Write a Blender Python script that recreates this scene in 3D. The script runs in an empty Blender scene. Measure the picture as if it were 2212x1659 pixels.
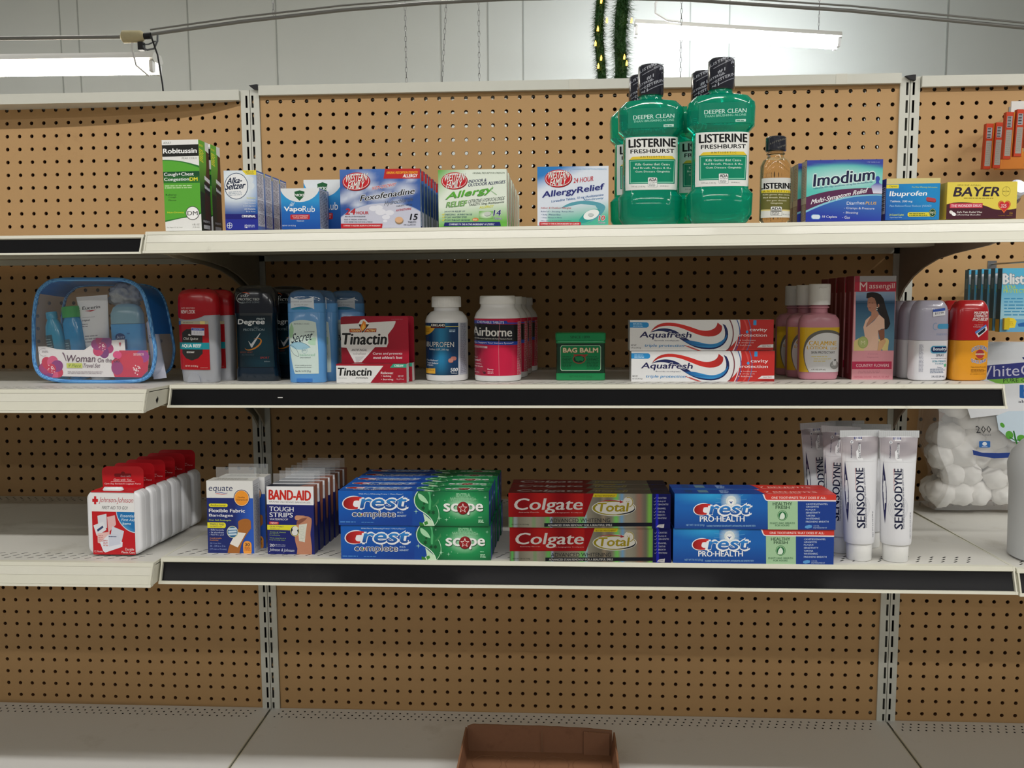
import bpy, bmesh, math, random
import numpy as np, bisect
from mathutils import Vector, Matrix
from mathutils.geometry import tessellate_polygon
random.seed(7)
S = bpy.context.scene
COL = S.collection
H = 1.40            # height above the floor of the top row of pegboard holes; all z below are relative to it
PI = math.pi

# ------------------------------------------------------------------ camera
def look(yaw, pitch, roll):
    cy, sy, cp, sp, cr, sr = math.cos(yaw), math.sin(yaw), math.cos(pitch), math.sin(pitch), math.cos(roll), math.sin(roll)
    f = Vector((sy*cp, cy*cp, sp)); r = Vector((cy, -sy, 0)); u = r.cross(f)
    r2 = cr*r + sr*u; u2 = -sr*r + cr*u
    m = Matrix((r2, u2, -f)).transposed().to_4x4()
    return m
cd = bpy.data.cameras.new('camera'); cam = bpy.data.objects.new('camera', cd); COL.objects.link(cam)
cd.sensor_width = 36; cd.lens = 1913/2212*36; cd.clip_start = 0.02; cd.clip_end = 100
m = look(-0.05684, -0.10217, -0.00614); m.translation = Vector((0.56196, -1.70827, H-0.36635)); cam.matrix_world = m
S.camera = cam
# ------------------------------------------------------------------ world, lights, exposure
S.view_settings.view_transform = 'Standard'; S.view_settings.look = 'None'; S.view_settings.gamma = 1
S.view_settings.use_curve_mapping = False
S.view_settings.exposure = 0.0
W = bpy.data.worlds.new('store_air'); S.world = W; W.use_nodes = True
bg = W.node_tree.nodes['Background']; bg.inputs[0].default_value = (0.90, 0.94, 1.0, 1); bg.inputs[1].default_value = 0.16
def area(name, loc, sx, sy, power, col=(1, .98, .94), rot=(0, 0, 0)):
    l = bpy.data.lights.new(name, 'AREA'); l.shape = 'RECTANGLE'; l.size = sx; l.size_y = sy; l.energy = power; l.color = col
    o = bpy.data.objects.new(name, l); COL.objects.link(o); o.location = loc; o.rotation_euler = rot
    return o
# fluorescent rows of the aisle in front of the shelves, of the aisles further out, and of the aisle behind
for ay, az, lamps in ((-2.15, 1.72, ((-2.7, 34), (0.0, 39), (2.7, 46))), (-4.6, 1.80, ((-2.4, 22), (0.6, 24), (3.6, 28))), (-7.2, 1.85, ((-2.8, 20), (0.8, 22), (4.2, 26)))):
    for ax, ap in lamps: area('aisle_tube_light', (ax, ay, H+az), 2.4, 0.12, ap)
area('side_aisle_tube_light', (3.1, -1.1, H+1.45), 0.12, 2.0, 34)
for ax, ay, az, ap in ((-3.0, 2.4, 1.9, 22), (0.7, 2.6, 2.1, 36)): area('rear_aisle_tube_light', (ax, ay, H+az), 2.4, 0.12, ap)

# ------------------------------------------------------------------ colour and mesh helpers
def lin(c):
    return c/12.92 if c <= 0.04045 else ((c+0.055)/1.055)**2.4
def rgb(c):
    if isinstance(c, str):
        return tuple(lin(int(c[i:i+2], 16)/255) for i in (0, 2, 4))
    return c
def lerp(a, b, t):
    t = max(0, min(1, t)); a = rgb(a); b = rgb(b)
    return tuple(x+(y-x)*t for x, y in zip(a, b))
class MB:
    def __init__(s): s.v = []; s.f = []; s.c = []; s.m = []; s.mats = []; s.smooth = False
    def mat(s, m):
        if m not in s.mats: s.mats.append(m)
        return s.mats.index(m)
    def add(s, vs, fs, col=(1, 1, 1), m=None):
        n = len(s.v); s.v.extend(vs); mi = s.mat(m) if m else 0
        col = rgb(col) if not (isinstance(col, list)) else col
        for f in fs:
            s.f.append([i+n for i in f]); s.m.append(mi)
            if isinstance(col, list): s.c.extend(col[i] for i in f)
            else: s.c.extend([col]*len(f))
    def box(s, x0, y0, z0, x1, y1, z1, col=(1, 1, 1), m=None, cols=None):
        vs = [(x0,y0,z0),(x1,y0,z0),(x1,y1,z0),(x0,y1,z0),(x0,y0,z1),(x1,y0,z1),(x1,y1,z1),(x0,y1,z1)]
        fs = {'f':[0,1,5,4],'r':[1,2,6,5],'b':[2,3,7,6],'l':[3,0,4,7],'t':[4,5,6,7],'u':[3,2,1,0]}
        for k, f in fs.items():
            s.add([vs[i] for i in f], [[0,1,2,3]], (cols or {}).get(k, col), m)
    def prism(s, poly, x0, x1, axis='x', col=(1,1,1), m=None):
        # poly in the plane across the axis; x: (y,z)  y: (x,z)  z: (x,y)
        def P(a, b, t): return {'x': (t, a, b), 'y': (a, t, b), 'z': (a, b, t)}[axis]
        n = len(poly); vs = [P(a, b, x0) for a, b in poly]+[P(a, b, x1) for a, b in poly]
        s.add(vs, [list(range(n))[::-1], list(range(n, 2*n))]+[[i, (i+1) % n, n+(i+1) % n, n+i] for i in range(n)], col, m)
    def tube(s, pts, r, n=8, col=(1,1,1), m=None, cap=True):
        pts = [Vector(p) for p in pts]; rings = []; up = Vector((0.123, 0.2, 1)).normalized()
        for i, p in enumerate(pts):
            d = (pts[min(i+1, len(pts)-1)]-pts[max(i-1, 0)]).normalized()
            a = d.cross(up); a = a.normalized() if a.length > 1e-4 else Vector((1,0,0)); b = d.cross(a)
            rr = r[i] if isinstance(r, (list, tuple)) else r
            rings.append([tuple(p+(a*math.cos(t)+b*math.sin(t))*rr) for t in [2*PI*k/n for k in range(n)]])
        s.rings(rings, col, m, cap)
    def rings(s, rings, col=(1,1,1), m=None, cap=True, flip=False):
        n = len(rings[0]); vs = [p for r in rings for p in r]; fs = []
        for i in range(len(rings)-1):
            for k in range(n):
                q = [i*n+k, i*n+(k+1) % n, (i+1)*n+(k+1) % n, (i+1)*n+k]; fs.append(q)
        if cap: fs += [list(range(n))[::-1], [len(vs)-n+k for k in range(n)]]
        s.add(vs, fs, col, m)
    def loft(s, secs, n=36, col=(1,1,1), m=None, cap=True):
        s.rings([[sup(2*PI*k/n, rx, ry, e, z) for k in range(n)] for z, rx, ry, e in secs], col, m, cap)
    def build(s, name, parent=None, mats=None, smooth=None, loc=None, bevel=0):
        me = bpy.data.meshes.new(name); me.from_pydata(s.v, [], s.f)
        for mm in (mats or s.mats): me.materials.append(mm)
        if not mats and s.mats: me.polygons.foreach_set('material_index', s.m)
        at = me.color_attributes.new('Col', 'FLOAT_COLOR', 'CORNER')
        at.data.foreach_set('color', np.array([(c[0], c[1], c[2], 1) for c in s.c], 'f').ravel())
        if smooth is not None:
            me.polygons.foreach_set('use_smooth', [True]*len(me.polygons)); me.set_sharp_from_angle(angle=smooth)
        me.update()
        o = bpy.data.objects.new(name, me); COL.objects.link(o)
        if parent: o.parent = parent
        if loc: o.location = loc
        if bevel:
            b = o.modifiers.new('soft_edges', 'BEVEL'); b.width = bevel; b.segments = 2; b.limit_method = 'ANGLE'; b.angle_limit = 0.6
        return o
def sup(t, rx, ry, e, z):
    c, q = math.cos(t), math.sin(t)
    return (rx*math.copysign(abs(c)**(2/e), c), ry*math.copysign(abs(q)**(2/e), q), z)
def tag(o, label=None, cat=None, group=None, kind=None):
    if label: o['label'] = label
    if cat: o['category'] = cat
    if group: o['group'] = group
    if kind: o['kind'] = kind
    return o
def empty(name, loc=(0,0,0), rot=(0,0,0)):
    o = bpy.data.objects.new(name, None); o.empty_display_size = .02; COL.objects.link(o); o.location = loc; o.rotation_euler = rot
    return o
def dup(o, loc, label=None, rot=None):
    def rec(a, parent):
        b = a.copy(); COL.objects.link(b)
        if parent: b.parent = parent
        for ch in [c for c in KIDS.get(a.name, [])]: KIDS.setdefault(b.name, []).append(rec(ch, b))
        return b
    KIDS.clear()
    for q in bpy.data.objects:
        if q.parent: KIDS.setdefault(q.parent.name, []).append(q)
    b = rec(o, None); b.location = loc
    if rot is not None: b.rotation_euler = rot
    if label: b['label'] = label
    return b
KIDS = {}

# ------------------------------------------------------------------ materials
def mat(name, col=(.8,.8,.8), rough=.5, metal=0, spec=.5, attr=False, noise=0, nscale=200, coat=0, trans=0, ior=1.45, emit=None, es=0, alpha=1, bump=0, bscale=300, dirt=None, sss=0):
    M = bpy.data.materials.new(name); M.use_nodes = True; nt = M.node_tree; N = nt.nodes; L = nt.links
    p = N['Principled BSDF']; p.inputs['Roughness'].default_value = rough; p.inputs['Metallic'].default_value = metal
    p.inputs['Specular IOR Level'].default_value = spec; p.inputs['IOR'].default_value = ior
    p.inputs['Coat Weight'].default_value = coat; p.inputs['Coat Roughness'].default_value = .08
    p.inputs['Transmission Weight'].default_value = trans; p.inputs['Alpha'].default_value = alpha
    src = None
    if attr:
        a = N.new('ShaderNodeAttribute'); a.attribute_name = 'Col'; src = a.outputs['Color']
    else:
        r = N.new('ShaderNodeRGB'); c = rgb(col); r.outputs[0].default_value = (*c, 1); src = r.outputs[0]
    tc = N.new('ShaderNodeTexCoord')
    if noise:
        n = N.new('ShaderNodeTexNoise'); n.inputs['Scale'].default_value = nscale; n.inputs['Detail'].default_value = 4
        L.new(tc.outputs['Object'], n.inputs['Vector'])
        mr = N.new('ShaderNodeMapRange'); mr.inputs['To Min'].default_value = 1-noise; mr.inputs['To Max'].default_value = 1+noise
        L.new(n.outputs['Fac'], mr.inputs['Value'])
        mx = N.new('ShaderNodeVectorMath'); mx.operation = 'SCALE'; L.new(src, mx.inputs[0]); L.new(mr.outputs[0], mx.inputs['Scale']); src = mx.outputs[0]
    if dirt:
        dc, dscale, lo, hi = dirt
        n = N.new('ShaderNodeTexNoise'); n.inputs['Scale'].default_value = dscale; n.inputs['Detail'].default_value = 8; n.inputs['Roughness'].default_value = .7
        L.new(tc.outputs['Object'], n.inputs['Vector'])
        mr = N.new('ShaderNodeMapRange'); mr.inputs['From Min'].default_value = lo; mr.inputs['From Max'].default_value = hi
        L.new(n.outputs['Fac'], mr.inputs['Value'])
        mx = N.new('ShaderNodeMix'); mx.data_type = 'RGBA'; L.new(mr.outputs[0], mx.inputs['Factor']); L.new(src, mx.inputs['A'])
        mx.inputs['B'].default_value = (*rgb(dc), 1); src = mx.outputs['Result']
    L.new(src, p.inputs['Base Color'])
    if bump:
        n = N.new('ShaderNodeTexNoise'); n.inputs['Scale'].default_value = bscale; n.inputs['Detail'].default_value = 3
        L.new(tc.outputs['Object'], n.inputs['Vector'])
        b = N.new('ShaderNodeBump'); b.inputs['Strength'].default_value = bump; b.inputs['Distance'].default_value = .001
        L.new(n.outputs['Fac'], b.inputs['Height']); L.new(b.outputs[0], p.inputs['Normal'])
    if emit:
        p.inputs['Emission Color'].default_value = (*rgb(emit), 1); p.inputs['Emission Strength'].default_value = es
    return M
M_card = mat('printed_carton', attr=True, rough=.38, noise=.03, nscale=400, bump=.05, bscale=60)
M_gloss = mat('printed_plastic', attr=True, rough=.22, noise=.02, nscale=300, coat=.3)
M_matte = mat('printed_paper', attr=True, rough=.6, noise=.03, nscale=400)
M_foil = mat('printed_foil', attr=True, rough=.30, metal=.75, noise=.04, nscale=500)
M_peg = mat('pegboard_hardboard', 'BF9867', rough=.62, noise=.07, nscale=900, dirt=('8A6238', 3.2, .62, .95))
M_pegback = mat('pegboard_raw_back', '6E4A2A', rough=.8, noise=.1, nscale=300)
M_steel = mat('painted_shelf_steel', 'D1CFBF', rough=.38, noise=.03, nscale=60, dirt=('7D7360', 9, .66, .86), bump=.05, bscale=40)
M_steelw = mat('painted_upright_steel', 'D6D6CB', rough=.4, noise=.03, nscale=60, dirt=('6F6E60', 30, .72, .84))
M_deck = mat('worn_shelf_top', 'CDCBC4', rough=.5, noise=.04, nscale=500, dirt=('8D8674', 6, .55, .85))
M_deckb = mat('grey_deck_top', 'DCDCDA', rough=.5, noise=.04, nscale=500, dirt=('A8A294', 4, .62, .95))
M_strip = mat('black_tag_strip', '0C0C0E', rough=.6, spec=.1, noise=.2, nscale=30, dirt=('2B2A28', 25, .70, .95))
M_stripw = mat('crumpled_black_tape', '100F11', rough=.40, spec=.14, noise=.3, nscale=20, bump=.8, bscale=35, coat=.06, dirt=('26231F', 14, .58, .85))
M_clearstrip = mat('glossy_white_tag_strip', 'D2D0C2', rough=.34, noise=.03, nscale=40, coat=.08, bump=.25, bscale=70)
M_brackc = mat('dusty_cream_bracket_steel', 'A39C86', rough=.5, noise=.06, nscale=80)
M_brack = mat('brown_bracket_steel', '8E7F70', rough=.55, noise=.1, nscale=80)
M_black = mat('black_hollow_shade', '060606', rough=.9)  # flat black painted in for the shade inside slots and holes
M_bcap = mat('black_plastic_cap', '17171A', rough=.5)
M_wall = mat('white_insulation_facing', 'D5D9D4', rough=.55, noise=.02, nscale=6)
M_ceil = mat('white_ceiling_facing', 'C8CAC6', rough=.7, noise=.02, nscale=6)
M_floor = mat('polished_store_floor', 'A79F90', rough=.35, noise=.06, nscale=8, dirt=('7A7060', 3, .5, .9))
M_white = mat('white_plastic', 'E6E6E4', rough=.3, noise=.01, nscale=100)

# ------------------------------------------------------------------ printing on faces
_tc = {}
def glyphs(txt, off=0., res=3):
    k = (txt, round(off, 3), res)
    if k not in _tc:
        cu = bpy.data.curves.new('type', 'FONT'); cu.body = txt; cu.offset = off; cu.resolution_u = res; cu.fill_mode = 'FRONT'
        ob = bpy.data.objects.new('type', cu)
        me = bpy.data.meshes.new_from_object(ob)
        vs = [(v.co.x, v.co.y) for v in me.vertices]; fs = [list(p.vertices) for p in me.polygons]
        bpy.data.objects.remove(ob); bpy.data.curves.remove(cu); bpy.data.meshes.remove(me)
        _tc[k] = (vs, fs)
    return _tc[k]
def homog(q, w, h):
    # quad TL,TR,BR,BL in drawing units -> rect (0..w, 0..h)
    dst = [(0, h), (w, h), (w, 0), (0, 0)]; A = []; b = []
    for (x, y), (u, v) in zip(q, dst):
        A += [[x, y, 1, 0, 0, 0, -u*x, -u*y], [0, 0, 0, x, y, 1, -v*x, -v*y]]; b += [u, v]
    s = np.linalg.solve(np.array(A, float), np.array(b, float)); return np.append(s, 1).reshape(3, 3)
def clip_axis(poly, ax, lim, keep_less):
    out = []
    for i in range(len(poly)):
        a, b = poly[i-1], poly[i]
        ia = (a[ax] <= lim) if keep_less else (a[ax] >= lim); ib = (b[ax] <= lim) if keep_less else (b[ax] >= lim)
        if ia != ib:
            t = (lim-a[ax])/(b[ax]-a[ax]); out.append(tuple(p+(q-p)*t for p, q in zip(a, b)))
        if ib: out.append(b)
    return out
class Face:
    """a printed face: drawing coordinates of the quad q are laid on a w x h rectangle"""
    def __init__(s, mb, q, w, h, o=(0,0,0), U=(1,0,0), V=(0,0,1), N=(0,-1,0), m=None, surf=None, step=.006, base=0.00004, layer=0.000012, vstep=None):
        if len(q) == 4 and not isinstance(q[0], (tuple, list)): x0, y0, x1, y1 = q; q = [(x0,y0),(x1,y0),(x1,y1),(x0,y1)]
        s.mb = mb; s.H = homog(q, w, h); s.w = w; s.h = h; s.o = Vector(o); s.U = Vector(U); s.V = Vector(V); s.N = Vector(N)
        s.m = m or M_card; s.surf = surf; s.step = step; s.k = 0; s.vstep = vstep; s.base = base; s.layer = layer
        if surf: s.ub = getattr(surf, 'ub', None) or [i*step for i in range(-2, int(w/step)+3)]
    def uv(s, x, y):
        a = s.H @ np.array([x, y, 1.]); return a[0]/a[2], a[1]/a[2]
    def poly(s, pts, col, clip=True, pc=None):
        P = [s.uv(x, y) for x, y in pts]
        if callable(col): C = [rgb(col(x, y)) for x, y in pts]
        else: C = [rgb(col)]*len(pts)
        P = [(*p, *c) for p, c in zip(P, C)]
        out = min(p[0] for p in P) < -1e-9 or max(p[0] for p in P) > s.w+1e-9 or min(p[1] for p in P) < -1e-9 or max(p[1] for p in P) > s.h+1e-9
        if len(P) > 4 and (out or s.surf):
            for t in tessellate_polygon([[Vector((p[0]*1000, p[1]*1000, 0)) for p in P]]): s.piece([P[i] for i in t], out)
        else: s.piece(P, out)
    def piece(s, P, out):
        if out:
            for ax, lim, less in ((0, 0, False), (0, s.w, True), (1, 0, False), (1, s.h, True)):
                P = clip_axis(P, ax, lim, less)
                if len(P) < 3: return
        if abs(sum(P[i-1][0]*P[i][1]-P[i][0]*P[i-1][1] for i in range(len(P)))) < 1e-12: return
        if sum(P[i-1][0]*P[i][1]-P[i][0]*P[i-1][1] for i in range(len(P))) < 0: P = P[::-1]
        if not s.surf: return s.emit(P)
        lo = min(p[0] for p in P); hi = max(p[0] for p in P); ub = s.ub
        i0 = max(0, bisect.bisect_right(ub, lo)-1)
        for i in range(i0, len(ub)-1):
            if ub[i] >= hi: break
            Q = P
            if lo < ub[i]: Q = clip_axis(Q, 0, ub[i], False)
            if Q and hi > ub[i+1]: Q = clip_axis(Q, 0, ub[i+1], True)
            if len(Q) < 3: continue
            if s.vstep:
                b0 = math.floor(min(p[1] for p in Q)/s.vstep); b1 = max(p[1] for p in Q)
                while b0*s.vstep < b1:
                    R2 = clip_axis(Q, 1, b0*s.vstep, False); R2 = clip_axis(R2, 1, (b0+1)*s.vstep, True) if R2 else R2
                    if len(R2) >= 3: s.emit(R2)
                    b0 += 1
            else: s.emit(Q)
    def emit(s, P):
        Q = []
        for p in P:
            if not Q or abs(p[0]-Q[-1][0])+abs(p[1]-Q[-1][1]) > 1e-7: Q.append(p)
        if len(Q) > 2 and abs(Q[0][0]-Q[-1][0])+abs(Q[0][1]-Q[-1][1]) < 1e-7: Q.pop()
        if len(Q) < 3: return
        off = s.base+s.layer*s.k; vs = []
        for p in Q:
            if s.surf: vs.append(s.surf(p[0], p[1], off))
            else: vs.append(tuple(s.o+s.U*p[0]+s.V*p[1]+s.N*off))
        s.mb.add(vs, [list(range(len(Q)))], [tuple(p[2:5]) for p in Q], s.m)
    def P(s, pts, col): s.k += 1; s.poly(pts, col)
    def R(s, x0, y0, x1, y1, col, sk=0):
        s.k += 1; s.poly([(x0, y1), (x1, y1-sk), (x1, y0-sk), (x0, y0)], col)
    def G(s, x0, y0, x1, y1, fn, nx=10, ny=10):
        s.k += 1
        for i in range(nx):
            for j in range(ny):
                a, b = x0+(x1-x0)*i/nx, x0+(x1-x0)*(i+1)/nx; c, d = y0+(y1-y0)*j/ny, y0+(y1-y0)*(j+1)/ny
                s.poly([(a, d), (b, d), (b, c), (a, c)], fn)
    def E(s, cx, cy, rx, ry, col, rot=0, n=28, a0=0, a1=360):
        s.k += 1; ca, sa = math.cos(math.radians(rot)), math.sin(math.radians(rot)); pts = []
        for i in range(n):
            t = math.radians(a0+(a1-a0)*i/(n if a1-a0 >= 360 else n-1)); x, y = rx*math.cos(t), -ry*math.sin(t)
            pts.append((cx+x*ca+y*sa, cy-x*sa+y*ca))
        s.poly(pts, col)
    def ring(s, cx, cy, rx, ry, wd, col, rot=0, n=28, a0=0, a1=360, taper=False):
        pts = []; ca, sa = math.cos(math.radians(rot)), math.sin(math.radians(rot))
        for i in range(n+1):
            t = math.radians(a0+(a1-a0)*i/n); x, y = rx*math.cos(t), -ry*math.sin(t)
            pts.append((cx+x*ca+y*sa, cy-x*sa+y*ca))
        s.B(pts, [wd*math.sin(PI*i/n)+.3 for i in range(n+1)] if taper else wd, col)
    def B(s, pts, wd, col):
        s.k += 1; L = []; Rr = []
        for i, p in enumerate(pts):
            a = pts[max(0, i-1)]; b = pts[min(len(pts)-1, i+1)]; dx, dy = b[0]-a[0], b[1]-a[1]; d = math.hypot(dx, dy) or 1
            w2 = (wd[i] if isinstance(wd, (list, tuple)) else wd)/2
            L.append((p[0]-dy/d*w2, p[1]+dx/d*w2)); Rr.append((p[0]+dy/d*w2, p[1]-dx/d*w2))
        for i in range(len(pts)-1): s.poly([L[i], L[i+1], Rr[i+1], Rr[i]], col)
    def RR(s, x0, y0, x1, y1, r, col, sk=0, n=5):
        s.k += 1; pts = []
        for cx, cy, a in ((x1-r, y1-r, 0), (x0+r, y1-r, 90), (x0+r, y0+r, 180), (x1-r, y0+r, 270)):
            for i in range(n+1):
                t = math.radians(a+90*i/n); x = cx+r*math.cos(t); pts.append((x, cy+r*math.sin(t)-sk*(x-x0)/(x1-x0)))
        s.poly(pts[::-1], col)
    def T(s, txt, x0, y0, x1, y1, col, b=.012, sh=0, sk=0, ol=None, rot=0, res=3, arc=0):
        """text fitted to the box x0..x1, y0(top)..y1(baseline); sh italic shear, sk rise over the width, ol (colour, width)"""
        if abs(y1-y0) < 24 and abs(x1-x0)/max(1, len(txt)) < 18: res = 1
        base = glyphs(txt, 0, res); xs = [v[0] for v in base[0]]; ys = [v[1] for v in base[0]]
        if not xs: return
        ax, bx, ay, by = min(xs), max(xs), min(ys), max(ys); fy = abs(y1-y0)/(by-ay)
        def tr(v):
            u = (v[0]-ax)/(bx-ax); w = (v[1]-ay)/(by-ay)
            X = x0+u*(x1-x0); Y = y1-w*(y1-y0)
            if sh: X += sh*(w-.5)*abs(y1-y0)
            Y -= sk*(X-x0)/(x1-x0)
            if arc: Y += arc*((2*u-1)**2)
            if rot:
                cx, cy = (x0+x1)/2, (y0+y1)/2; a = math.radians(rot); dx, dy = X-cx, Y-cy
                X = cx+dx*math.cos(a)+dy*math.sin(a); Y = cy-dx*math.sin(a)+dy*math.cos(a)
            return (X, Y)
        P0 = [tr(v) for v in base[0]]
        def draw(c, offs):
            s.k += .6
            for dx, dy in offs:
                s.k += .1
                for f in base[1]: s.poly([(P0[i][0]+dx*fy, P0[i][1]+dy*fy) for i in f], c)
        if ol:
            r = max(0, b)+ol[1]*1.15; draw(ol[0], [(r*math.cos(a), r*math.sin(a)) for a in [2*PI*(k+.5)/7 for k in range(7)]])
        if b >= .03: offs = [(-b, 0), (b, 0), (0, b*.6), (0, -b*.6)]
        elif b >= .008: offs = [(-b, 0), (b, 0)]
        else: offs = [(0, 0)]
        draw(col, offs)
    def M(s, x0, y0, x1, y1, n, col, fill=.6, seed=1, sk=0):
        """n lines of small print"""
        rnd = random.Random(seed); s.k += 1; lh = (y1-y0)/n
        for i in range(n):
            x = x0; ya = y0+lh*i+lh*(1-fill)/2; yb = ya+lh*fill; end = x0+(x1-x0)*rnd.uniform(.8, 1)
            while x < end:
                wd = rnd.uniform(.6, 2.2)*lh*1.2; xe = min(x+wd, end)
                s.poly([(x, yb-sk*(x-x0)/(x1-x0)), (xe, yb-sk*(xe-x0)/(x1-x0)), (xe, ya-sk*(xe-x0)/(x1-x0)), (x, ya-sk*(x-x0)/(x1-x0))], col); x = xe+lh*.35
def heart(cx, cy, r):
    return [(cx+r*.062*16*math.sin(t)**3, cy-r*.062*(13*math.cos(t)-5*math.cos(2*t)-2*math.cos(3*t)-math.cos(4*t))) for t in [2*PI*i/30 for i in range(30)]][::-1]
def star(cx, cy, r, r2=.4, n=5, rot=0):
    return [(cx+(r if i % 2 == 0 else r*r2)*math.sin(PI*i/n+rot), cy-(r if i % 2 == 0 else r*r2)*math.cos(PI*i/n+rot)) for i in range(2*n)]
def bez(p0, p1, p2, p3, n=12):
    return [tuple((1-t)**3*a+3*(1-t)**2*t*b+3*(1-t)*t*t*c+t**3*d for a, b, c, d in zip(p0, p1, p2, p3)) for t in [i/n for i in range(n+1)]]
def osurf(rx, ry, e):
    """front surface of an oval body centred on the origin, u measured from its left edge -rx, v = height"""
    def f(u, v, off, x0=0, z0=0):
        x = max(-rx*.9999, min(rx*.9999, u+x0)); k = max(1e-6, 1-abs(x/rx)**e); y = -ry*k**(1/e)
        nx = math.copysign(abs(x/rx)**(e-1)/rx, x); ny = -(abs(y/ry)**(e-1))/ry; l = math.hypot(nx, ny) or 1
        return (x+nx/l*off, y+ny/l*off, v+z0)
    f.xs = [rx*math.copysign(abs(math.cos(t))**(2/e), math.cos(t)) for t in [PI-PI*i/44 for i in range(45)]]
    return f
def on(fn, x0, z0):
    g = lambda u, v, off: fn(u, v, off, x0, z0)
    g.ub = [x-x0 for x in fn.xs]; return g

# ================================================================== SETTING
def struct(o, label=None): o['kind'] = 'structure'; return o
def plane(name, x0, y0, z0, x1, y1, z1, m):
    b = MB(); b.box(x0, y0, z0, x1, y1, z1); return struct(b.build(name, mats=[m]))
M_seam = mat('dark_seam_tape', 'A9ADA8', rough=.6)
FLX0, FLX1, FLY0, FLY1 = -6.0, 7.5, -9.0, 4.5
CE = H+2.55
plane('floor', FLX0, FLY0, -.05, FLX1, FLY1, 0, M_floor)
plane('ceiling', FLX0, FLY0, CE, FLX1, FLY1+.1, CE+.05, M_ceil)
wb = MB(); wb.box(FLX0, FLY1, 0, FLX1, FLY1+.1, CE)
struct(wb.build('wall_back', mats=[M_wall]))
i = 0
for px_ in (-2.93, -2.80, -2.02, -1.40, -.26, .06, .30, 1.42, 1.68, 3.1, 4.3):
    i += 1; b = MB(); b.box(px_-.004, FLY1-.004, 0, px_+.004, FLY1, CE); struct(b.build('trim_%d' % i, mats=[M_seam]))

# ---- perforated sheets: a grid of cells, each with its hole
def holes(mb, cells, m, th, m_in=None, up=None):
    """cells: (rect corners in order, hole outline same length multiple) given as functions already in 3D; th = thickness vector"""
    for outer, inner in cells:
        n = len(inner); vs = outer+inner+[tuple(Vector(p)+th) for p in inner]
        fs = [[k, (k+1) % n, n+(k+1) % n, n+k] for k in range(n)]
        mb.add(vs, fs, (1,1,1), m); mb.add(vs, [[n+k, n+(k+1) % n, 2*n+(k+1) % n, 2*n+k] for k in range(n)], (1,1,1), m_in or m)
def peg_panel(name, label, x_first, z_first, x0, x1, z0, z1, y0, r=.0038, disp=None, th=.005, m=None):
    mb = MB(); p = .0254; m = m or M_peg
    nx0 = math.floor((x_first-x0)/p+.5); nx1 = math.floor((x1-x_first)/p+.5)
    nz0 = math.floor((z1-z_first)/p+.5); nz1 = math.floor((z_first-z0)/p+.5)
    D = disp or (lambda x, z: 0)
    for i in range(-nx0, nx1+1):
        cx = x_first+i*p; xa = x0 if i == -nx0 else cx-p/2; xb = x1 if i == nx1 else cx+p/2
        for j in range(-nz0, nz1+1):
            cz = z_first-j*p; zt = z1 if j == -nz0 else cz+p/2; zb = z0 if j == nz1 else cz-p/2
            O = [(xb, cz), (xb, zt), (cx, zt), (xa, zt), (xa, cz), (xa, zb), (cx, zb), (xb, zb)]
            I = [(cx+r*math.cos(PI*k/4), cz+r*math.sin(PI*k/4)) for k in range(8)]
            f = lambda q: (q[0], y0+D(q[0], q[1]), q[1]+H)
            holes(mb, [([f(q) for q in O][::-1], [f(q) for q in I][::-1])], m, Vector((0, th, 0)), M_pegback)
    # back skin and edges
    o = mb.build(name); return tag(o, label, 'pegboard')
BAY = [(-1.2595, 'left'), (-.0315, 'middle'), (1.1975, 'right')]
ZB = -1.235
peg_panel('pegboard_panel', 'brown perforated hardboard back panel of the middle bay', 0, 0, -.014, 1.180, ZB, .0102, 0)
def bowl(x, z): d = max(0, -.052-x); return .042*(1-math.exp(-d/.16))*math.exp(min(0, z)/.55)
peg_panel('pegboard_panel', 'warped brown perforated back panel of the left bay, bowed backwards', -.058, -.025, -1.00, -.049, ZB, .0024, 0, disp=bowl)
peg_panel('pegboard_panel', 'brown perforated back panel of the right bay with orange hanging packs', 1.2172, 0, 1.214, 1.95, ZB, .0028, 0)
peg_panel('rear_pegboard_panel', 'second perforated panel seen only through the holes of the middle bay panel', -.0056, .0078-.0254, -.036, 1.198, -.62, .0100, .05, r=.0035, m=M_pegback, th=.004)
plane_parts = []
for nm, xa, xb, zt_ in (('rear panel of the left bay, behind its holes', -1.0, -.0375, .002), ('rear panel of the right bay, behind its holes', 1.1995, 1.95, .0025), ('rear panel of the middle bay, lower half', -.036, 1.198, -.621)):
    b = MB(); b.box(xa, .055, ZB+H, xb, .06, zt_+H); tag(b.build('light_block_panel', mats=[M_pegback]), 'added light-blocking plain brown '+nm, 'panel')  # unseen solid sheets added to keep light from behind out of the holes

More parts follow.
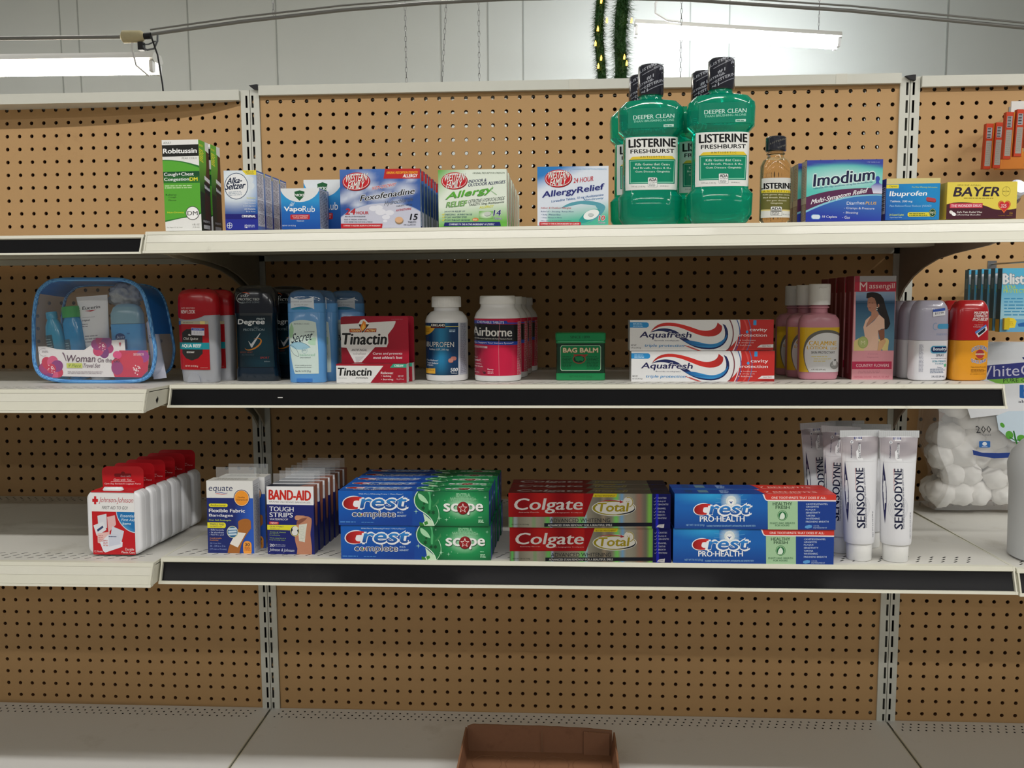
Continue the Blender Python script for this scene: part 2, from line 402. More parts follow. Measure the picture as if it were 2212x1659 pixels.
# ---- slotted uprights
def upright(xc, ztop, label, slot0, dx):
    root = empty('slotted_upright', (xc, 0, ZB+H)); tag(root, label, 'upright')
    for half, (xa, xb, sx) in enumerate(((-.0178, -.0006, dx[0]), (.0006, .0178, dx[1]))):
        mb = MB(); p = .03175; n = 41; y = -.004
        f = lambda q: (q[0], y, q[1]-ZB)
        for j in range(-1, n):
            cz = slot0-j*p; zt = min(cz+p/2, ztop); zb = max(cz-p/2, ZB)
            if zb >= zt: continue
            if j == -1:
                mb.add([f(q) for q in ((xa, zb), (xb, zb), (xb, zt), (xa, zt))], [[0,1,2,3]], (1,1,1), M_steelw); continue
            O = [(xa, zb), (xb, zb), (xb, zt), (xa, zt)]; hz = min(.0113, zt-cz-.001); lz = min(.0113, cz-zb-.001)
            I = [(sx-.0021, cz-lz), (sx+.0021, cz-lz), (sx+.0021, cz+hz), (sx-.0021, cz+hz)]
            holes(mb, [([f(q) for q in O], [f(q) for q in I])], M_steelw, Vector((0, .0015, 0)), M_steelw)
        # side webs and a black sheet standing in for the shade inside
        mb.add([(xa, y, 0), (xa, .045, 0), (xa, .045, ztop-ZB), (xa, y, ztop-ZB)], [[0,1,2,3]], (1,1,1), M_steelw)
        mb.add([(xb, y, 0), (xb, .045, 0), (xb, .045, ztop-ZB), (xb, y, ztop-ZB)], [[3,2,1,0]], (1,1,1), M_steelw)
        mb.add([(xa, y, ztop-ZB), (xb, y, ztop-ZB), (xb, .045, ztop-ZB), (xa, .045, ztop-ZB)], [[0,1,2,3]], (1,1,1), M_steelw)
        mb.add([(xa, .012, 0), (xb, .012, 0), (xb, .012, ztop-ZB), (xa, .012, ztop-ZB)], [[0,1,2,3]], (1,1,1), M_black)
        mb.build('slotted_channel', root)
    return root
upright(-.0325, .0215, 'slotted white steel upright between the left and middle bays', 0.0, (-.0066, .0050))
upright(1.1975, .0225, 'slotted white steel upright between the middle and right bays', -.0305+.03175, (-.0050, .0065))

# ---- top rails
def rail(x0, x1, zb, zt, label, capx=None, tapes=()):
    root = empty('top_rail', ((x0+x1)/2, 0, zb+H)); tag(root, label, 'rail'); xm = (x0+x1)/2
    b = MB(); b.box(x0-xm, -.010, 0, x1-xm, .058, zt-zb); b.build('rail_cover', root, mats=[M_steelw], bevel=.0015)
    if capx is not None:
        b = MB(); s = -1
        b.prism([(capx-xm+.001, .001), (capx-xm-.009, .001+.002), (capx-xm-.017, .0095), (capx-xm-.004, .011), (capx-xm+.001, .011)], -.011, .02, 'y')
        b.v = [(x, y, z+zt-zb-.009) for x, y, z in b.v]
        b.build('end_cap', root, mats=[M_bcap])
    for t in tapes:
        b = MB(); b.box(t-xm, -.0106, -.0004, t-xm+.020, -.0101, zt-zb+.0004); b.build('tape_patch', root, mats=[mat('clear_tape', 'DAD8CB', rough=.15, coat=.5)])
rail(-.0135, 1.1795, .0105, .0283, 'white steel top rail of the middle bay with clear tape patches', -.0145, (.575, 1.062))
rail(-1.05, -.0515, .0025, .0215, 'white steel top rail of the left bay, behind the tall light strip')
rail(1.2165, 1.95, .0030, .0225, 'white steel top rail of the right bay, above the orange packs', 1.2155-.012)

# ================================================================== SHELVES
def shelf(label, x0, x1, yf, zf, sy, sx=0, strip='black', lip=.033, slots=True, brackets=(1, 1), lean=.013, ribs=True, endhole=False, deckname='shelf_top'):
    """origin at the back left; z of the top surface at the front edge = zf; sy = drop per metre to the back"""
    root = empty('gondola_shelf', (x0, 0, zf-sy*(-yf)*1.0+H)); w = x1-x0; D = -yf
    # local: y from -D (front) to 0 (back); z=0 at the back; front z=+sy*D
    Z = lambda x, y: -y*sy+x*sx
    mb = MB(); g = .0015
    # top sheet with three staggered rows of slots near the front
    yr = [-D+.012, -D+.018+.013*0, -D+.018+.013*3]
    ya, yb = -D+.014, -D+.014+.036
    def quad(xa, y0_, xb, y1_): mb.add([(xa, y0_, Z(xa, y0_)), (xb, y0_, Z(xb, y0_)), (xb, y1_, Z(xb, y1_)), (xa, y1_, Z(xa, y1_))], [[0,1,2,3]], (1,1,1), M_deck)
    quad(g, -D, w-g, ya); quad(g, yb, w-g, -.045)
    def slotrows(ya, n, pitchy, px, sl, rnd=False):
        for r in range(n):
            y0_ = ya+r*pitchy; y1_ = y0_+pitchy; off = (px/3*r) % px
            xs = [g]; x = g+.012+off*.999
            k = int((w-2*g-.036)/px)
            prev = g
            for i in range(k):
                cx = g+.009+off+px*(i+.5)
                xa = prev; xb = cx+px/2 if i < k-1 else w-g; prev = xb
                cy = (y0_+y1_)/2
                P = lambda q: (q[0], q[1], Z(q[0], q[1]))
                O = [(xa, y0_), (xb, y0_), (xb, y1_), (xa, y1_)]
                if sl: I = [(cx-.0045, cy-.0028), (cx-.0022, cy-.0036), (cx+.0045, cy+.0028), (cx+.0022, cy+.0036)]
                else: I = [(cx-.0015, cy-.0022), (cx+.0019, cy-.0018), (cx+.0015, cy+.0022), (cx-.0019, cy+.0018)]
                holes(mb, [([P(q) for q in O], [P(q) for q in I])], M_deck, Vector((0, 0, -.0012)), M_black)
    if slots: slotrows(ya, 3, .012, .0178, True)
    else: quad(g, ya, w-g, yb)
    slotrows(-.045, 3, .012, .0150, False); quad(g, -.009, w-g, -.001)
    for y0_, y1_ in ((ya, yb), (-.046, -.008)):
        mb.add([(g, y0_, Z(0, y0_)-.0013), (w-g, y0_, Z(w, y0_)-.0013), (w-g, y1_, Z(w, y1_)-.0013), (g, y1_, Z(0, y1_)-.0013)], [[0,1,2,3]], (1,1,1), M_black)  # added black sheet, paints the shade seen through the slots
    top = mb.build(deckname, root)
    # pan: underside, back lip, inner front
    mb = MB(); zt = lambda x, y: Z(x, y)
    def slab(y0_, y1_, za, zb_, m=M_steel):
        vs = []
        for y in (y0_, y1_):
            for x in (g, w-g):
                vs += [(x, y, Z(x, y)+za), (x, y, Z(x, y)+zb_)]
        mb.add(vs, [[0,2,3,1],[4,5,7,6],[0,1,5,4],[2,6,7,3],[1,3,7,5],[0,4,6,2]], (1,1,1), m)
    slab(-.004, -.002, -.026, -.002)
    slab(-D+.001, -.002, -.0045, -.0035)
    mb.build('shelf_pan', root)
    if ribs:
        for yy in (-D*.30, -D*.62):
            mb = MB(); slab(yy-.022, yy+.022, -.020, -.005); mb.build('stiffening_rib', root)
    # front lip
    mb = MB()
    def L(x, t, out=0):  # t 0 top..1 bottom along the leaning lip
        return (x, -D-lean*t-out, Z(x, -D)+.0005-lip*t)
    def band(t0, t1, out0, out1, m, xa=.0006, xb=w-.0006):
        vs = [L(xa, t0, out0), L(xb, t0, out0), L(xb, t1, out0), L(xa, t1, out0), L(xa, t0, out1), L(xb, t0, out1), L(xb, t1, out1), L(xa, t1, out1)]
        mb.add(vs, [[4,7,6,5],[0,1,2,3],[0,4,5,1],[3,2,6,7],[0,3,7,4],[1,5,6,2]], (1,1,1), m)
    band(0, .16, -.004, .0045, M_steel); band(.16, .90, -.004, .000, M_steel); band(.90, 1.0, -.004, .0045, M_steel)
    if strip == 'black': band(.16, .21, 0, .0028, M_steel)
    mb.build('front_lip', root)
    mb = MB()
    if strip in ('black', 'tape'): band(.215, .895, .0002, .0014, M_strip if strip == 'black' else M_stripw, g+.003, w-g-.003)
    else:
        band(.165, .52, .0002, .0040, M_clearstrip, .001, w-.001); band(.525, .895, .0002, .0036, M_steel, .001, w-.001)
    mb.build('price_strip', root)
    # end plates
    for s, xa in ((0, g), (1, w-g-.0022)):
        mb = MB(); yb_ = -.04
        poly = [(-D-.0048, .0005), (-D-lean-.0048, -lip+.0005), (-D+.02, -lip+.003), (-D+.09, -.024), (yb_, -.02), (yb_, 0)]
        poly = [(y, z+Z(0, max(y, -D))+ (w*sx if s else 0)) for y, z in poly]
        mb.prism(poly, xa, xa+.0022, 'x'); mb.build('end_plate', root, mats=[M_steel])
    if label.startswith('second shelf of the middle'):
        mb = MB(); x_ = .168; a_, b_ = L(x_, .48, .0016), L(x_+.0075, .66, .0016); mb.box(x_, a_[1]-.0012, b_[2], x_+.0075, a_[1]-.0004, b_[2]+.0035); mb.build('white_sticker', root, mats=[M_white])
    if endhole:
        mb = MB(); hy, hz = -D+.028, -.0185+Z(0, -D+.028)
        mb.prism([(hy-.004, hz), (hy-.0015, hz+.003), (hy+.001, hz+.003), (hy+.002, hz+.0055), (hy+.004, hz+.003), (hy+.0035, hz), (hy+.001, hz-.003), (hy-.001, hz-.005), (hy-.0025, hz-.0025)], w-g-.0001, w-g+.0003, 'x')
        mb.build('bracket_hole', root, mats=[M_black])  # black patch painted for the dark of the opening
    # brackets
    for s, xa in ((0, .004), (1, w-.0075)):
        if not brackets[s]: continue
        prof = [(-.002, -.012), (-D+.05, -.012), (-D+.055, -.022), (-.30*D/.46-.05, -.029), (-.235*D/.46, -.036), (-.17*D/.46, -.043), (-.115*D/.46, -.055), (-.07*D/.46, -.070), (-.030, -.090), (-.006, -.112), (-.002, -.118)]
        mb = MB(); mb.prism([(y, z+Z(0, y)*0+ (w*sx if s else 0)) for y, z in prof], xa, xa+.0035, 'x'); mb.build('shelf_bracket', root, mats=[M_brack if (x0+(w if s else 0)) > .5 else M_brackc])
    tag(root, label, 'shelf'); return root
XA, XM, XR = -.0325, 1.1975, 2.05
LX = -1.02
shelf('top shelf of the middle bay, cream front lip with glossy tag strip', XA, XM, -.455, -.2762, 0.0, .004, 'clear', slots=False, lip=.031)
shelf('top shelf of the left bay with a black tag strip, empty above', LX, XA-.001, -.455, -.2800, 0.0, 0, 'black', slots=False, lip=.028, brackets=(0, 1))
shelf('second shelf of the middle bay with black tag strip, holding deodorants and bottles', XA, XM, -.400, -.5015, .02, 0, 'black', lip=.0335)
shelf('second shelf of the left bay, cream lip, under the clear travel bag', LX, XA-.001, -.470, -.5012, .02, 0, 'clear', lip=.0325, brackets=(0, 1), endhole=True)
shelf('third shelf of the middle bay with crumpled black tag strip, under the toothpaste boxes', XA, XM, -.455, -.7535, .034, 0, 'tape', lip=.036)
shelf('third shelf of the left bay, cream lip, under the red and white first aid cases', LX, XA-.001, -.475, -.7560, .030, 0, 'clear', lip=.0325, brackets=(0, 1))
shelf('third shelf of the right bay, under the bag of cotton balls', XM+.001, XR, -.455, -.7560, .024, 0, 'tape', lip=.036, brackets=(1, 0))
for x0, x1, nm in ((LX, XA-.001, 'left'), (XA, XM, 'middle'), (XM+.001, XR, 'right')):
    zf = -1.2085
    r = shelf('grey bottom deck of the %s bay%s' % (nm, ', with the torn cardboard tray' if nm == 'middle' else ''), x0, x1, -.52, zf, .0, 0, 'clear', lip=.035, slots=False, brackets=(0, 0), ribs=False)
    r.name = 'bottom_deck'
    for c_ in r.children:
        if c_.name.startswith('shelf_top'):
            for k_, m_ in enumerate(c_.data.materials):
                if m_ == M_deck: c_.data.materials[k_] = M_deckb
    mb = MB(); mb.box(.004, -.50, -(H-.19)+1.21-.19, x1-x0-.004, -.49, -.036); mb.v = [(x, y, z if z > -.1 else -(zf+H)+.002) for x, y, z in mb.v]; mb.build('kick_plate', r, mats=[M_steel])

# ================================================================== GOODS: builders
ORD = ['front', 'second', 'third', 'fourth', 'fifth', 'sixth', 'seventh', 'eighth', 'ninth']
def z1(x): return -.2748+.004*(x+.0325)
def z2(y): return -.5015-.02*(y+.400)
def z3(y): return -.7535-.034*(y+.455)
T3 = -math.atan(.034); T2 = -math.atan(.02)
GAP = .0003
def carton(w, h, d, col, **k):
    mb = MB(); cs = {}
    for key in 'frblTu': pass
    cs = {('t' if q == 'top' else 'u' if q == 'bot' else q): rgb(c) for q, c in k.items()}
    mb.box(0, 0, 0, w, d, h, rgb(col), M_card, cs); return mb
def put(mb, name, label, cat, X, Y, Z, group=None, rx=0, rz=0, parent=None):
    o = mb.build(name); o.location = (X, Y, Z+H+GAP); o.rotation_euler = (rx, 0, rz); tag(o, label, cat, group); return o
def side(mb, q, w, h, d, right=True, m=None):
    if right: return Face(mb, q, d, h, (w, 0, 0), (0,1,0), (0,0,1), (1,0,0), m=m)
    return Face(mb, q, d, h, (0, d, 0), (0,-1,0), (0,0,1), (-1,0,0), m=m)
def topf(mb, q, w, h, d, m=None): return Face(mb, q, w, d, (0, 0, h), (1,0,0), (0,1,0), (0,0,1), m=m)
def row(o, n, pos, lab, start=1, names=None):
    for i in range(start, n):
        dup(o, pos(i), lab % (names or ORD)[i])
def wf_logo(F, cx, cy, s, sk=.10):
    F.E(cx+3*s, cy+5*s, 158*s, 104*s, '5a1016', rot=3); F.E(cx, cy, 156*s, 102*s, 'C8202A', rot=3); F.ring(cx, cy, 143*s, 89*s, 5*s, 'F0F0F0', rot=3)
    for dx, c in ((3, '222222'), (0, 'F4F2EE')):
        F.T('WESTERN', cx-118*s+dx*s, cy-75*s, cx+122*s+dx*s, cy+10*s, c, b=.01, sh=.18, sk=20*s)
        F.T('FAMILY', cx-90*s+dx*s, cy+8*s, cx+88*s+dx*s, cy+92*s, c, b=.01, sh=.18, sk=14*s)

# ================================================================== TOP SHELF
# --- cough syrup boxes (crop 340,280 x5.82)
def cough():
    w, h, d = .053, .1278, .036
    mb = carton(w, h, d, 'F2F2F0', r='3E9A33')
    F = Face(mb, [(75,140),(520,145),(550,1278),(105,1278)], w, h)
    F.T('ADULT', 95,165,192,190, '8A8A86'); F.R(60,205,530,348, '1C1C1A'); F.T('Robitussin', 92,250,500,308, 'FFFFFF', b=.03)
    F.T('PEAK COLD', 320,362,500,384, '9A9A96')
    edge = bez((60,388),(250,380),(420,430),(560,480))
    F.P(edge+[(560,1060),(470,1100),(300,1120),(80,1170)], '2C7D2E')
    e2 = bez((60,398),(250,392),(420,442),(560,510))
    F.P(e2+[(560,1040),(460,1080),(300,1110),(80,1150)], '5CB037')
    F.G(60,535,560,680, lambda x, y: lerp('14502A','2F7A2D', (y-535)/145 if y > 600 else 0), 3, 6)
    F.T('Cough+Chest', 98,548,460,600, 'FFFFFF', b=.02); F.T('Congestion', 98,612,402,662, 'FFFFFF', b=.02); F.T('DM', 412,612,506,655, 'F4E83A', b=.03)
    F.M(104,700,508,750,2, 'BFE3A6'); F.T('Relieves:', 115,812,250,835, '1E4A1C', b=.02); F.T('Cough', 148,845,242,868, '2A4A1C'); F.T('Mucous', 148,882,242,902, '2A4A1C')
    F.T('Non-Drowsy', 130,1035,335,1062, 'E6E23C', b=.01)
    F.E(440,1057,84,86,'4A4A48'); F.E(440,1057,76,78,'FFFFFF'); F.T('DM',378,1032,502,1084,'3C3C3A',b=.01)
    F.T('4 FL OZ',436,1190,523,1212,'9A9A96'); F.T('(118 mL)',440,1225,522,1245,'9A9A96'); F.T('For Ages 12 & Over',122,1228,316,1243,'9A9A96')
    G = side(mb, (0,0,140,1140), w, h, d)
    G.G(0,0,140,1140, lambda x, y: lerp('62B53C','0E1A10', (y-250)/500), 1, 12)
    G.T('PEAK COLD',10,50,60,75,'E6E23C'); G.M(8,100,70,260,7,'E6E23C',sk=-20)
    G.P([(88,0),(140,0),(140,130),(88,105)], 'E6E8E4')
    G.P([(100,112),(140,130),(140,1140),(60,1140),(55,900),(70,600),(100,300)][::-1], '43201A')
    G.P([(66,430),(140,470),(140,520),(66,480)][::-1], 'F0F0EE'); G.P([(62,500),(140,540),(140,700),(60,620)][::-1], '151515'); G.T('Robitussin',66,545,138,590,'FFFFFF',b=.03,sk=-30)
    G.P([(0,640),(60,660),(60,1140),(0,1140)][::-1], '20301E'); G.R(20,990,128,1120,'0C0C0C'); G.T('PARENTS:',28,1000,120,1030,'D0D0D0'); G.R(30,1060,120,1110,'C8C8C8')
    return put(mb, 'cough_syrup_box', 'tall green and white cough syrup box at the left end of the top shelf', 'box', -.0066, -.450, z1(0), 'cough syrup boxes')
o = cough(); dup(o, (-.0066+.0012, -.450+.0400, z1(0)+H+GAP), 'green and white cough syrup box standing behind the front one of its kind')

def fizz():
    w, h, d = .0472, .0835, .0315
    mb = carton(w, h, d, '2C6FC0', top='C8CCD4', r='D4D8E2')
    F = Face(mb, [(797,540),(1222,532),(1250,1272),(835,1276)], w, h)
    F.G(790,520,1260,1290, lambda x, y: lerp(lerp('E4EEF6','2E7CC8', (math.hypot(x-950, y-720)-190)/210), '1B2F8E', (y-900)/250), 14, 20)
    F.P([(1030,530),(1240,530),(1240,592),(1090,590)][::-1],'F2DC34'); F.T('NEW LOOK!',1085,545,1190,565,'2A3A5A',b=.01); F.T('SAME RELIEF',1100,572,1192,584,'2A3A5A')
    for a, b_, r in ((1150,650,38),(1155,730,46),(1115,700,30)): F.E(a,b_,r,r,'DDE6EE')
    F.E(965,733,154,166,'2A4368'); F.E(965,733,146,158,'F2F4F6')
    F.T('Alka-',850,632,1040,705,'1A2744',b=.03,sh=.25,sk=14); F.T('Seltzer',832,702,1082,782,'1A2744',b=.03,sh=.25,sk=24)
    F.M(865,800,1060,860,3,'B9C2CC',sk=14)
    for i, t in enumerate(('Fast Relief of','Heartburn','Upset Stomach','Acid Indigestion','with Headache','Body Aches')): F.T(t, 1215-[112,100,150,160,145,118][i], 870+34*i, 1215, 890+34*i, 'E6E488' if i == 0 else 'E8EEF6')
    F.R(790,1080,1270,1142,'1E1E78'); F.R(790,1142,1270,1290,'25309A'); F.T('ORIGINAL',1040,1090,1218,1120,'FFFFFF',b=.03)
    F.ring(884,1220,32,34,6,'DDE2F0'); F.B([(884,1186),(884,1254)],7,'DDE2F0'); F.B([(850,1220),(918,1220)],7,'DDE2F0')
    F.T('12',1080,1210,1112,1248,'FFFFFF',b=.03); F.M(1120,1208,1222,1246,2,'AEB8DA')
    G = side(mb, (0,0,130,740), w, h, d); G.R(0,0,130,740,'3D6FC0'); G.R(6,20,122,690,'E4E6EE')
    for a in (20,180,350,520): G.M(10,a+12,118,a+150,9,'7A7E94',seed=a); G.R(6,a+160,122,a+163,'3A3E60')
    return put(mb, 'effervescent_tablet_box', 'blue tablet box with white disc and yellow corner, front one of its row', 'box', .0815, -.450, z1(.08), 'blue tablet boxes with a white disc')
o = fizz(); row(o, 4, lambda i: (.0815, -.450+.0352*i, z1(.08)+H+GAP), 'blue tablet box with white disc, %s in its row from the front')

def rub():
    w, h, d = .0555, .0572, .050
    mb = carton(w, h, d, '1C6AC2', top='C4CAD2', r='8E96AA')
    F = Face(mb, [(1545,748),(2040,745),(2060,1270),(1560,1270)], w, h)
    F.G(1540,740,2070,1280, lambda x, y: lerp(lerp('2F9AD8','1E68BE', (y-900)/150), '1450A8', (y-1100)/150), 6, 10)
    F.P([(1540,735),(2045,735),(2040,765)]+bez((2040,775),(1960,960),(1640,980),(1545,775)), 'E6EAEC')
    F.P([(1722,790),(1790,772),(1852,790),(1845,850),(1788,905),(1728,850)][::-1],'1E5E34'); F.T('VICKS',1732,818,1845,848,'FFFFFF',b=.03)
    for i in (0,1,2): F.B(bez((1672+18*i,975),(1650+18*i,950),(1700+18*i,940),(1680+18*i,915)),[3,7,9,8,7,6,5,5,4,4,3,3,2],'F0F6FA')
    F.T('Vapo',1590,980,1822,1055,'FFFFFF',b=.035); F.T('Rub',1828,972,1988,1050,'FFFFFF',b=-.004)
    F.RR(1670,1080,1922,1145,14,'C41F2C'); F.T('COUGH SUPPRESSANT',1690,1090,1905,1108,'F4E4E4'); F.T('TOPICAL ANALGESIC',1705,1115,1895,1133,'F4E4E4')
    F.T('Ointment',1752,1152,1848,1172,'E0ECFA'); F.T('NET WT 1.76 OZ (50 g)',1568,1215,1740,1236,'E0ECFA')
    G = side(mb, (0,0,170,525), w, h, d)
    G.R(0,0,170,525,'5A76B0'); G.R(4,14,150,515,'C4C8D4'); G.M(8,24,146,505,24,'5E6276')
    return put(mb, 'ointment_box', 'short blue and white chest rub box, front one of its kind', 'box', .1631, -.450, z1(.16), 'chest rub boxes')
o = rub(); 
d_ = dup(o, (.1631+.0180, -.450+.0525, z1(.16)+H+GAP), 'taller chest rub box standing behind the short front one'); d_.scale = (1.04, 1.1, 1.32)

# --- three allergy box rows (crop 700,340 x5.267; 1100,340 x5.82)
def fexo():
    w, h, d = .114, .0820, .0125
    mb = carton(w, h, d, '3B5FA8', r='24347E', top='D8D8E2')
    F = Face(mb, [(180,152),(1072,152),(1085,820),(192,830)], w, h)
    rr = random.Random(3); blobs = [(rr.uniform(180,1080), rr.uniform(240,560), rr.uniform(40,110)) for _ in range(16)]
    def sky(x, y):
        c = lerp('4A74C0','2C549E', (y-150)/300)
        k = max([0]+[1-math.hypot((x-a)/1.6, y-b)/r for a, b, r in blobs]); return lerp(c, 'D2DAEC', k*1.1)
    F.G(175,145,1090,835, sky, 26, 20)
    def moon(x, y): return lerp('DADAE8','B6BCD4', abs(math.sin(x*.012+y*.01))*.5)
    F.P([(185,700)]+bez((185,700),(340,560),(560,530),(700,530))+bez((700,530),(860,530),(1000,570),(1090,640))+[(1090,840),(185,840)], '95A6CC')
    F.P([(185,705)]+bez((185,712),(340,570),(560,540),(700,540))+bez((700,540),(860,540),(1000,580),(1090,650))+[(1090,840),(185,840)], 'CDCFE0')
    for a, b_, r in ((560,600,50),(640,640,60),(700,700,45),(740,650,50),(620,590,45),(690,745,25)): F.E(a,b_,r,r*.6,'E9EAF4')
    F.P([(690,150),(1085,150),(1085,265),(672,262)][::-1],'C22A2A'); F.T('ORIGINAL PRESCRIPTION STRENGTH',706,182,1048,208,'F2A92E',b=.03,sh=.2); F.T('ALLERGY',890,214,1045,250,'FFFFFF',b=.03,sh=.2)
    wf_logo(F, 366, 290, 1.0)
    F.T('NON-DROWSY',548,352,812,390,'C8303A',b=.01,sh=.25,sk=46,ol=('F0F0F4',.03))
    F.T('Fexofenadine',418,450,1018,518,'111118',b=.02,sh=.25,sk=84,ol=('E4E8F2',.04))
    F.T('Hydrochloride',685,520,998,580,'5C6474',b=0,sh=.3,sk=50)
    F.T('TABLETS, 180 mg',810,570,988,590,'3E4656',sh=.2,sk=22); F.T('ANTIHISTAMINE',812,612,980,636,'C0485A',sh=.2,sk=20)
    F.T('24',246,600,356,668,'C01E28',b=.03,sh=.15); F.T('HOUR',370,632,505,668,'C01E28',b=.02); F.T('INDOOR & OUTDOOR ALLERGIES',238,686,470,700,'4A4E5C'); F.T('RELIEF OF: SNEEZING, RUNNY NOSE,',230,720,486,736,'4A4E5C'); F.T('ITCHY, WATERY EYES, ITCHY NOSE or THROAT',230,748,550,764,'4A4E5C')
    F.P([(190,775),(662,775),(655,825),(190,828)][::-1],'C41E28'); F.T('COMPARE TO ALLEGRA ALLERGY ACTIVE INGREDIENT',218,790,640,806,'F8E8E8',b=.02,sh=.1)
    F.E(848,742,46,40,'9A7F62'); F.E(845,730,44,34,'E2B48C'); F.T('15',972,665,1048,732,'14141E',b=.03,sh=.2); F.T('TABLETS',944,746,1034,768,'3A3E4A'); F.T('180 mg EACH',898,780,1028,800,'3A3E4A')
    G = side(mb, (0,0,40,660), w, h, d); G.R(0,0,40,660,'22348A'); G.R(8,40,30,640,'8FA4D0'); G.M(10,420,28,640,14,'DDE4F4')
    return put(mb, 'allergy_tablet_box', 'flat blue sky allergy tablet box with red corner, front one of its row', 'box', .2486, -.450, z1(.25), 'blue allergy tablet boxes')
o = fexo(); row(o, 9, lambda i: (.2486+[0,.0005,.0008,.0003,.001,.0,.0006,.0002,.0007][i], -.450+.0290*i, z1(.25)+H+GAP), 'blue allergy tablet box, %s in its row from the front')

def cetir():
    w, h, d = .0963, .0790, .030
    mb = carton(w, h, d, '6FB54C', r='DDD6CC', top='E8E8E0')
    F = Face(mb, [(1290,168),(2068,150),(2085,818),(1302,826)], w, h)
    def bgc(x, y):
        a = lerp('5FB03A','E8F2E4', (x+y*.9-1450)/330); return lerp(a, '6DB84A', (y-560+ (x-1700)*.1)/230) if y > 480 else a
    F.G(1285,140,2090,835, bgc, 22, 20)
    wf_logo(F, 1474, 290, .95)
    F.T('ORIGINAL PRESCRIPTION STRENGTH',1680,192,2046,210,'2E4A2A',sh=.25,sk=6)
    F.T('INDOOR &',1638,280,1840,315,'1A2456',b=.02,sh=.2,sk=20); F.T('OUTDOOR ALLERGIES',1634,322,2055,358,'1A2456',b=.02,sh=.2,sk=42)
    F.T('Allergy',1384,438,1908,532,'5A7A58',b=.03,sh=.35,sk=88); F.T('Allergy',1390,430,1912,524,'5CB237',b=.03,sh=.35,sk=88)
    F.B([(1915,345),(1890,400),(1960,450)],[4,10,14],'A8C8A0')
    F.T('RELIEF',1388,540,1615,602,'6E8E6A',b=.03,sh=.2,sk=22); F.T('RELIEF',1396,534,1622,594,'86C264',b=.0,sh=.2,sk=22)
    F.T('CETIRIZINE HYDROCHLORIDE',1636,510,2052,550,'2A3A34',b=0,sh=.25,sk=42); F.T('TABLETS 10mg /Antihistamine',1640,556,2048,590,'2A3A34',b=.01,sh=.25,sk=40)
    F.T('ALLERGY',1765,582,1928,612,'E0E03A',b=.02,sh=.2,sk=16)
    F.T('24 HOUR RELIEF OF',1365,638,1598,656,'24506A',sh=.2,sk=4)
    for yy, t, xe in ((672,'SNEEZING   RUNNY NOSE',1682),(704,'ITCHY WATERY EYES',1620),(738,'ITCHY THROAT OR NOSE',1655)):
        F.T(t,1368,yy,xe,yy+20,'24506A',sh=.2,sk=3); F.B([(1340,yy+4),(1350,yy+18),(1366,yy-4)],8,'E6DC3A')
    F.E(1720,738,36,20,'D8823A'); F.M(1692,728,1748,750,2,'F6E6D0')
    F.G(1762,640,1924,728, lambda x, y: lerp('F6FAF4','7CBC5C', math.hypot((x-1842)/82,(y-684)/44)-.15), 10, 8)
    F.E(1860,676,42,26,'8E9A90',rot=12); F.E(1857,670,42,24,'CDD4CC',rot=12)
    F.T('14',1930,628,2010,694,'1E2270',b=.03,sh=.15,sk=4,ol=('F2F6F0',.03)); F.T('Tablets',1930,712,2022,738,'1E2270',ol=('F2F6F0',.03))
    F.P([(1368,772),(2002,766),(2014,812),(1358,816)][::-1],'1E2272'); F.T('COMPARE TO THE ACTIVE INGREDIENT OF ZYRTEC',1418,784,1936,806,'EEF0F8',b=.02,sh=.2)
    G = side(mb, (0,0,60,660), w, h, d); G.R(0,0,60,660,'E2DCD2'); G.M(8,60,50,600,30,'BCA49A'); G.R(0,0,8,660,'C4D8B4')
    return put(mb, 'allergy_tablet_box', 'green and white allergy tablet box, front one of its row', 'box', .3883, -.450, z1(.39), 'green allergy tablet boxes')
o = cetir(); row(o, 9, lambda i: (.3883+[0,.0004,-.0003,.0003,.0006,0,.0003,-.0003,.0006][i], -.450+.0415*i, z1(.39)+H+GAP), 'green allergy tablet box, %s in its row from the front')

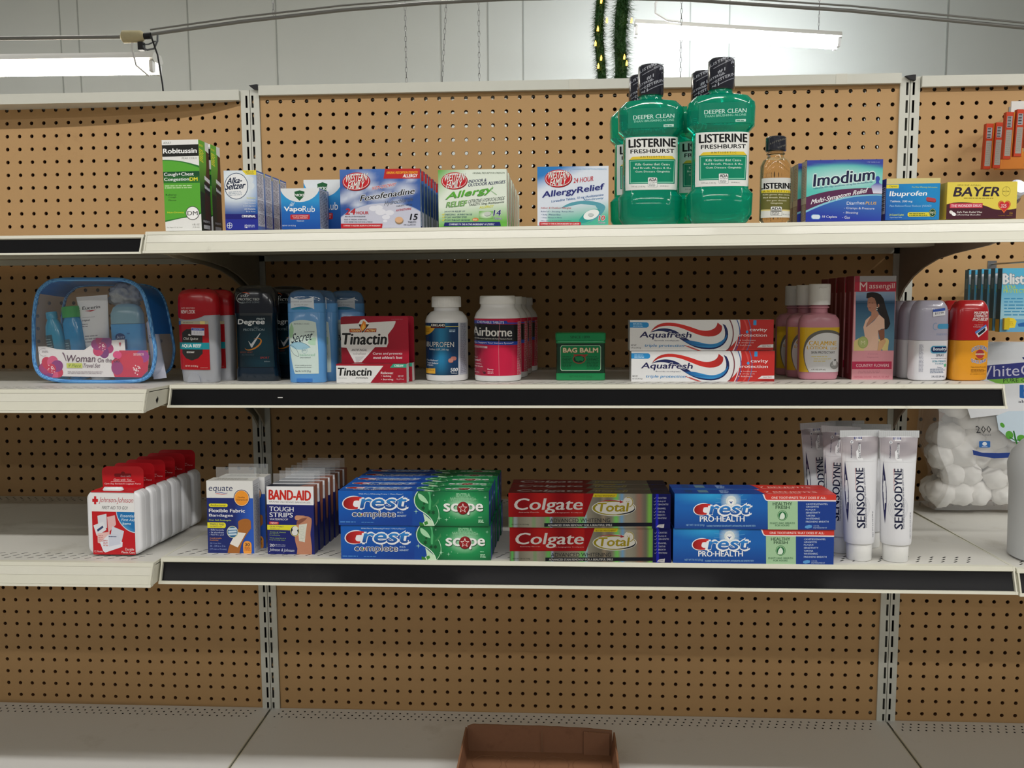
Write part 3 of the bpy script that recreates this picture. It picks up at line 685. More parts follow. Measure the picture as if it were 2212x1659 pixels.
def lorat():
    w, h, d = .0989, .0808, .030
    mb = carton(w, h, d, 'DCE6F0', l='3A86BE', r='D8DCE0')
    F = Face(mb, [(358,158),(1240,140),(1245,885),(362,895)], w, h)
    def bgc(x, y):
        a = lerp('2C80C8','E2EAF6', (x*.45+y-460)/170) if True else 0
        return lerp(a, '52BFA0', (y-620+(x-700)*.12)/230) if y > 560 and x > 480 else a
    F.G(350,130,1255,900, bgc, 24, 22)
    F.P([(640,680)]+bez((700,640),(850,540),(1200,580),(1205,660))+bez((1205,660),(1200,760),(1000,900),(820,890))+[(1000,860),(1120,700),(1080,640),(900,620),(760,650)][::1], '5AA4B4')
    F.P(bez((880,860),(960,880),(1100,800),(1125,740))+[(1140,700)]+bez((1120,690),(1040,670),(960,700),(880,820)),'2FA39A')
    F.E(1030,755,102,58,'F4F8F6',rot=22); F.E(1026,760,36,24,'A4B0B0'); F.E(1024,756,34,21,'C8D0D0')
    wf_logo(F, 618, 300, 1.08)
    F.T('24 HOUR',808,300,1055,360,'C0303C',b=.015,sk=30,sh=.1); F.T('AllergyRelief',425,470,1182,566,'1E2272',b=.03,sh=.12,sk=108,ol=('B9C4E0',.035))
    F.T('Loratadine Tablets, 10 mg /Antihistamine',535,574,1180,612,'2C6AA8',sh=.1,sk=88); F.T('Non-Drowsy',936,556,1180,590,'2C7AAA',sh=.2,sk=26)
    F.T('Indoor & Outdoor Allergies',404,660,778,688,'C0484A',sh=.25); F.T('Relief of: \u2022 Sneezing  Runny Nose',404,708,812,730,'2E5A88',sh=.25); F.T('\u2022 Itchy, Watery Eyes',408,748,648,770,'2E5A88',sh=.25); F.T('\u2022 Itchy Throat or Nose',408,786,664,806,'2E5A88',sh=.25)
    F.T('*When taken as directed. See Drug Facts Panel.',402,828,784,842,'2E4A68',sh=.2)
    F.RR(386,850,900,900,8,'C8202A'); F.T('COMPARE TO THE ACTIVE INGREDIENT IN CLARITIN',400,862,880,882,'FBEDED',b=.02,sh=.2)
    F.T('10',1128,768,1198,828,'D0343A',b=.03,sh=.15,ol=('F6F6F6',.04)); F.T('Tablets',1116,846,1204,868,'1E2272',ol=('F6F6F6',.04)); F.T('ORIGINAL PRESCRIPTION STRENGTH',788,170,1215,190,'A4CBEA',sh=.2)
    return put(mb, 'allergy_tablet_box', 'white, blue and teal allergy tablet box, front one of its pair', 'box', .5275, -.450, z1(.53), 'white and teal allergy tablet boxes')
o = lorat(); dup(o, (.5275-.0010+.0045, -.450+.090, z1(.53)+H+GAP), 'white and teal allergy tablet box peeking out behind the left edge of the front one')

# --- mouthwash bottles (crop 1300,100 x4.047; right bottle)
M_mint = mat('green_mouthwash_in_clear_plastic', '0ACBA8', rough=.06, trans=.75, ior=1.36, coat=.35)
M_amber = mat('amber_mouthwash_in_clear_plastic', 'F4DDB0', rough=.05, trans=.96, ior=1.34, coat=.3)
M_clear = mat('clear_plastic', 'E8EEEE', rough=.04, trans=1.0, ior=1.1)
M_bagfilm = mat('clear_film', 'F4F8FA', rough=.05, trans=.0, alpha=.10, coat=1)
M_capw = mat('printed_shrink_cap', attr=True, rough=.18, coat=.6, bump=.2, bscale=200)
def wash():
    root = empty('mouthwash_bottle'); e = 3.4
    k = .0001556; secs = [(0,.036,.022,e),(.002,.0385,.0245,e),(.012,.0445,.0265,e),(.041,.0455,.027,e),(.0475,.0395,.0240,e),(.1250,.0388,.0236,e),(.1285,.0420,.0255,e),(.1330,.0460,.0272,e),(.159,.0466,.0275,e),(.1655,.0455,.0268,e),(.1740,.0370,.0235,3),(.1765,.024,.018,2.4),(.178,.0165,.0165,2),(.181,.0158,.0158,2),(.186,.0158,.0158,2)]
    mb = MB(); mb.loft(secs, 48); mb.build('bottle', root, mats=[M_mint], smooth=.5)
    mb = MB(); S_ = [(.1835,.0176,.0176,2),(.1870,.0186,.0186,2),(.2235,.0180,.0180,2),(.2255,.0165,.0165,2)]
    mb.loft(S_, 36, col='25252E', m=M_capw)
    sf = osurf(.0187,.0187,2)
    F = Face(mb, [(932,95),(1163,95),(1163,350),(932,350)], .0372, .040, surf=on(sf,-.0186,.186), m=M_capw, step=.003)
    for i, (t, a, b_, wd, ht) in enumerate((('LISTERINE',945,175,190,24),('#1',1000,245,60,30),('LISTERINE',985,318,190,26),('#1',950,372,60,30),('LISTERINE',1040,120,150,24),('#1',1110,160,60,30),('LISTERINE',930,300,120,20))):
        F.T(t, a, b_-ht, a+wd, b_, 'B9BCC6', b=.01, sk=wd*.42)
        F.B([(a+20,b_+20),(a+wd,b_+20-wd*.42)],6,'8C8E98')
    mb.build('cap', root, smooth=.5)
    # paper label on the waist and clear label on the shoulder
    mb = MB(); sf = osurf(.0393,.0241,e)
    F = Face(mb, [(805,770),(1278,755),(1265,1228),(797,1245)], .0740, .0735, surf=on(sf,-.0363,.0505-.001+.0005), m=M_gloss)
    F.R(780,740,1300,1260,'EDEEEA'); F.T('LISTERINE',832,788,1250,862,'151515',b=.035,sk=16); F.T('FRESHBURST',846,880,1236,915,'1A1A1A',b=.03,sk=14)
    F.P([(862,944),(1218,930),(1248,960),(832,974)][::-1],'E8CC3C'); F.T('A N T I S E P T I C',930,938,1150,954,'5A5020',sk=6)
    F.P([(830,972),(1248,958),(1236,1176),(830,1190)][::-1],'12806A'); F.P([(838,980),(1240,966),(1228,1168),(838,1182)][::-1],'8CD6B8'); F.P([(844,986),(1234,972),(1222,1160),(844,1176)][::-1],'0E8A68')
    for t, a, b_, y in (('Kills Germs that Cause',886,1194,1022),('Bad Breath, Plaque & the',870,1206,1058),('Gum Disease Gingivitis',884,1194,1090)): F.T(t,a,y-20,b_,y+2,'D8F2E8',sk=8)
    F.RR(996,1126,1080,1214,10,'8A9A96'); F.RR(998,1128,1078,1212,10,'F0F2F0'); F.T('ADA',1006,1134,1074,1160,'2A2A2A',b=.03); F.T('Accepted',1008,1164,1076,1176,'3A3A3A'); F.M(1006,1182,1070,1208,3,'A0A6A4')
    F.T('500 mL (1.05 Pt)',850,1204,972,1222,'A2A6A4'); F.T('20181421C',1104,1196,1180,1206,'8A8E8C')
    mb.build('paper_label', root)
    mb = MB(); sf = osurf(.0467,.0276,e)
    F = Face(mb, [(800,510),(1290,510),(1290,690),(800,690)], .0763, .0280, surf=on(sf,-.0385,.1350), m=M_gloss)
    F.P([(830,520),(1250,508),(1292,560),(1290,690),(830,696)][::-1],'0B8467')
    F.T('DEEPER CLEAN',876,578,1244,614,'CDEEE4',b=.015,sk=12); F.T('THAN BRUSHING ALONE',878,622,1242,642,'9CDCC8',sk=12); F.R(1148,662,1240,684,'C8E8DC',sk=4); F.M(1156,666,1236,680,1,'5A9A88')
    mb.build('clear_label', root)
    return root
o = wash(); o.location = (.6885, -.398, z1(.69)+H+GAP); tag(o, 'green mouthwash bottle, front one on the left of the four', 'bottle', 'green mouthwash bottles')
zz = z1(.7)+H+GAP
dup(o, (.7835, -.422, z1(.8)+H+GAP+.0005), 'tall green mouthwash bottle, front one on the right of the four')
dup(o, (.6800, -.338, zz), 'green mouthwash bottle standing behind the front left one', rot=(0,0,0))
dup(o, (.7700, -.355, zz), 'green mouthwash bottle standing behind the front right one, its label half hidden')

def small_wash():
    root = empty('travel_mouthwash_bottle')
    secs = [(0,.017,.013,2.6),(.003,.0205,.0155,2.6),(.066,.0205,.0155,2.6),(.078,.0205,.0155,2.4),(.086,.017,.014,2.2),(.089,.0115,.0115,2),(.093,.0105,.0105,2),(.094,.0125,.0125,2),(.0955,.0125,.0125,2),(.096,.0105,.0105,2),(.100,.0105,.0105,2)]
    mb = MB(); mb.loft(secs, 40); mb.build('bottle', root, mats=[M_amber], smooth=.5)
    mb = MB(); mb.loft([(.0975,.0128,.0128,2),(.099,.0143,.0143,2),(.1165,.0138,.0138,2),(.118,.012,.012,2)], 30, col='23242C', m=M_capw)
    F = Face(mb, (0,0,100,100), .0286, .018, surf=on(osurf(.0144,.0144,2),-.0143,.0985), m=M_capw, step=.003)
    for a in (10,45,78): F.T('LISTERINE',a-30,a,a+50,a+12,'7C7A70',sk=40)
    mb.build('cap', root, smooth=.5)
    mb = MB(); F = Face(mb, [(205,650),(672,640),(655,1378),(185,1390)], .0398, .054, surf=on(osurf(.0208,.0158,2.6),-.0199,.0065), m=M_gloss, step=.004)
    F.R(150,620,700,1400,'D9DAD6'); F.T('LISTERINE',172,742,692,850,'121212',b=.035,sk=8); F.R(150,868,700,918,'E6CF2C'); F.T('A N T I S E P T I C',216,878,640,910,'4A4420',b=.01)
    F.R(150,920,700,1240,'6C6A34'); 
    for t, a, b_, y in (('Kills germs that cause',215,638,975),('Bad Breath, Plaque &',218,632,1030),('the gum disease',262,580,1085),('Gingivitis',325,516,1135)): F.T(t,a,y-32,b_,y,'E8E4C8',b=.01)
    F.R(150,1232,700,1262,'E2D08A'); F.R(150,1258,700,1400,'E2E2DC'); F.RR(320,1176,506,1350,18,'5E5C50'); F.RR(326,1182,500,1344,16,'E8E8E4'); F.T('ADA',336,1192,492,1240,'1E1E1E',b=.03); F.R(332,1252,494,1276,'6E6E68'); F.M(336,1282,480,1340,3,'8A8A86'); F.T('95 mL (3.2)',518,1312,648,1342,'8A8C8E')
    mb.build('paper_label', root)
    return root
o = small_wash(); o.location = (.8585, -.432, z1(.86)+H+GAP); tag(o, 'small amber mouthwash bottle with a dark cap, beside the stomach tablet boxes', 'bottle')

def imod():
    w, h, d = .1018, .0830, .0265
    mb = carton(w, h, d, '3D56B8', l='9A968A', r='2D3FA8', top='5B6CC0')
    F = Face(mb, [(880,530),(2048,490),(2025,1415),(880,1450)], w, h)
    def bgc(x, y):
        d1 = (y-560+(x-880)*0.02)-((x-1450)/400)**2*25; c = lerp('3A48A6','5CC8BE', d1/60)
        c = lerp(c, 'BFE6E4', 1.2-math.hypot((x-1450)/650, (y-800)/180))
        return c
    F.G(870,480,2060,1460, bgc, 28, 24)
    top = bez((870,1090),(1200,960),(1600,920),(2060,930)); bot = bez((2060,1020),(1600,1010),(1250,1100),(870,1290))
    F.P((top+bot)[::-1], '5C2B52')
    bot2 = bez((870,1290),(1250,1100),(1600,1010),(2060,1020))
    F.P(bot2+[(2060,1460),(870,1460)], '8CCBE0'); b3 = bez((870,1320),(1250,1130),(1600,1030),(2060,1040))
    F.G(870,1060,2060,1460, lambda x, y: lerp('3F78C0','2B34A4', (y-1150)/200) , 1, 1)if False else None
    F.P(b3+[(2060,1460),(870,1460)], lambda x, y: lerp('3E7EC4','2A38A8', (y-1040)/300))
    F.T('Imodium',988,730,1918,926,'1A1E44',b=.03,sh=.10,sk=118,ol=('CDEDEA',.04)) if False else F.T('Imodium',990,744,1918,928,'1A1E44',b=.025,sh=.06,sk=122,ol=('D6F0EE',.04))
    F.T('Loperamide HCl 2 mg / Simethicone 125 mg Anti-diarrheal/Anti-Gas',990,940,1890,972,'2E5A8A',sk=118,sh=.1)
    F.T('Multi-Symptom Relief',960,1120,1812,1212,'F4F2F6',b=.02,sh=.35,sk=196)
    F.T('Diarrhea',1500,1140,1770,1190,'E8ECF6',b=0,sk=16); F.T('PLUS',1790,1132,1952,1176,'E8B44A',b=.02,sh=.2)
    for t, a, b_, y in (('- Cramps & Pressure',1460,1922,1258),('- Bloating',1450,1675,1326),('- Gas',1436,1550,1392)): F.T(t,a,y-40,b_,y,'E8ECF6',sh=.1,b=.005)
    F.RR(960,1338,1105,1412,34,'5C9ADA'); F.RR(970,1344,1098,1404,30,'DDE8F4'); F.T('18 Caplets',1130,1352,1356,1395,'E8ECF6',sh=.1,b=.01); F.T('USE SAME DAY',1800,530,2000,548,'9FB0DE')
    F.E(1966,788,34,40,'3A50B0'); F.P([(1945,820),(1985,820),(1992,852),(2050,880),(2060,1010),(1900,1010),(1865,900),(1938,852)][::-1], lambda x, y: lerp('3A50B0','E8E6F4',(y-850)/110))
    G = side(mb, (0,0,90,920), w, h, d, right=False); G.R(0,0,90,920,'A8A496'); G.M(14,60,78,560,20,'7E786C'); G.R(0,650,90,900,'6A5C52'); G.M(14,660,78,890,14,'A49C90')
    G = side(mb, (0,0,60,920), w, h, d); G.R(0,0,60,920,'3844A8'); G.R(10,470,50,860,'E6E8F0')
    for i in range(18): G.R(14,480+i*20,46,480+i*20+(6 if i % 3 else 12),'1A1A2A')
    return put(mb, 'stomach_tablet_box', 'purple, teal and blue stomach tablet box, front one of its row', 'box', .8971, -.450, z1(.9), 'purple and teal stomach tablet boxes')
o = imod(); row(o, 3, lambda i: (.8971-[0,.0040,.0035][i], -.450+.0300*i, z1(.9)+H+GAP), 'purple and teal stomach tablet box, %s in its row from the front')

def ibu():
    w, h, d = .0718, .0560, .035
    mb = carton(w, h, d, '1F6DC2', l='1D2F8A', top='D8CE96')
    F = Face(mb, [(162,1095),(750,1080),(745,1495),(150,1495)], w, h)
    F.G(140,1075,760,1500, lambda x, y: lerp('1F58B0','1F8ED0', (x-150)/600+(.3-(y-1280)/500)), 12, 8)
    F.P([(140,1070),(760,1060),(760,1130),(140,1150)][::-1],'D9CC8E'); F.P([(150,1152),(292,1150),(290,1186),(150,1188)][::-1],'E8D83A'); F.T('Caplets',190,1158,275,1180,'4E5A2A'); F.T('See New Warnings Information',435,1164,716,1184,'C8D84A',sh=.1)
    F.T('Ibuprofen',196,1214,600,1278,'FFFFFF',b=.025,sh=.2,sk=8); F.T('Tablets, 200 mg',198,1302,442,1326,'E8F0FA',b=.01,sh=.15); F.T('Pain Reliever/Fever Reducer (NSAID)',198,1346,655,1372,'9AC6EE',sh=.1)
    F.RR(594,1272,706,1312,19,'7A2A30',sk=-14); F.RR(594,1268,704,1304,17,'B8434A',sk=-14)
    F.T('24 Coated Caplets',194,1434,350,1458,'D8E84A',sh=.1); F.T('*Capsule Shaped Tablets',194,1462,330,1478,'BBD8F4')
    F.RR(392,1420,660,1462,16,'E8D83A'); F.M(410,1426,620,1456,2,'4A5A20'); F.E(670,1425,40,44,'1E4A2A'); F.ring(670,1425,34,38,4,'C8CC9A'); F.T('100%',644,1412,696,1434,'E8E8C8',b=.02); F.E(668,1440,4,4,'FFFFFF')
    G = side(mb, (0,0,100,415), w, h, d, right=False); G.R(0,0,100,415,'1F2F8E'); G.R(50,80,92,350,'DDE0EA')
    for i in range(12): G.R(54,90+i*20,88,90+i*20+(6 if i % 2 else 11),'161626')
    return put(mb, 'pain_tablet_box', 'small blue pain tablet box with a cream top band', 'box', 1.0045, -.450, z1(1.0)+.0005)
ibu_o = ibu(); tag(ibu_o, cat='box')

def aspirin():
    w, h, d = .0925, .0495, .032
    mb = carton(w, h, d, 'E8D24A', l='C8A82C', top='E0CE6A')
    F = Face(mb, [(812,1132),(1565,1118),(1568,1470),(806,1478)], w, h)
    F.R(800,1100,1580,1490,'EBD657')
    F.P(bez((800,1340),(950,1290),(1200,1330),(1300,1375))+bez((1300,1375),(1400,1400),(1500,1385),(1580,1372))+[(1580,1490),(800,1490)],'4A1E2C')
    F.T('GENUINE ASPIRIN',912,1150,1165,1166,'9A8A2C'); F.T('BAYER',888,1178,1382,1262,'2E2036',b=.035,sh=.25,sk=6); F.M(990,1270,1376,1288,1,'B09A34')
    F.ring(1445,1212,44,44,3,'7A6A2A'); F.T('BAYER',1410,1206,1480,1218,'6A5A24'); F.B([(1445,1172),(1445,1252)],2,'7A6A2A')
    F.R(842,1328,1196,1374,'C23040',sk=4); F.R(848,1334,1190,1368,'D8566A',sk=4); F.T('THE WONDER DRUG',858,1340,1184,1364,'F8E8EC',b=.01,sk=4)
    F.E(860,1412,22,16,'F0EAE6',rot=-20); F.E(888,1430,24,17,'FFFFFF',rot=-20); F.T('Safe Pain Relief Plus',922,1400,1194,1418,'F4ECE8',b=.01,sh=.2); F.T('Lifesaving Benefits',920,1428,1178,1446,'F4ECE8',b=.01,sh=.2)
    F.P(heart(1432,1352,70),'C83038'); F.P(heart(1432,1352,64),'E8A030'); F.P(heart(1432,1352,58),'CE2A34'); F.T('325',1396,1334,1456,1366,'F4D8D8',b=.02,sh=.1)
    F.T('50',1494,1410,1528,1432,'B88A2C',b=.02); F.T('COATED TABLETS',1368,1438,1528,1448,'A07A2C')
    G = side(mb, (0,0,60,350), w, h, d, right=False); G.R(0,0,60,350,'D8B838'); G.R(8,10,16,340,'F0DC70')
    return put(mb, 'aspirin_box', 'yellow and maroon aspirin box with a red heart, right end of the top shelf', 'box', 1.0849, -.452, z1(1.08)+.0005, rz=math.radians(0))
aspirin()

# navy bottle lying on its side at the right edge
def navy():
    root = empty('navy_bottle'); mb = MB()
    mb.loft([(0,.014,.014,2),(.003,.016,.016,2),(.060,.016,.016,2),(.066,.012,.012,2),(.068,.011,.011,2)], 30); mb.build('bottle', root, mats=[mat('navy_plastic','21406E',rough=.2,coat=.5)], smooth=.6)
    mb = MB(); mb.loft([(.067,.012,.012,2),(.069,.013,.013,2),(.082,.012,.012,2),(.085,.009,.009,2)], 26); mb.build('cap', root, mats=[mat('pearl_white_cap','C9CFE6',rough=.15,coat=.6)], smooth=.6)
    mb = MB(); F = Face(mb,(0,0,100,100),.026,.042,surf=on(osurf(.0162,.0162,2),-.013,.010),m=M_matte,step=.004); F.R(0,0,100,100,'AEB6B4'); F.M(8,8,60,60,6,'4A5058')
    for i in range(9): F.R(8,66+i*3.4,92,66+i*3.4+(1.2 if i % 2 else 2.2),'2A3038')
    mb.build('paper_label', root); return root
o = navy(); o.location = (1.1860, -.350, z1(1.18)+H+.0166); o.rotation_euler = (math.radians(70), 0, math.radians(4)); tag(o, 'navy bottle with pearl white cap and barcode, lying beside the yellow aspirin box', 'bottle')

# ================================================================== SECOND SHELF
# oval deodorant sticks (crops 360,600 x6.38 and 600,600 x6.38)
def spice():
    root = empty('deodorant_stick'); e = 2.6; k = .0659/((720-125)*1.0)
    silver = mat('brushed_silver_plastic', 'B9BCC4', rough=.35, metal=.5); red = mat('red_cap_plastic', 'B0121C', rough=.25, coat=.4)
    mb = MB(); mb.loft([(0,.0285,.0135,e),(.002,.0295,.0145,e),(.030,.0318,.0160,e),(.100,.0325,.0165,e),(.1095,.0325,.0165,e)], 44); mb.build('body', root, mats=[silver], smooth=.6)
    mb = MB(); secs = [(.1050,.0331,.0170,e),(.122,.0332,.0171,e),(.137,.0315,.0160,e),(.1425,.0270,.0130,2.4),(.1450,.0200,.0085,2.2),(.1456,.0100,.004,2)]
    mb.loft(secs, 44, col='B0121C', m=M_gloss)
    F = Face(mb, [(125,140),(690,140),(700,560),(140,560)], .0664, .052, surf=on(osurf(.0333,.0172,e),-.0332,.0930), m=M_gloss)
    F.P([(140,440)]+bez((140,470),(200,540),(420,540),(560,470))+[(700,462),(690,420),(140,420)],'A9101A')
    F.T('SAME GREATNESS',230,366,434,388,'E0A8A8'); F.T('NEW LOOK',228,402,438,446,'F4ECEC',b=.01)
    mb.build('cap', root, smooth=.6)
    mb = MB(); F = Face(mb, [(148,575),(625,570),(650,1275),(180,1275)], .0520, .0755, surf=on(osurf(.0327,.0167,e),-.0300,.0200), m=M_gloss)
    F.R(130,560,670,1290,'A8121A'); F.R(130,560,680,616,'B8B49A'); F.R(130,575,200,630,'3A6AB0'); F.R(510,572,580,616,'E8D88A'); F.M(240,586,440,606,1,'8A8474')
    F.P([(225,740),(300,690),(470,690),(545,760),(548,1040),(480,1110),(385,1142),(290,1110),(225,1040)][::-1],'2B2825')
    F.R(380,668,572,776,'E4E4EE',sk=-4); F.R(382,672,570,706,'3E55B4',sk=-4); F.T('$ 3.99',412,722,545,758,'C9C7D4'); F.T('GROCERY',410,682,545,698,'C8CEEA',b=.02)
    F.P([(325,775),(345,755),(360,770),(378,778),(350,785)][::-1],'E4E0DA'); F.T('Old Spice',248,808,480,856,'EDEAE4',b=.005,sh=.25)
    F.R(130,884,680,982,'1C8A96'); F.T('AQUA REEF',218,906,526,962,'EDF4F2',b=.025); F.T('DEODORANT',306,1012,424,1036,'E4E0DA',b=.02)
    F.T('NET WT. 3.0 OZ (85 g)',280,1210,478,1240,'E8C8C0'); F.T('(smells better)',516,1238,618,1252,'E0B8B0')
    mb.build('wrap_label', root)
    mb = MB(); mb.prism([(.0108*math.cos(t)-.0047, .0155*math.sin(t)+.0004) for t in [PI*i/12 for i in range(13)]], -.0166, -.0140, 'y'); mb.build('dial_wheel', root, mats=[silver])
    return root
o = spice(); o.location = (-.0045, -.349, z2(-.365)+H+GAP); o.rotation_euler = (0,0,math.radians(-6)); tag(o, 'red and silver deodorant stick with a price sticker, front one of its pair', 'deodorant', 'red and silver deodorant sticks')
dup(o, (.0050, -.308, z2(-.31)+H+GAP), 'red and silver deodorant stick standing behind the one with the price sticker')
def degree():
    root = empty('deodorant_stick'); e = 2.8; dk = mat('midnight_blue_plastic', '0B1F2E', rough=.22, coat=.6)
    mb = MB(); mb.loft([(0,.0335,.0150,e),(.002,.0345,.0160,e),(.016,.0340,.0160,e),(.021,.0325,.0150,e),(.090,.0322,.0150,e),(.103,.0335,.0158,e),(.108,.0350,.0165,e)], 44); mb.build('body', root, mats=[dk], smooth=.6)
    mb = MB(); mb.loft([(.1075,.0355,.0168,e),(.138,.0345,.0162,e),(.146,.0305,.0140,2.5),(.1500,.0230,.009,2.3),(.1512,.010,.004,2)], 44); mb.build('cap', root, mats=[mat('dark_glossy_cap', '12161F', rough=.15, coat=.8)], smooth=.6)
    mb = MB(); F = Face(mb, [(915,140),(1500,140),(1500,500),(915,500)], .0672, .0405, surf=on(osurf(.0357,.0170,e),-.0336,.1090), m=M_gloss)
    F.ring(1085,300,108,72,14,'9CA6A6',a0=90,a1=285,rot=10,taper=True); F.ring(1085,300,100,72,12,'D8602C',a0=20,a1=100,rot=10,taper=True)
    F.T('STAY',1040,262,1158,292,'E4EAEC',b=.02,sh=.2); F.T('PROTECTED',1000,304,1300,338,'E4EAEC',b=.02,sh=.2); F.T('ALL DAY LONG',1050,350,1298,374,'7E8A90',sh=.2)
    mb.build('cap_print', root)
    mb = MB(); F = Face(mb, [(930,500),(1480,500),(1450,1260),(930,1260)], .0600, .0840, surf=on(osurf(.0337,.0160,e),-.0300,.0205), m=M_gloss)
    F.G(935,510,1450,1245, lambda x, y: lerp('0A1820','0F3F4E', 1.1-math.hypot((x-1330)/420,(y-950)/420)), 8, 10)
    F.T('men',1248,545,1364,576,'B9C4C8',b=0,sh=.15); F.T('Degree',965,565,1358,660,'E8ECEE',b=.03,sh=.12); F.T('DRY',1205,674,1272,696,'6E7C84',sh=.2); F.T('PROTECTION',1046,702,1348,736,'8FA0A6',sh=.1)
    F.P([(1110,878),(1150,925),(1285,768),(1292,772),(1160,975),(1148,972)][::-1],'D8DCDE'); F.ring(1175,925,132,62,22,'D88A2E',rot=28,a0=170,a1=430,taper=True)
    F.T('BODY HEAT',985,1030,1165,1052,'8A4A34',sh=.2); F.T('ACTIVATED',1005,1064,1185,1086,'4E5E66',sh=.2); F.T('SPORT',1268,1102,1390,1130,'A03A34',sh=.15,b=.02); F.T('defense',1318,1156,1395,1176,'7A8A90',sh=.2)
    mb.build('wrap_label', root); return root
o = degree(); o.location = (.0776, -.322, z2(-.34)+H+GAP); tag(o, 'black deodorant stick with a silver check mark, front one of its pair', 'deodorant', 'black deodorant sticks')
dup(o, (.112, -.268, z2(-.28)+H+GAP), 'black deodorant stick half hidden behind the blue sticks')
def secret():
    root = empty('deodorant_stick'); e = 2.8; bl = mat('sky_blue_plastic', '5FA0DE', rough=.3, coat=.2)
    mb = MB(); mb.loft([(0,.0280,.0125,e),(.002,.0288,.0132,e),(.108,.0292,.0135,e),(.1085,.0288,.0132,e),(.110,.0288,.0132,e)], 44); mb.build('body', root, mats=[bl], smooth=.6)
    mb = MB(); mb.loft([(.1085,.0292,.0135,e),(.122,.0290,.0134,e),(.1221,.0290,.0134,e)], 44, cap=False); mb.build('cap_skirt', root, mats=[bl], smooth=.6)
    mb = MB(); mb.loft([(.122,.0290,.0134,e),(.130,.0284,.0131,e),(.138,.0245,.0110,2.5),(.1415,.0185,.008,2.3),(.1430,.008,.003,2)], 44); mb.build('clear_cap', root, mats=[mat('smoky_blue_clear_plastic', '4C7CB0', rough=.1, trans=.35, coat=.8)], smooth=.6)
    mb = MB(); F = Face(mb, [(150,590),(555,590),(580,1350),(235,1350)], .0440, .0840, surf=on(osurf(.0293,.0136,e),-.0245,.0120), m=M_gloss)
    F = Face(mb, [(120,570),(640,570),(650,1400),(150,1400)], .0560, .0930, surf=on(osurf(.0293,.0136,e),-.0288,.0075), m=M_gloss)
    F.P(bez((150,680),(200,590),(400,590),(540,640))+bez((545,640),(575,900),(580,1200),(578,1345))+[(250,1350)]+bez((235,1330),(170,1100),(145,900),(150,680)), 'D6E8E2')
    F.P([(190,645)]+bez((225,720),(235,850),(160,940),(150,760))[::-1], 'A4D0A4'); F.P(bez((430,920),(460,860),(520,840),(545,860))+bez((540,960),(480,960),(440,950),(430,920)),'B8DDC2')
    F.P(bez((165,960),(230,880),(380,900),(465,990))+bez((465,990),(420,1010),(260,1060),(165,960)),'9CC8DC')
    F.B(bez((165,965),(230,890),(380,900),(468,992)),4,'24384E'); F.B(bez((165,965),(240,960),(300,1040),(302,1112)),4,'24384E'); F.B(bez((302,1112),(230,1110),(180,1040),(165,965)),4,'24384E')
    F.T('INVISIBLE SOLID',232,650,456,672,'7A8A90'); F.T('Secret',205,800,500,930,'14202E',b=-.004,sh=.3,sk=45); F.B([(385,775),(525,770),(455,860)],[4,8,4],'14202E')
    F.ring(385,1030,38,42,3,'8CB4C4'); F.T('pH',350,1010,405,1052,'5E8CA0',b=-.01,sh=.1); F.T('balanced',316,1072,530,1108,'8CC4A8',b=-.01); F.T('unscented',320,1118,466,1136,'3E5A60')
    F.T('24 hour invisible protection',244,1226,482,1242,'24343E',b=.01); F.T('antiperspirant/deodorant',252,1252,478,1268,'24343E',b=.01); F.T('Net Wt. 2.6 OZ (73 g)',252,1300,470,1330,'44546A')
    mb.build('paper_label', root)
    mb = MB(); F = Face(mb, [(120,330),(640,330),(640,560),(120,560)], .0560, .0255, surf=on(osurf(.0294,.0137,e),-.0288,.1085), m=M_gloss)
    F.P([(188,348)]+bez((200,355),(300,400),(420,390),(525,348))+[(528,520)]+bez((500,505),(400,470),(300,475),(185,510)), 'DDE6F0'); F.P(bez((185,512),(300,478),(400,478),(500,508))+bez((400,525),(350,520),(300,520),(220,526)),'2E8AAE')
    F.T('trusted protection',195,402,500,432,'9AA4B4'); F.T('for over 50 years',242,450,446,470,'5A6474'); mb.build('cap_label', root)
    mb = MB(); mb.box(-.0150, -.0138, .0008, .0090, -.0120, .0062); mb.build('dial_window', root, mats=[mat('dial_blue', '3A78C4', rough=.4)])
    return root
o = secret(); o.location = (.1678, -.354, z2(-.37)+H+GAP); tag(o, 'light blue deodorant stick with a leaf label, front one of its kind', 'deodorant', 'light blue deodorant sticks')
dup(o, (.1790, -.323, z2(-.335)+H+GAP), 'light blue deodorant stick directly behind the front one')
dup(o, (.2140, -.290, z2(-.30)+H+GAP), 'light blue deodorant stick behind the crimson foot cream pack', rot=(0,0,math.radians(8)))

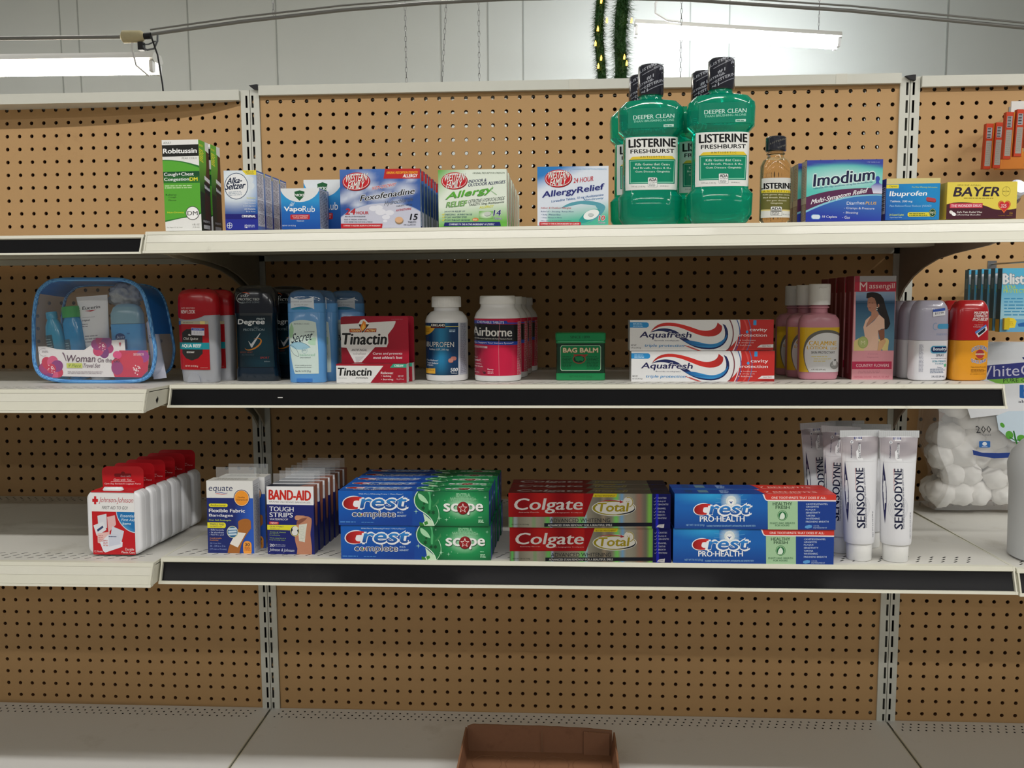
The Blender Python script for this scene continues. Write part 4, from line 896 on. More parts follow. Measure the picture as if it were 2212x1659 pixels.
# athlete's foot cream: low box with a tall card behind it
def tinactin():
    root = empty('foot_cream_pack'); w, h, d = .1090, .0290, .020
    mb = carton(w, h, d, '8E1226', r='DCDCDA', top='7A0E20')
    F = Face(mb, [(790,1195),(1795,1190),(1790,1455),(798,1455)], w, h)
    F.R(780,1180,1800,1470,'A01228'); F.P([(780,1218),(1462,1218),(1262,1470),(780,1470)][::-1],'E4E4E2'); F.G(1300,1222,1440,1300, lambda x, y: lerp('C4C6C6','E4E4E2', abs(x-1370-(y-1260)*-.7)/60), 4, 4) if False else None
    F.T('Tinactin',812,1250,1290,1358,'101010',b=.03,sh=.12); F.T('tolnaftate',812,1378,945,1400,'B9BAB8'); F.T('ANTIFUNGAL',1066,1376,1242,1400,'3A3A38',b=.01,sh=.15)
    F.P([(1605,1190),(1800,1188),(1800,1243),(1555,1245)][::-1],'35A184'); F.T('CREAM',1620,1202,1745,1232,'E4F4EC',b=.03,sh=.2)
    F.T('Relieves:',1424,1302,1600,1336,'F0E6E6',b=.02,sh=.1); F.T('\u2022 itching',1426,1350,1572,1380,'F0E6E6',b=.01,sh=.1); F.T('\u2022 burning',1426,1396,1598,1428,'F0E6E6',b=.01,sh=.1); F.T('NET WT',1670,1350,1748,1376,'D8B8BC'); F.T('15g (1/2 oz)',1645,1396,1752,1420,'D8B8BC')
    mb.build('carton', root)
    # card
    mb = MB(); cw, ch = .1060, .1015; x0 = .0035; yc = d+.0004
    n = 8; r_ = .006; pl = [(0,0),(cw,0)]+[(cw-r_+r_*math.cos(t), ch-r_+r_*math.sin(t)) for t in [PI/2*i/n for i in range(n+1)]]+[(r_+r_*math.cos(t), ch-r_+r_*math.sin(t)) for t in [PI/2+PI/2*i/n for i in range(n+1)]]
    pl = [(x+x0, z) for x, z in pl]; mb.prism(pl, yc, yc+.0008, 'y', rgb('8E1226'), M_card)
    F = Face(mb, [(830,525),(1820,525),(1822,1455),(838,1455)], cw, ch, (x0, yc, 0))
    F.P([(836,545),(850,530),(1800,530),(1818,548),(1822,1200),(838,1200)][::-1], lambda x, y: lerp('8A1024','B01230', (x-1100)/500))
    F.P([(830,640),(1080,628),(1300,612),(1636,596),(1632,625),(1600,690),(1520,790),(1525,905),(1500,966),(1330,966),(1130,1180),(1025,1185),(912,975),(830,968)][::-1],'E6E6E4')
    F.P([(958,704),(1355,700),(1350,752),(960,756)][::-1],'7A1C1C'); F.P([(964,710),(1349,706),(1344,746),(966,750)][::-1],'B4401E'); F.T('TOUGH',975,714,1112,744,'F6DC8A',b=.03,sh=.2); F.T('ACTIN\'',1205,714,1338,744,'F6DC8A',b=.03,sh=.2)
    F.P([(1125,580),(1180,565),(1215,600),(1260,640),(1255,650),(1150,772),(1085,640)][::-1],'F0EDE8'); F.P([(1095,640),(1252,640),(1150,765)][::-1],'1C1412')
    F.P(bez((1150,740),(1080,680),(1150,650),(1160,590))+bez((1200,610),(1190,650),(1240,660),(1150,740)),'E8862A'); F.P(bez((1150,720),(1120,690),(1165,660),(1172,620))+bez((1175,650),(1200,680),(1180,700),(1150,720)),'F4C45A')
    F.T('Tinactin',846,768,1500,928,'0E0E0E',b=.03,sh=.14); F.T('ANTIFUNGAL',985,990,1212,1022,'3A3A38',b=.01,sh=.2); F.T('tolnaftate',1005,1038,1195,1078,'B9BAB8',sh=.15)
    F.P([(1035,1100),(1175,1095),(1085,1178),(1050,1180)][::-1],'CDD0CF')
    F.T('Cures and prevents',1296,1040,1726,1082,'F2E8EA',b=.015,sh=.15); F.T('most athlete\'s foot',1304,1094,1726,1136,'F2E8EA',b=.015,sh=.15); F.T('SOLD INDIVIDUALLY',1575,565,1742,577,'C87A88')
    mb.build('header_card', root); return root
o = tinactin(); o.location = (.2150, -.368, z2(-.365)+H+GAP); tag(o, 'crimson and white foot cream pack with tall card, front one of its pair', 'box', 'crimson foot cream packs')
dup(o, (.2150+.0045, -.3425, z2(-.345)+H+GAP), 'crimson and white foot cream pack right behind the front one')

# pill bottles (crop 890,620 x6.913)
M_pillw = mat('white_bottle_plastic', 'E9E9E9', rough=.25, coat=.2)
def ribcap(r, z0, z1_, n=60, ribs=True):
    mb = MB(); rings = []
    for z, s in ((z0,1),(z0+.0006,1.01),(z1_-.002,1.0),(z1_-.0004,.97),(z1_,.93)):
        rings.append([((r*s+(.0003 if (k % 2 and ribs and z0 < z < z1_-.0005) else 0))*math.cos(2*PI*k/(2*n)), (r*s+(.0003 if (k % 2 and ribs and z0 < z < z1_-.0005) else 0))*math.sin(2*PI*k/(2*n)), z) for k in range(2*n)])
    mb.rings(rings); return mb
def kirk():
    root = empty('pill_bottle'); R = .0335
    mb = MB(); mb.loft([(0,R-.003,R-.003,2),(.0008,R-.0012,R-.0012,2),(.004,R,R,2),(.0945,R,R,2),(.101,R-.0025,R-.0025,2),(.1075,R-.0085,R-.0085,2),(.1095,R-.0135,R-.0135,2),(.116,R-.014,R-.014,2)], 56); mb.build('bottle', root, mats=[M_pillw], smooth=.7)
    ribcap(.0228,.1150,.1320).build('ribbed_cap', root, mats=[M_white], smooth=.3)
    mb = MB(); F = Face(mb, [(165,545),(795,540),(800,1325),(185,1330)], .0650, .0810, surf=on(osurf(R+.0002,R+.0002,2),-.0325,.0100), m=M_gloss)
    F.R(150,530,810,1340,'B4B8C4'); F.G(160,540,690,1330, lambda x, y: lerp(lerp('123A64','2A86B4', 1-abs(x-440)/140), '0E2438', (y-1150)/250), 12, 8)
    F.G(690,540,704,1330, lambda x, y: rgb('DDE2E8'), 1, 1); F.M(720,550,790,1300,58,'6A6E80',fill=.45)
    F.P([(160,600),(350,600)]+bez((340,620),(310,700),(230,735),(160,735))+[(160,735)][:0],'E0A82E') if False else F.P([(150,598),(345,598)]+bez((345,610),(310,690),(230,735),(150,738)),'E2AC30')
    F.R(150,590,700,602,'D8D070'); F.R(272,548,502,622,'14100E'); F.R(272,604,502,622,'5A1C18'); F.T('KIRKLAND',280,560,496,594,'ECEAE4',b=.03); F.T("TODAY'S",172,630,258,652,'8A5A14'); F.T('VALUE',180,664,250,684,'8A5A14')
    F.M(560,640,664,684,2,'B8D4E8'); F.T('IBUPROFEN',190,832,628,908,'E8ECEE',b=.0,ol=('0E1620',.03)); F.T('Tablets USP, 200 mg',245,930,552,966,'DCE4EA',sh=.2)
    F.T('Pain Reliever/',208,1098,396,1124,'D4DCE4',sh=.1); F.T('Fever Reducer',212,1138,400,1164,'D4DCE4',sh=.1); F.T('(NSAID)',214,1176,316,1200,'D4DCE4',sh=.1)
    F.RR(545,1080,620,1145,30,'A05A50'); F.RR(580,1050,662,1110,28,'B87468'); F.RR(548,1078,618,1138,28,'C08478')
    F.P([(176,1245),(350,1230),(352,1308),(180,1312)][::-1],'E2AC30'); F.T('EASY OPENING CAP',190,1250,336,1270,'8A4A14'); F.T('500',580,1222,678,1274,'F4F6F8',b=.02,sh=.15); F.T('Tablets',582,1286,672,1308,'D4DCE4')
    mb.build('paper_label', root); return root
o = kirk(); o.location = (.3795, -.312, z2(-.335)+H+GAP); tag(o, 'white pill bottle with a blue label and ribbed cap', 'bottle')
def airborne():
    root = empty('vitamin_bottle'); R = .0368
    mb = MB(); mb.loft([(0,R-.003,R-.003,2),(.0008,R-.001,R-.001,2),(.004,R,R,2),(.098,R,R,2),(.106,R-.003,R-.003,2),(.113,R-.009,R-.009,2),(.1165,R-.010,R-.010,2),(.121,R-.0098,R-.0098,2)], 56); mb.build('bottle', root, mats=[M_pillw], smooth=.7)
    ribcap(.0279,.1195,.1325,ribs=False).build('screw_cap', root, mats=[M_white], smooth=.5)
    mb = MB(); F = Face(mb, [(895,470),(1605,450),(1615,1325),(905,1340)], .0732, .0880, surf=on(osurf(R+.0002,R+.0002,2),-.0366,.0095), m=M_gloss)
    F.R(870,440,1640,1345,'C4163E'); F.G(880,900,1640,1330, lambda x, y: lerp('8E1634','CC1E46', (x-900)/400), 8, 4)
    F.P([(1380,490),(1560,520),(1560,545),(880,545),(880,500),(905,490)][::-1],'2447B0') if False else F.P([(880,496),(1405,490),(1420,515),(1565,517),(1565,535),(880,545)][::-1],'2447B0'); F.T('CHEWABLE TABLETS',955,500,1368,536,'EEF0F6',b=.01)
    F.R(870,545,1565,805,'161418'); F.T('Airborne',878,595,1482,730,'F2F0EC',b=.02,ol=('000000',.02)); F.T('Chewable Effervescent Supplement with Herbs, Vitamins & Minerals',860,755,1486,782,'D8D6D0'); F.R(870,805,1565,858,'2447B0'); F.T('Helps Support Your Immune System*',870,815,1505,850,'EEF0F6',b=.01)
    F.R(870,885,1120,915,'DDB8C2'); F.T('Most Needed',890,888,1072,912,'8A2A40')
    F.T('1000mg of',880,1048,965,1075,'F0D8DE'); F.T('Vitamin C',880,1085,1018,1120,'F0D8DE'); F.T('plus vitamins,',880,1150,1035,1172,'F0D8DE'); F.T('minerals & herbs',880,1185,1050,1207,'F0D8DE'); F.T('96',900,1240,925,1268,'F0D8DE',b=.02); F.T('chewable tablets',880,1280,990,1296,'F0D8DE')
    for a, b_, c in ((1055,1275,'8A2A3A'),(1085,1265,'A8384A'),(1078,1292,'4A1A2A')): F.E(a,b_,20,18,c)
    F.T('Berry',1125,1222,1215,1252,'F0D8DE',b=.02); F.M(1125,1262,1230,1304,2,'E8A8B4')
    for xx in (1560,): F.M(xx,500,xx+55,1320,50,'DDB8C2',fill=.4)
    F.B([(1305,480),(1290,900),(1300,1330)],4,'E89AA4')
    mb.build('paper_label', root); return root
o = airborne(); o.location = (.4610, -.318, z2(-.34)+H+GAP); tag(o, 'white vitamin bottle with a pink and black label, front one of its row', 'bottle', 'pink labelled vitamin bottles')
row(o, 4, lambda i: (.4610+[0,.0075,.0115,.0195][i], -.318+.0765*i, z2(-.34+.0765*i)+H+GAP), 'white vitamin bottle with a pink and black label, %s in its row from the front')

# green square tin
def tin():
    root = empty('ointment_tin'); w, d = .0775, .05; gr = mat('green_tin_paint', '0F8A4E', rough=.25, metal=.2, coat=.5); dkg = mat('dark_green_tin_paint', '0A3A22', rough=.25, metal=.2, coat=.5)
    def sq(s): return [(s/1000)]
    mb = MB(); e = 14; hx, hy = w/2, d/2
    mb.loft([(0,hx-.001,hy-.001,e),(.0012,hx,hy,e),(.0115,hx,hy,e)], 64); mb.build('bottom_band', root, mats=[gr], smooth=.6)
    mb = MB(); mb.loft([(.0115,hx-.0006,hy-.0006,e),(.0585,hx-.0006,hy-.0006,e)], 64, cap=False); mb.build('can_body', root, mats=[dkg], smooth=.6)
    mb = MB(); mb.loft([(.0585,hx,hy,e),(.0595,hx+.0006,hy+.0006,e),(.0605,hx,hy,e),(.0625,hx,hy,e),(.0632,hx+.0008,hy+.0008,e),(.0735,hx+.0008,hy+.0008,e),(.0748,hx-.001,hy-.001,e)], 64); mb.build('lid', root, mats=[gr], smooth=.6)
    mb = MB(); F = Face(mb, [(118,352),(492,352),(492,585),(118,585)], .0640, .0405, (-.0320, -hy+.0006, .0150), m=M_gloss)
    F.P([(132,354),(478,354),(490,372),(490,566),(478,583),(132,583),(120,566),(120,372)][::-1],'C8DCC4'); F.P([(136,358),(474,358),(486,374),(486,564),(474,579),(136,579),(124,564),(124,374)][::-1],'0C8048')
    F.T('BAG BALM',146,378,462,418,'D8D0A0',b=.035,ol=('9A2430',.03)); F.T('BAG BALM',148,382,460,416,'E2DCB8',b=.0) 
    F.P([(235,434),(375,436),(345,460),(255,458)][::-1],'8E3A2C'); F.ring(292,478,56,38,7,'9A3A30'); F.E(290,478,50,32,'0A3A24'); F.P([(250,455),(320,452),(335,475),(325,498),(300,490),(285,500),(262,490)][::-1],'0C8048')
    F.M(138,450,232,566,9,'07482A',fill=.35); F.M(360,450,474,566,9,'07482A',fill=.35,seed=4)
    F = Face(mb, (208,250,392,272), .030, .005, (-.0160, -hy-.0009, .0655), m=M_gloss); F.T('SINCE 1899',208,252,392,270,'0A4A2A')
    F = Face(mb, (190,612,410,640), .036, .006, (-.0180, -hy-.0001, .0030), m=M_gloss); F.T('NET WT. 8 OZ. (226g)',192,616,408,636,'0A6A3A')
    mb.build('print', root); return root
o = tin(); o.location = (.5908, -.300, z2(-.31)+H+GAP); tag(o, 'green square ointment tin with a lid', 'tin')

# toothpaste cartons with a red, white and blue swirl (crop 1180,660 x4.096)
def aqua():
    w, h, d = .2110, .0450, .0390; w, h = .2165, .0467
    mb = carton(w, h, d, 'E6E6E6', l='C9C6C2', r='C02A28', top='DADADA')
    F = Face(mb, [(742,118),(2045,105),(2045,388),(748,398)], w, h)
    F.R(730,90,2060,410,'E8E8E8')
    F.RR(700,136,914,186,24,'2A8FD0'); F.M(770,144,870,180,3,'BFE2F6',fill=.4)
    # swirls
    F.P(bez((930,228),(990,110),(1130,120),(1330,190))+bez((1330,190),(1430,232),(1530,210),(1535,135))+bez((1575,165),(1590,220),(1545,255),(1490,262))+bez((1490,262),(1360,280),(1250,175),(1110,168))+bez((1110,168),(1030,165),(980,180),(930,228)), lambda x, y: lerp('8E2420','D8322C', 1.2-abs(x-1250)/380))
    F.P(bez((925,232),(1000,180),(1080,180),(1160,215))+bez((1160,215),(1260,270),(1320,350),(1440,362))+bez((1440,362),(1600,370),(1640,250),(1580,145))+bez((1608,160),(1680,270),(1600,400),(1430,380))+bez((1430,380),(1290,370),(1220,290),(1120,240))+bez((1120,240),(1050,208),(990,210),(925,232)), '1A2458')
    F.P(bez((1230,305),(1330,285),(1420,345),(1500,332))+bez((1500,332),(1570,322),(1610,280),(1622,240))+bez((1625,260),(1600,350),(1520,372),(1440,366))+bez((1440,366),(1360,362),(1300,345),(1230,305)), lambda x, y: lerp('1C5A9C','3CA0DC', 1-abs(x-1460)/200))
    F.T('Aquafresh',838,222,1300,292,'1A1A50',b=.03,sh=.2,ol=('E8E8E8',.03)); F.T('fluoride toothpaste',965,296,1194,312,'3A3A5A',sh=.15); F.T('triple protection',880,334,1238,368,'2A86C4',b=.015,sh=.2)
    F.T('NET WT',758,340,806,354,'4A4A4A'); F.T('6.4 OZ (181.4 g)',758,364,848,380,'4A4A4A')
    # red end panel
    F.P([(1735,100),(2060,95),(2060,400),(1600,400)]+bez((1600,400),(1700,340),(1770,240),(1735,100)), 'C42E2A')
    F.ring(1500,240,180,220,10,'7A3A44',a0=-60,a1=60); F.ring(1520,240,200,260,8,'E8E8EC',a0=-60,a1=60); F.ring(1540,240,200,250,8,'3A5AA0',a0=-50,a1=55); F.ring(1560,240,250,260,14,'D8504A',a0=-50,a1=60); F.ring(1580,240,260,300,7,'5A6EA8',a0=-30,a1=50); F.R(1860,112,1888,158,'3A9AD8')
    F.E(1805,220,12,14,'4AA0E0'); F.T('cavity',1828,185,1986,222,'F4ECEC',b=.015); F.T('protection',1716,236,1984,272,'F4ECEC',b=.015)
    for t, a, b_, y in (('healthy gums',1764,1884,304),('strong teeth',1756,1866,326),('fresh breath',1742,1846,348)): F.T(t,a,y-14,b_,y,'F0D0CE',sh=.1); F.E(a-20,y-7,6,6,'E8B8B8')
    F.P([(1930,336),(2060,332),(2060,362),(1895,362)][::-1],'E8E4E4'); F.T('GREAT PRICE',1942,342,2020,354,'8A3A3A')
    for k in (0,1): F.B([(1240+k*30,345+k*8),(1320+k*20,378),(1400,400)],6,'C8504A')
    F.P([(1820,400),(1960,368),(2060,372),(2060,400)][::-1],'9E2020')
    G = side(mb, (0,0,100,120), w, h, d, right=False); G.R(0,0,100,120,'BDB9B4'); G.R(84,6,100,40,'2A7AB0')
    return put(mb, 'toothpaste_box', 'white toothpaste box with a red and blue swirl, lower one of the stacked pair', 'box', .6680, -.3455, z2(-.325), 'white toothpaste boxes with a swirl', rx=T2)
o = aqua(); dup(o, (.6655, -.3450, z2(-.325)+H+GAP+.0475), 'white toothpaste box with a red and blue swirl, on top of the stacked pair')

# pink lotion bottles (crop 1680,580 x5.927)
def calamine():
    root = empty('lotion_bottle'); e = 2.5; pk = mat('pink_bottle_plastic', 'C98A98', rough=.3, coat=.2)
    mb = MB(); mb.loft([(0,.0355,.0175,e),(.0015,.0380,.0195,e),(.008,.0408,.0215,e),(.088,.0412,.0218,e),(.097,.0400,.0212,e),(.1045,.0330,.0190,2.3),(.107,.0210,.0175,2),(.108,.0165,.0165,2),(.1150,.0162,.0162,2),(.1155,.0195,.0195,2),(.1178,.0195,.0195,2),(.1182,.0165,.0165,2),(.1210,.0165,.0165,2)], 48)
    mb.v = [(x*.69/.70, y, z) for x, y, z in mb.v]
    mb.build('bottle', root, mats=[pk], smooth=.6)
    mb = MB(); mb.loft([(.1205,.0208,.0208,2),(.1212,.0212,.0212,2),(.1525,.0212,.0212,2),(.1540,.0200,.0200,2)], 40); mb.box(-.008,-.0222,.1465,.010,-.0205,.1480); mb.build('flip_cap', root, mats=[M_white], smooth=.5)
    mb = MB(); F = Face(mb, [(325,680),(803,675),(800,1320),(315,1320)], .0790, .0720, surf=on(osurf(.0408,.0220,e),-.0397,.0125), m=M_gloss)
    F.R(300,660,820,1340,'E0B82C'); F.P(bez((420,1330),(340,1200),(320,900),(420,790))+bez((420,790),(520,680),(720,690),(820,780))+[(820,1340)],'6A6862'); F.P(bez((425,1330),(350,1200),(335,920),(440,830))+bez((440,830),(540,720),(700,740),(800,800))+[(830,800),(830,1340)],'E2E2E2')
    F.T('CALAMINE',412,868,752,932,'D8A82C',b=.02,ol=('F4F0E0',.03)); F.T('LOTION,',392,944,640,994,'D8A82C',b=.02,ol=('F4F0E0',.03)); F.T('U.S.P.',672,958,762,994,'D8A82C',b=.02); F.T('SKIN PROTECTANT',438,1016,732,1050,'2A2622',b=.01)
    F.M(440,1080,670,1104,1,'E4D490'); F.M(470,1115,690,1136,1,'E4D490',seed=2); F.M(465,1148,620,1168,1,'E4D490',seed=5)
    F.E(730,1215,62,62,'9A9A98'); F.E(730,1180,26,40,'E2E2E2'); F.P([(715,1140),(740,1128),(755,1145),(735,1165)][::-1],'6A6A68'); F.T('QUALITY',688,1208,772,1228,'E2E2E2',b=.02)
    F.T('6 FL OZ (177 mL)',444,1270,612,1298,'3A3632')
    mb.build('paper_label', root); return root
o = calamine(); o.location = (.9615, -.300, z2(-.315)+H+GAP); o.scale = (.76, .9, .96); tag(o, 'pink lotion bottle with yellow and white label, front one of its row', 'bottle', 'pink lotion bottles')
dup(o, (.9540, -.255, z2(-.26)+H+GAP), 'pink lotion bottle, second in its row behind the front one')
dup(o, (.9490, -.205, z2(-.21)+H+GAP), 'pink lotion bottle, rearmost in its row beside the pink boxes')

def massen():
    w, h, d = .0625, .1600, .040
    mb = carton(w, h, d, 'E3A5AC', l='A2323F', top='D8A0A6', r='C99CA2')
    F = Face(mb, [(962,92),(1545,92),(1518,1425),(928,1422)], w, h)
    F.R(900,60,1560,1440,'E8A6AE'); F.R(900,60,1560,170,'A8A6AC'); F.R(920,60,1030,170,'A83A50')
    F.R(900,165,1570,290,'C03048'); F.T('M',1030,170,1135,278,'F0DCDC',b=.0); F.T('assengill',1165,182,1520,270,'F0DCDC',b=-.005,sh=.12,sk=0)
    F.G(976,290,1530,1050, lambda x, y: lerp('9AB4D4','7896C0', (y-290)/120) if y < 412 else lerp('1E4A6E','5E8AA4', (y-412)/430), 6, 16)
    F.R(976,408,1530,416,'2A5A80')
    hair = [(1125,370)]+bez((1130,310),(1200,280),(1280,300),(1330,330))+bez((1370,380),(1400,500),(1430,560),(1455,640))+bez((1470,700),(1440,770),(1405,790),(1385,760))+bez((1360,700),(1340,600),(1310,560),(1290,540))+[(1250,450),(1200,380)]
    F.P(hair[::-1],'221C1C'); 
    F.P((bez((1300,900),(1420,870),(1470,880),(1450,960))+[(1440,1050),(1370,1050)])[::-1],'E6D48E'); F.P((bez((955,930),(1010,870),(1080,870),(1110,900))+[(1110,1050),(955,1050)])[::-1],'E6D48E')
    F.P([(1200,545),(1260,520),(1290,545),(1310,585),(1250,640),(1130,740),(1160,640),(1200,590)][::-1],'C08A70')
    F.P([(1195,590),(1135,700),(1125,745),(1240,660),(1310,580),(1385,640),(1390,760),(1345,765),(1298,790),(1310,900),(1290,1050),(1100,1050),(1110,860),(1088,740),(1120,650)][::-1],'ECC2AA')
    F.P([(1298,785),(1388,762),(1392,880),(1375,930),(1335,930)][::-1],'8E5A42'); F.P([(1310,930),(1400,890),(1412,930),(1340,1050),(1290,1050)][::-1],'E0B080')
    F.P([(1140,420),(1150,370),(1200,358),(1240,372),(1262,420),(1275,470),(1268,510),(1235,535),(1195,548),(1158,525),(1150,495),(1140,480),(1142,455)][::-1],'B5806A')
    F.B([(1158,432),(1180,428)],5,'4A2E28'); F.B([(1200,434),(1222,434)],5,'4A2E28'); F.B([(1160,494),(1190,496)],6,'8A3A34')
    F.E(1298,468,13,24,'B5806A'); F.E(1280,490,8,8,'EDE8DC'); F.E(1276,516,9,9,'EDE8DC')
    F.E(1085,938,74,78,'B8C47A'); F.ring(1085,938,66,70,4,'8E9C4A'); F.T('M',1055,915,1115,965,'E8E4B8',b=.0)
    F.R(900,1045,1550,1440,'E59CA6'); F.R(920,1185,1500,1285,'C42E54',sk=-2); F.T('COUNTRY FLOWERS',992,1218,1462,1258,'F6E0E4',b=.0)
    F.T('Delicately',1158,1080,1298,1098,'C8808C'); F.T('Fragranced',1148,1122,1304,1144,'C8808C'); F.M(1020,1300,1400,1345,2,'C87E8A',fill=.35); F.T('DISPOSABLE DOUCHE   ONE 6 FL. OZ. UNIT',960,1376,1466,1402,'CB6A7A')
    G = side(mb, (0,0,100,400), w, h, d, right=False); G.R(0,0,100,400,'8E2C3C'); G.R(40,60,60,380,'B06A72'); G.M(8,150,34,360,14,'7A2230'); G.R(92,0,100,400,'D8A8A8')
    return put(mb, 'douche_box', 'tall pink box picturing a dark-haired woman by the sea, front one of its row', 'box', 1.0120, -.308, z2(-.29), 'tall pink boxes', rz=0)
o = massen(); row(o, 4, lambda i: (1.0120-[0,.0005,.001,.0006][i], -.308+.0445*i, z2(-.29+.0445*i)+H+GAP), 'tall pink box picturing a woman, %s in its row from the front')

# spray bottles (crop 1920,560 x4.88)
def spray(kind):
    root = empty('itch_spray_bottle'); e = 3.6; hx, hy = .0268, .0175
    if kind == 'white': m1 = mat('white_spray_body','E4E4EA',rough=.3,coat=.2); m2 = mat('frosted_lilac_cap','B9B6C8',rough=.25,coat=.5,trans=.15)
    else: m1 = mat('orange_spray_body','E39A22',rough=.3,coat=.2); m2 = mat('red_spray_cap','B3141C',rough=.22,coat=.5)
    mb = MB(); mb.loft([(0,hx-.003,hy-.003,e),(.0015,hx-.001,hy-.001,e),(.006,hx,hy,e),(.0610,hx,hy,e)], 44); mb.build('body', root, mats=[m1], smooth=.6)
    mb = MB(); mb.loft([(.0613,hx,hy,e),(.080,hx-.0003,hy-.0003,e),(.105,hx-.0012,hy-.001,e),(.113,hx-.0030,hy-.003,e),(.1195,hx-.0065,hy-.006,3),(.1215,hx-.0105,hy-.009,2.6)], 44); mb.build('cap', root, mats=[m2], smooth=.6)
    mb = MB(); sf = osurf(hx+.0001,hy+.0001,e)
    if kind == 'white':
        F = Face(mb, [(262,865),(682,865),(672,1290),(255,1290)], .0530, .0600, surf=on(sf,-.0265,.0005), m=M_gloss)
        F.RR(430,918,648,1000,34,'5AA8C8'); F.RR(440,926,648,988,28,'16305E'); F.T('Benadryl',462,934,636,978,'E8EEF6',b=.02); F.T('SPRAY',500,1006,600,1034,'1E2A4E',b=.0); F.T('Topical Analgesic/Skin Protectant',440,1048,640,1062,'4A5A74')
        F.T('EXTRA STRENGTH',456,1074,628,1094,'2A8AA0',b=.02); F.T('ITCH RELIEF',492,1104,596,1118,'2A8AA0'); F.P(star(622,1128,26,.5,5),'4FB487'); F.T('Relieves:',520,1142,575,1154,'3A5A7A'); F.M(430,1160,628,1212,4,'4A6284',fill=.4); F.T('2 FL OZ (59 mL)',450,1238,616,1262,'2E3E5E'); F.M(300,900,350,1200,22,'9A9AAC',fill=.4)
        mb.build('body_print', root); mb = MB()
        F = Face(mb, [(395,430),(650,430),(655,865),(395,865)], .0350, .0600, surf=on(osurf(hx-.0002,hy-.0002,e),-.0095,.0615), m=M_gloss)
        F.RR(500,684,650,740,24,'4C9CC8'); F.ring(475,712,26,36,5,'7A9CC0',a0=60,a1=300); F.M(490,788,650,812,2,'8A96B4')
        F.P([(437,528),(578,512),(582,590),(442,605)][::-1],'E8E8EE'); F.P([(437,528),(578,512),(579,540),(439,556)][::-1],'3A5AB4'); F.T('$12.99',462,560,560,586,'3A3A4A',sk=8)
        mb.build('cap_print', root)
    else:
        F = Face(mb, [(655,865),(1078,865),(1060,1288),(665,1288)], .0530, .0600, surf=on(sf,-.0265,.0005), m=M_gloss)
        F.T('GOLD BOND',838,915,1040,958,'3A5A9A',b=.02,arc=38,ol=('F0E8E0',.03)); F.E(942,1012,52,48,'B03A3A'); F.R(885,1006,1000,1022,'E8D0B0'); F.T('MEDICATED',892,1009,992,1019,'8A4A2A'); F.T('FIRST AID',885,1062,985,1082,'7A3A1A',arc=-10)
        F.T('QUICK SPRAY',838,1082,1028,1120,'3A5A9A',b=.02,arc=-26,ol=('F0E8E0',.03)); F.T('Triple Action Protection',836,1144,1028,1160,'7A4A14'); F.M(840,1168,1024,1208,3,'8A5A1E',fill=.4); F.T('NET CONTENTS 2 FL OZ (59 mL)',832,1218,1018,1230,'8A5A1E')
        mb.build('body_print', root); mb = MB()
        F = Face(mb, [(655,430),(1078,430),(1078,865),(655,865)], .0530, .0600, surf=on(osurf(hx-.0002,hy-.0002,e),-.0265,.0615), m=M_gloss)
        F.T('MAXIMUM',852,552,1024,584,'F0DCDC',b=.03,sh=.25); F.T('STRENGTH',852,588,1018,618,'F0DCDC',b=.03,sh=.25); F.T('ITCH RELIEF',840,624,1030,656,'F0DCDC',b=.03,sh=.25); F.T('Plus',908,666,968,682,'D8704A',sh=.2); F.T('Helps Kill Germs',862,694,970,706,'F0DCDC'); F.T('To Prevent Infection',845,714,965,726,'F0DCDC')
        F.P([(870,775),(1005,694),(1030,752),(915,835)][::-1],'E4E4E4'); F.P([(870,775),(1005,694),(1014,714),(882,798)][::-1],'5A84C8'); F.P([(905,790),(990,732),(1002,740),(996,765),(925,812),(912,806)][::-1],'1A2030')
        mb.build('cap_print', root)
    return root
o = spray('white'); o.location = (1.1200, -.322, z2(-.34)+H+GAP); o.rotation_euler = (0,0,math.radians(7)); tag(o, 'white spray bottle with lilac cap and price sticker, front one of its row', 'bottle', 'white spray bottles')
row(o, 5, lambda i: (1.1200-.0028*i, -.322+.0385*i, z2(-.34+.0385*i)+H+GAP), 'white spray bottle with lilac cap, %s in its row from the front')
o = spray('gold'); o.location = (1.1795, -.322, z2(-.34)+H+GAP); o.rotation_euler = (0,0,math.radians(5)); tag(o, 'orange spray bottle with a red cap, front one of its row', 'bottle', 'orange spray bottles with red caps')
row(o, 3, lambda i: (1.1795-.0025*i, -.322+.0385*i, z2(-.34+.0385*i)+H+GAP), 'orange spray bottle with a red cap, %s in its row from the front')

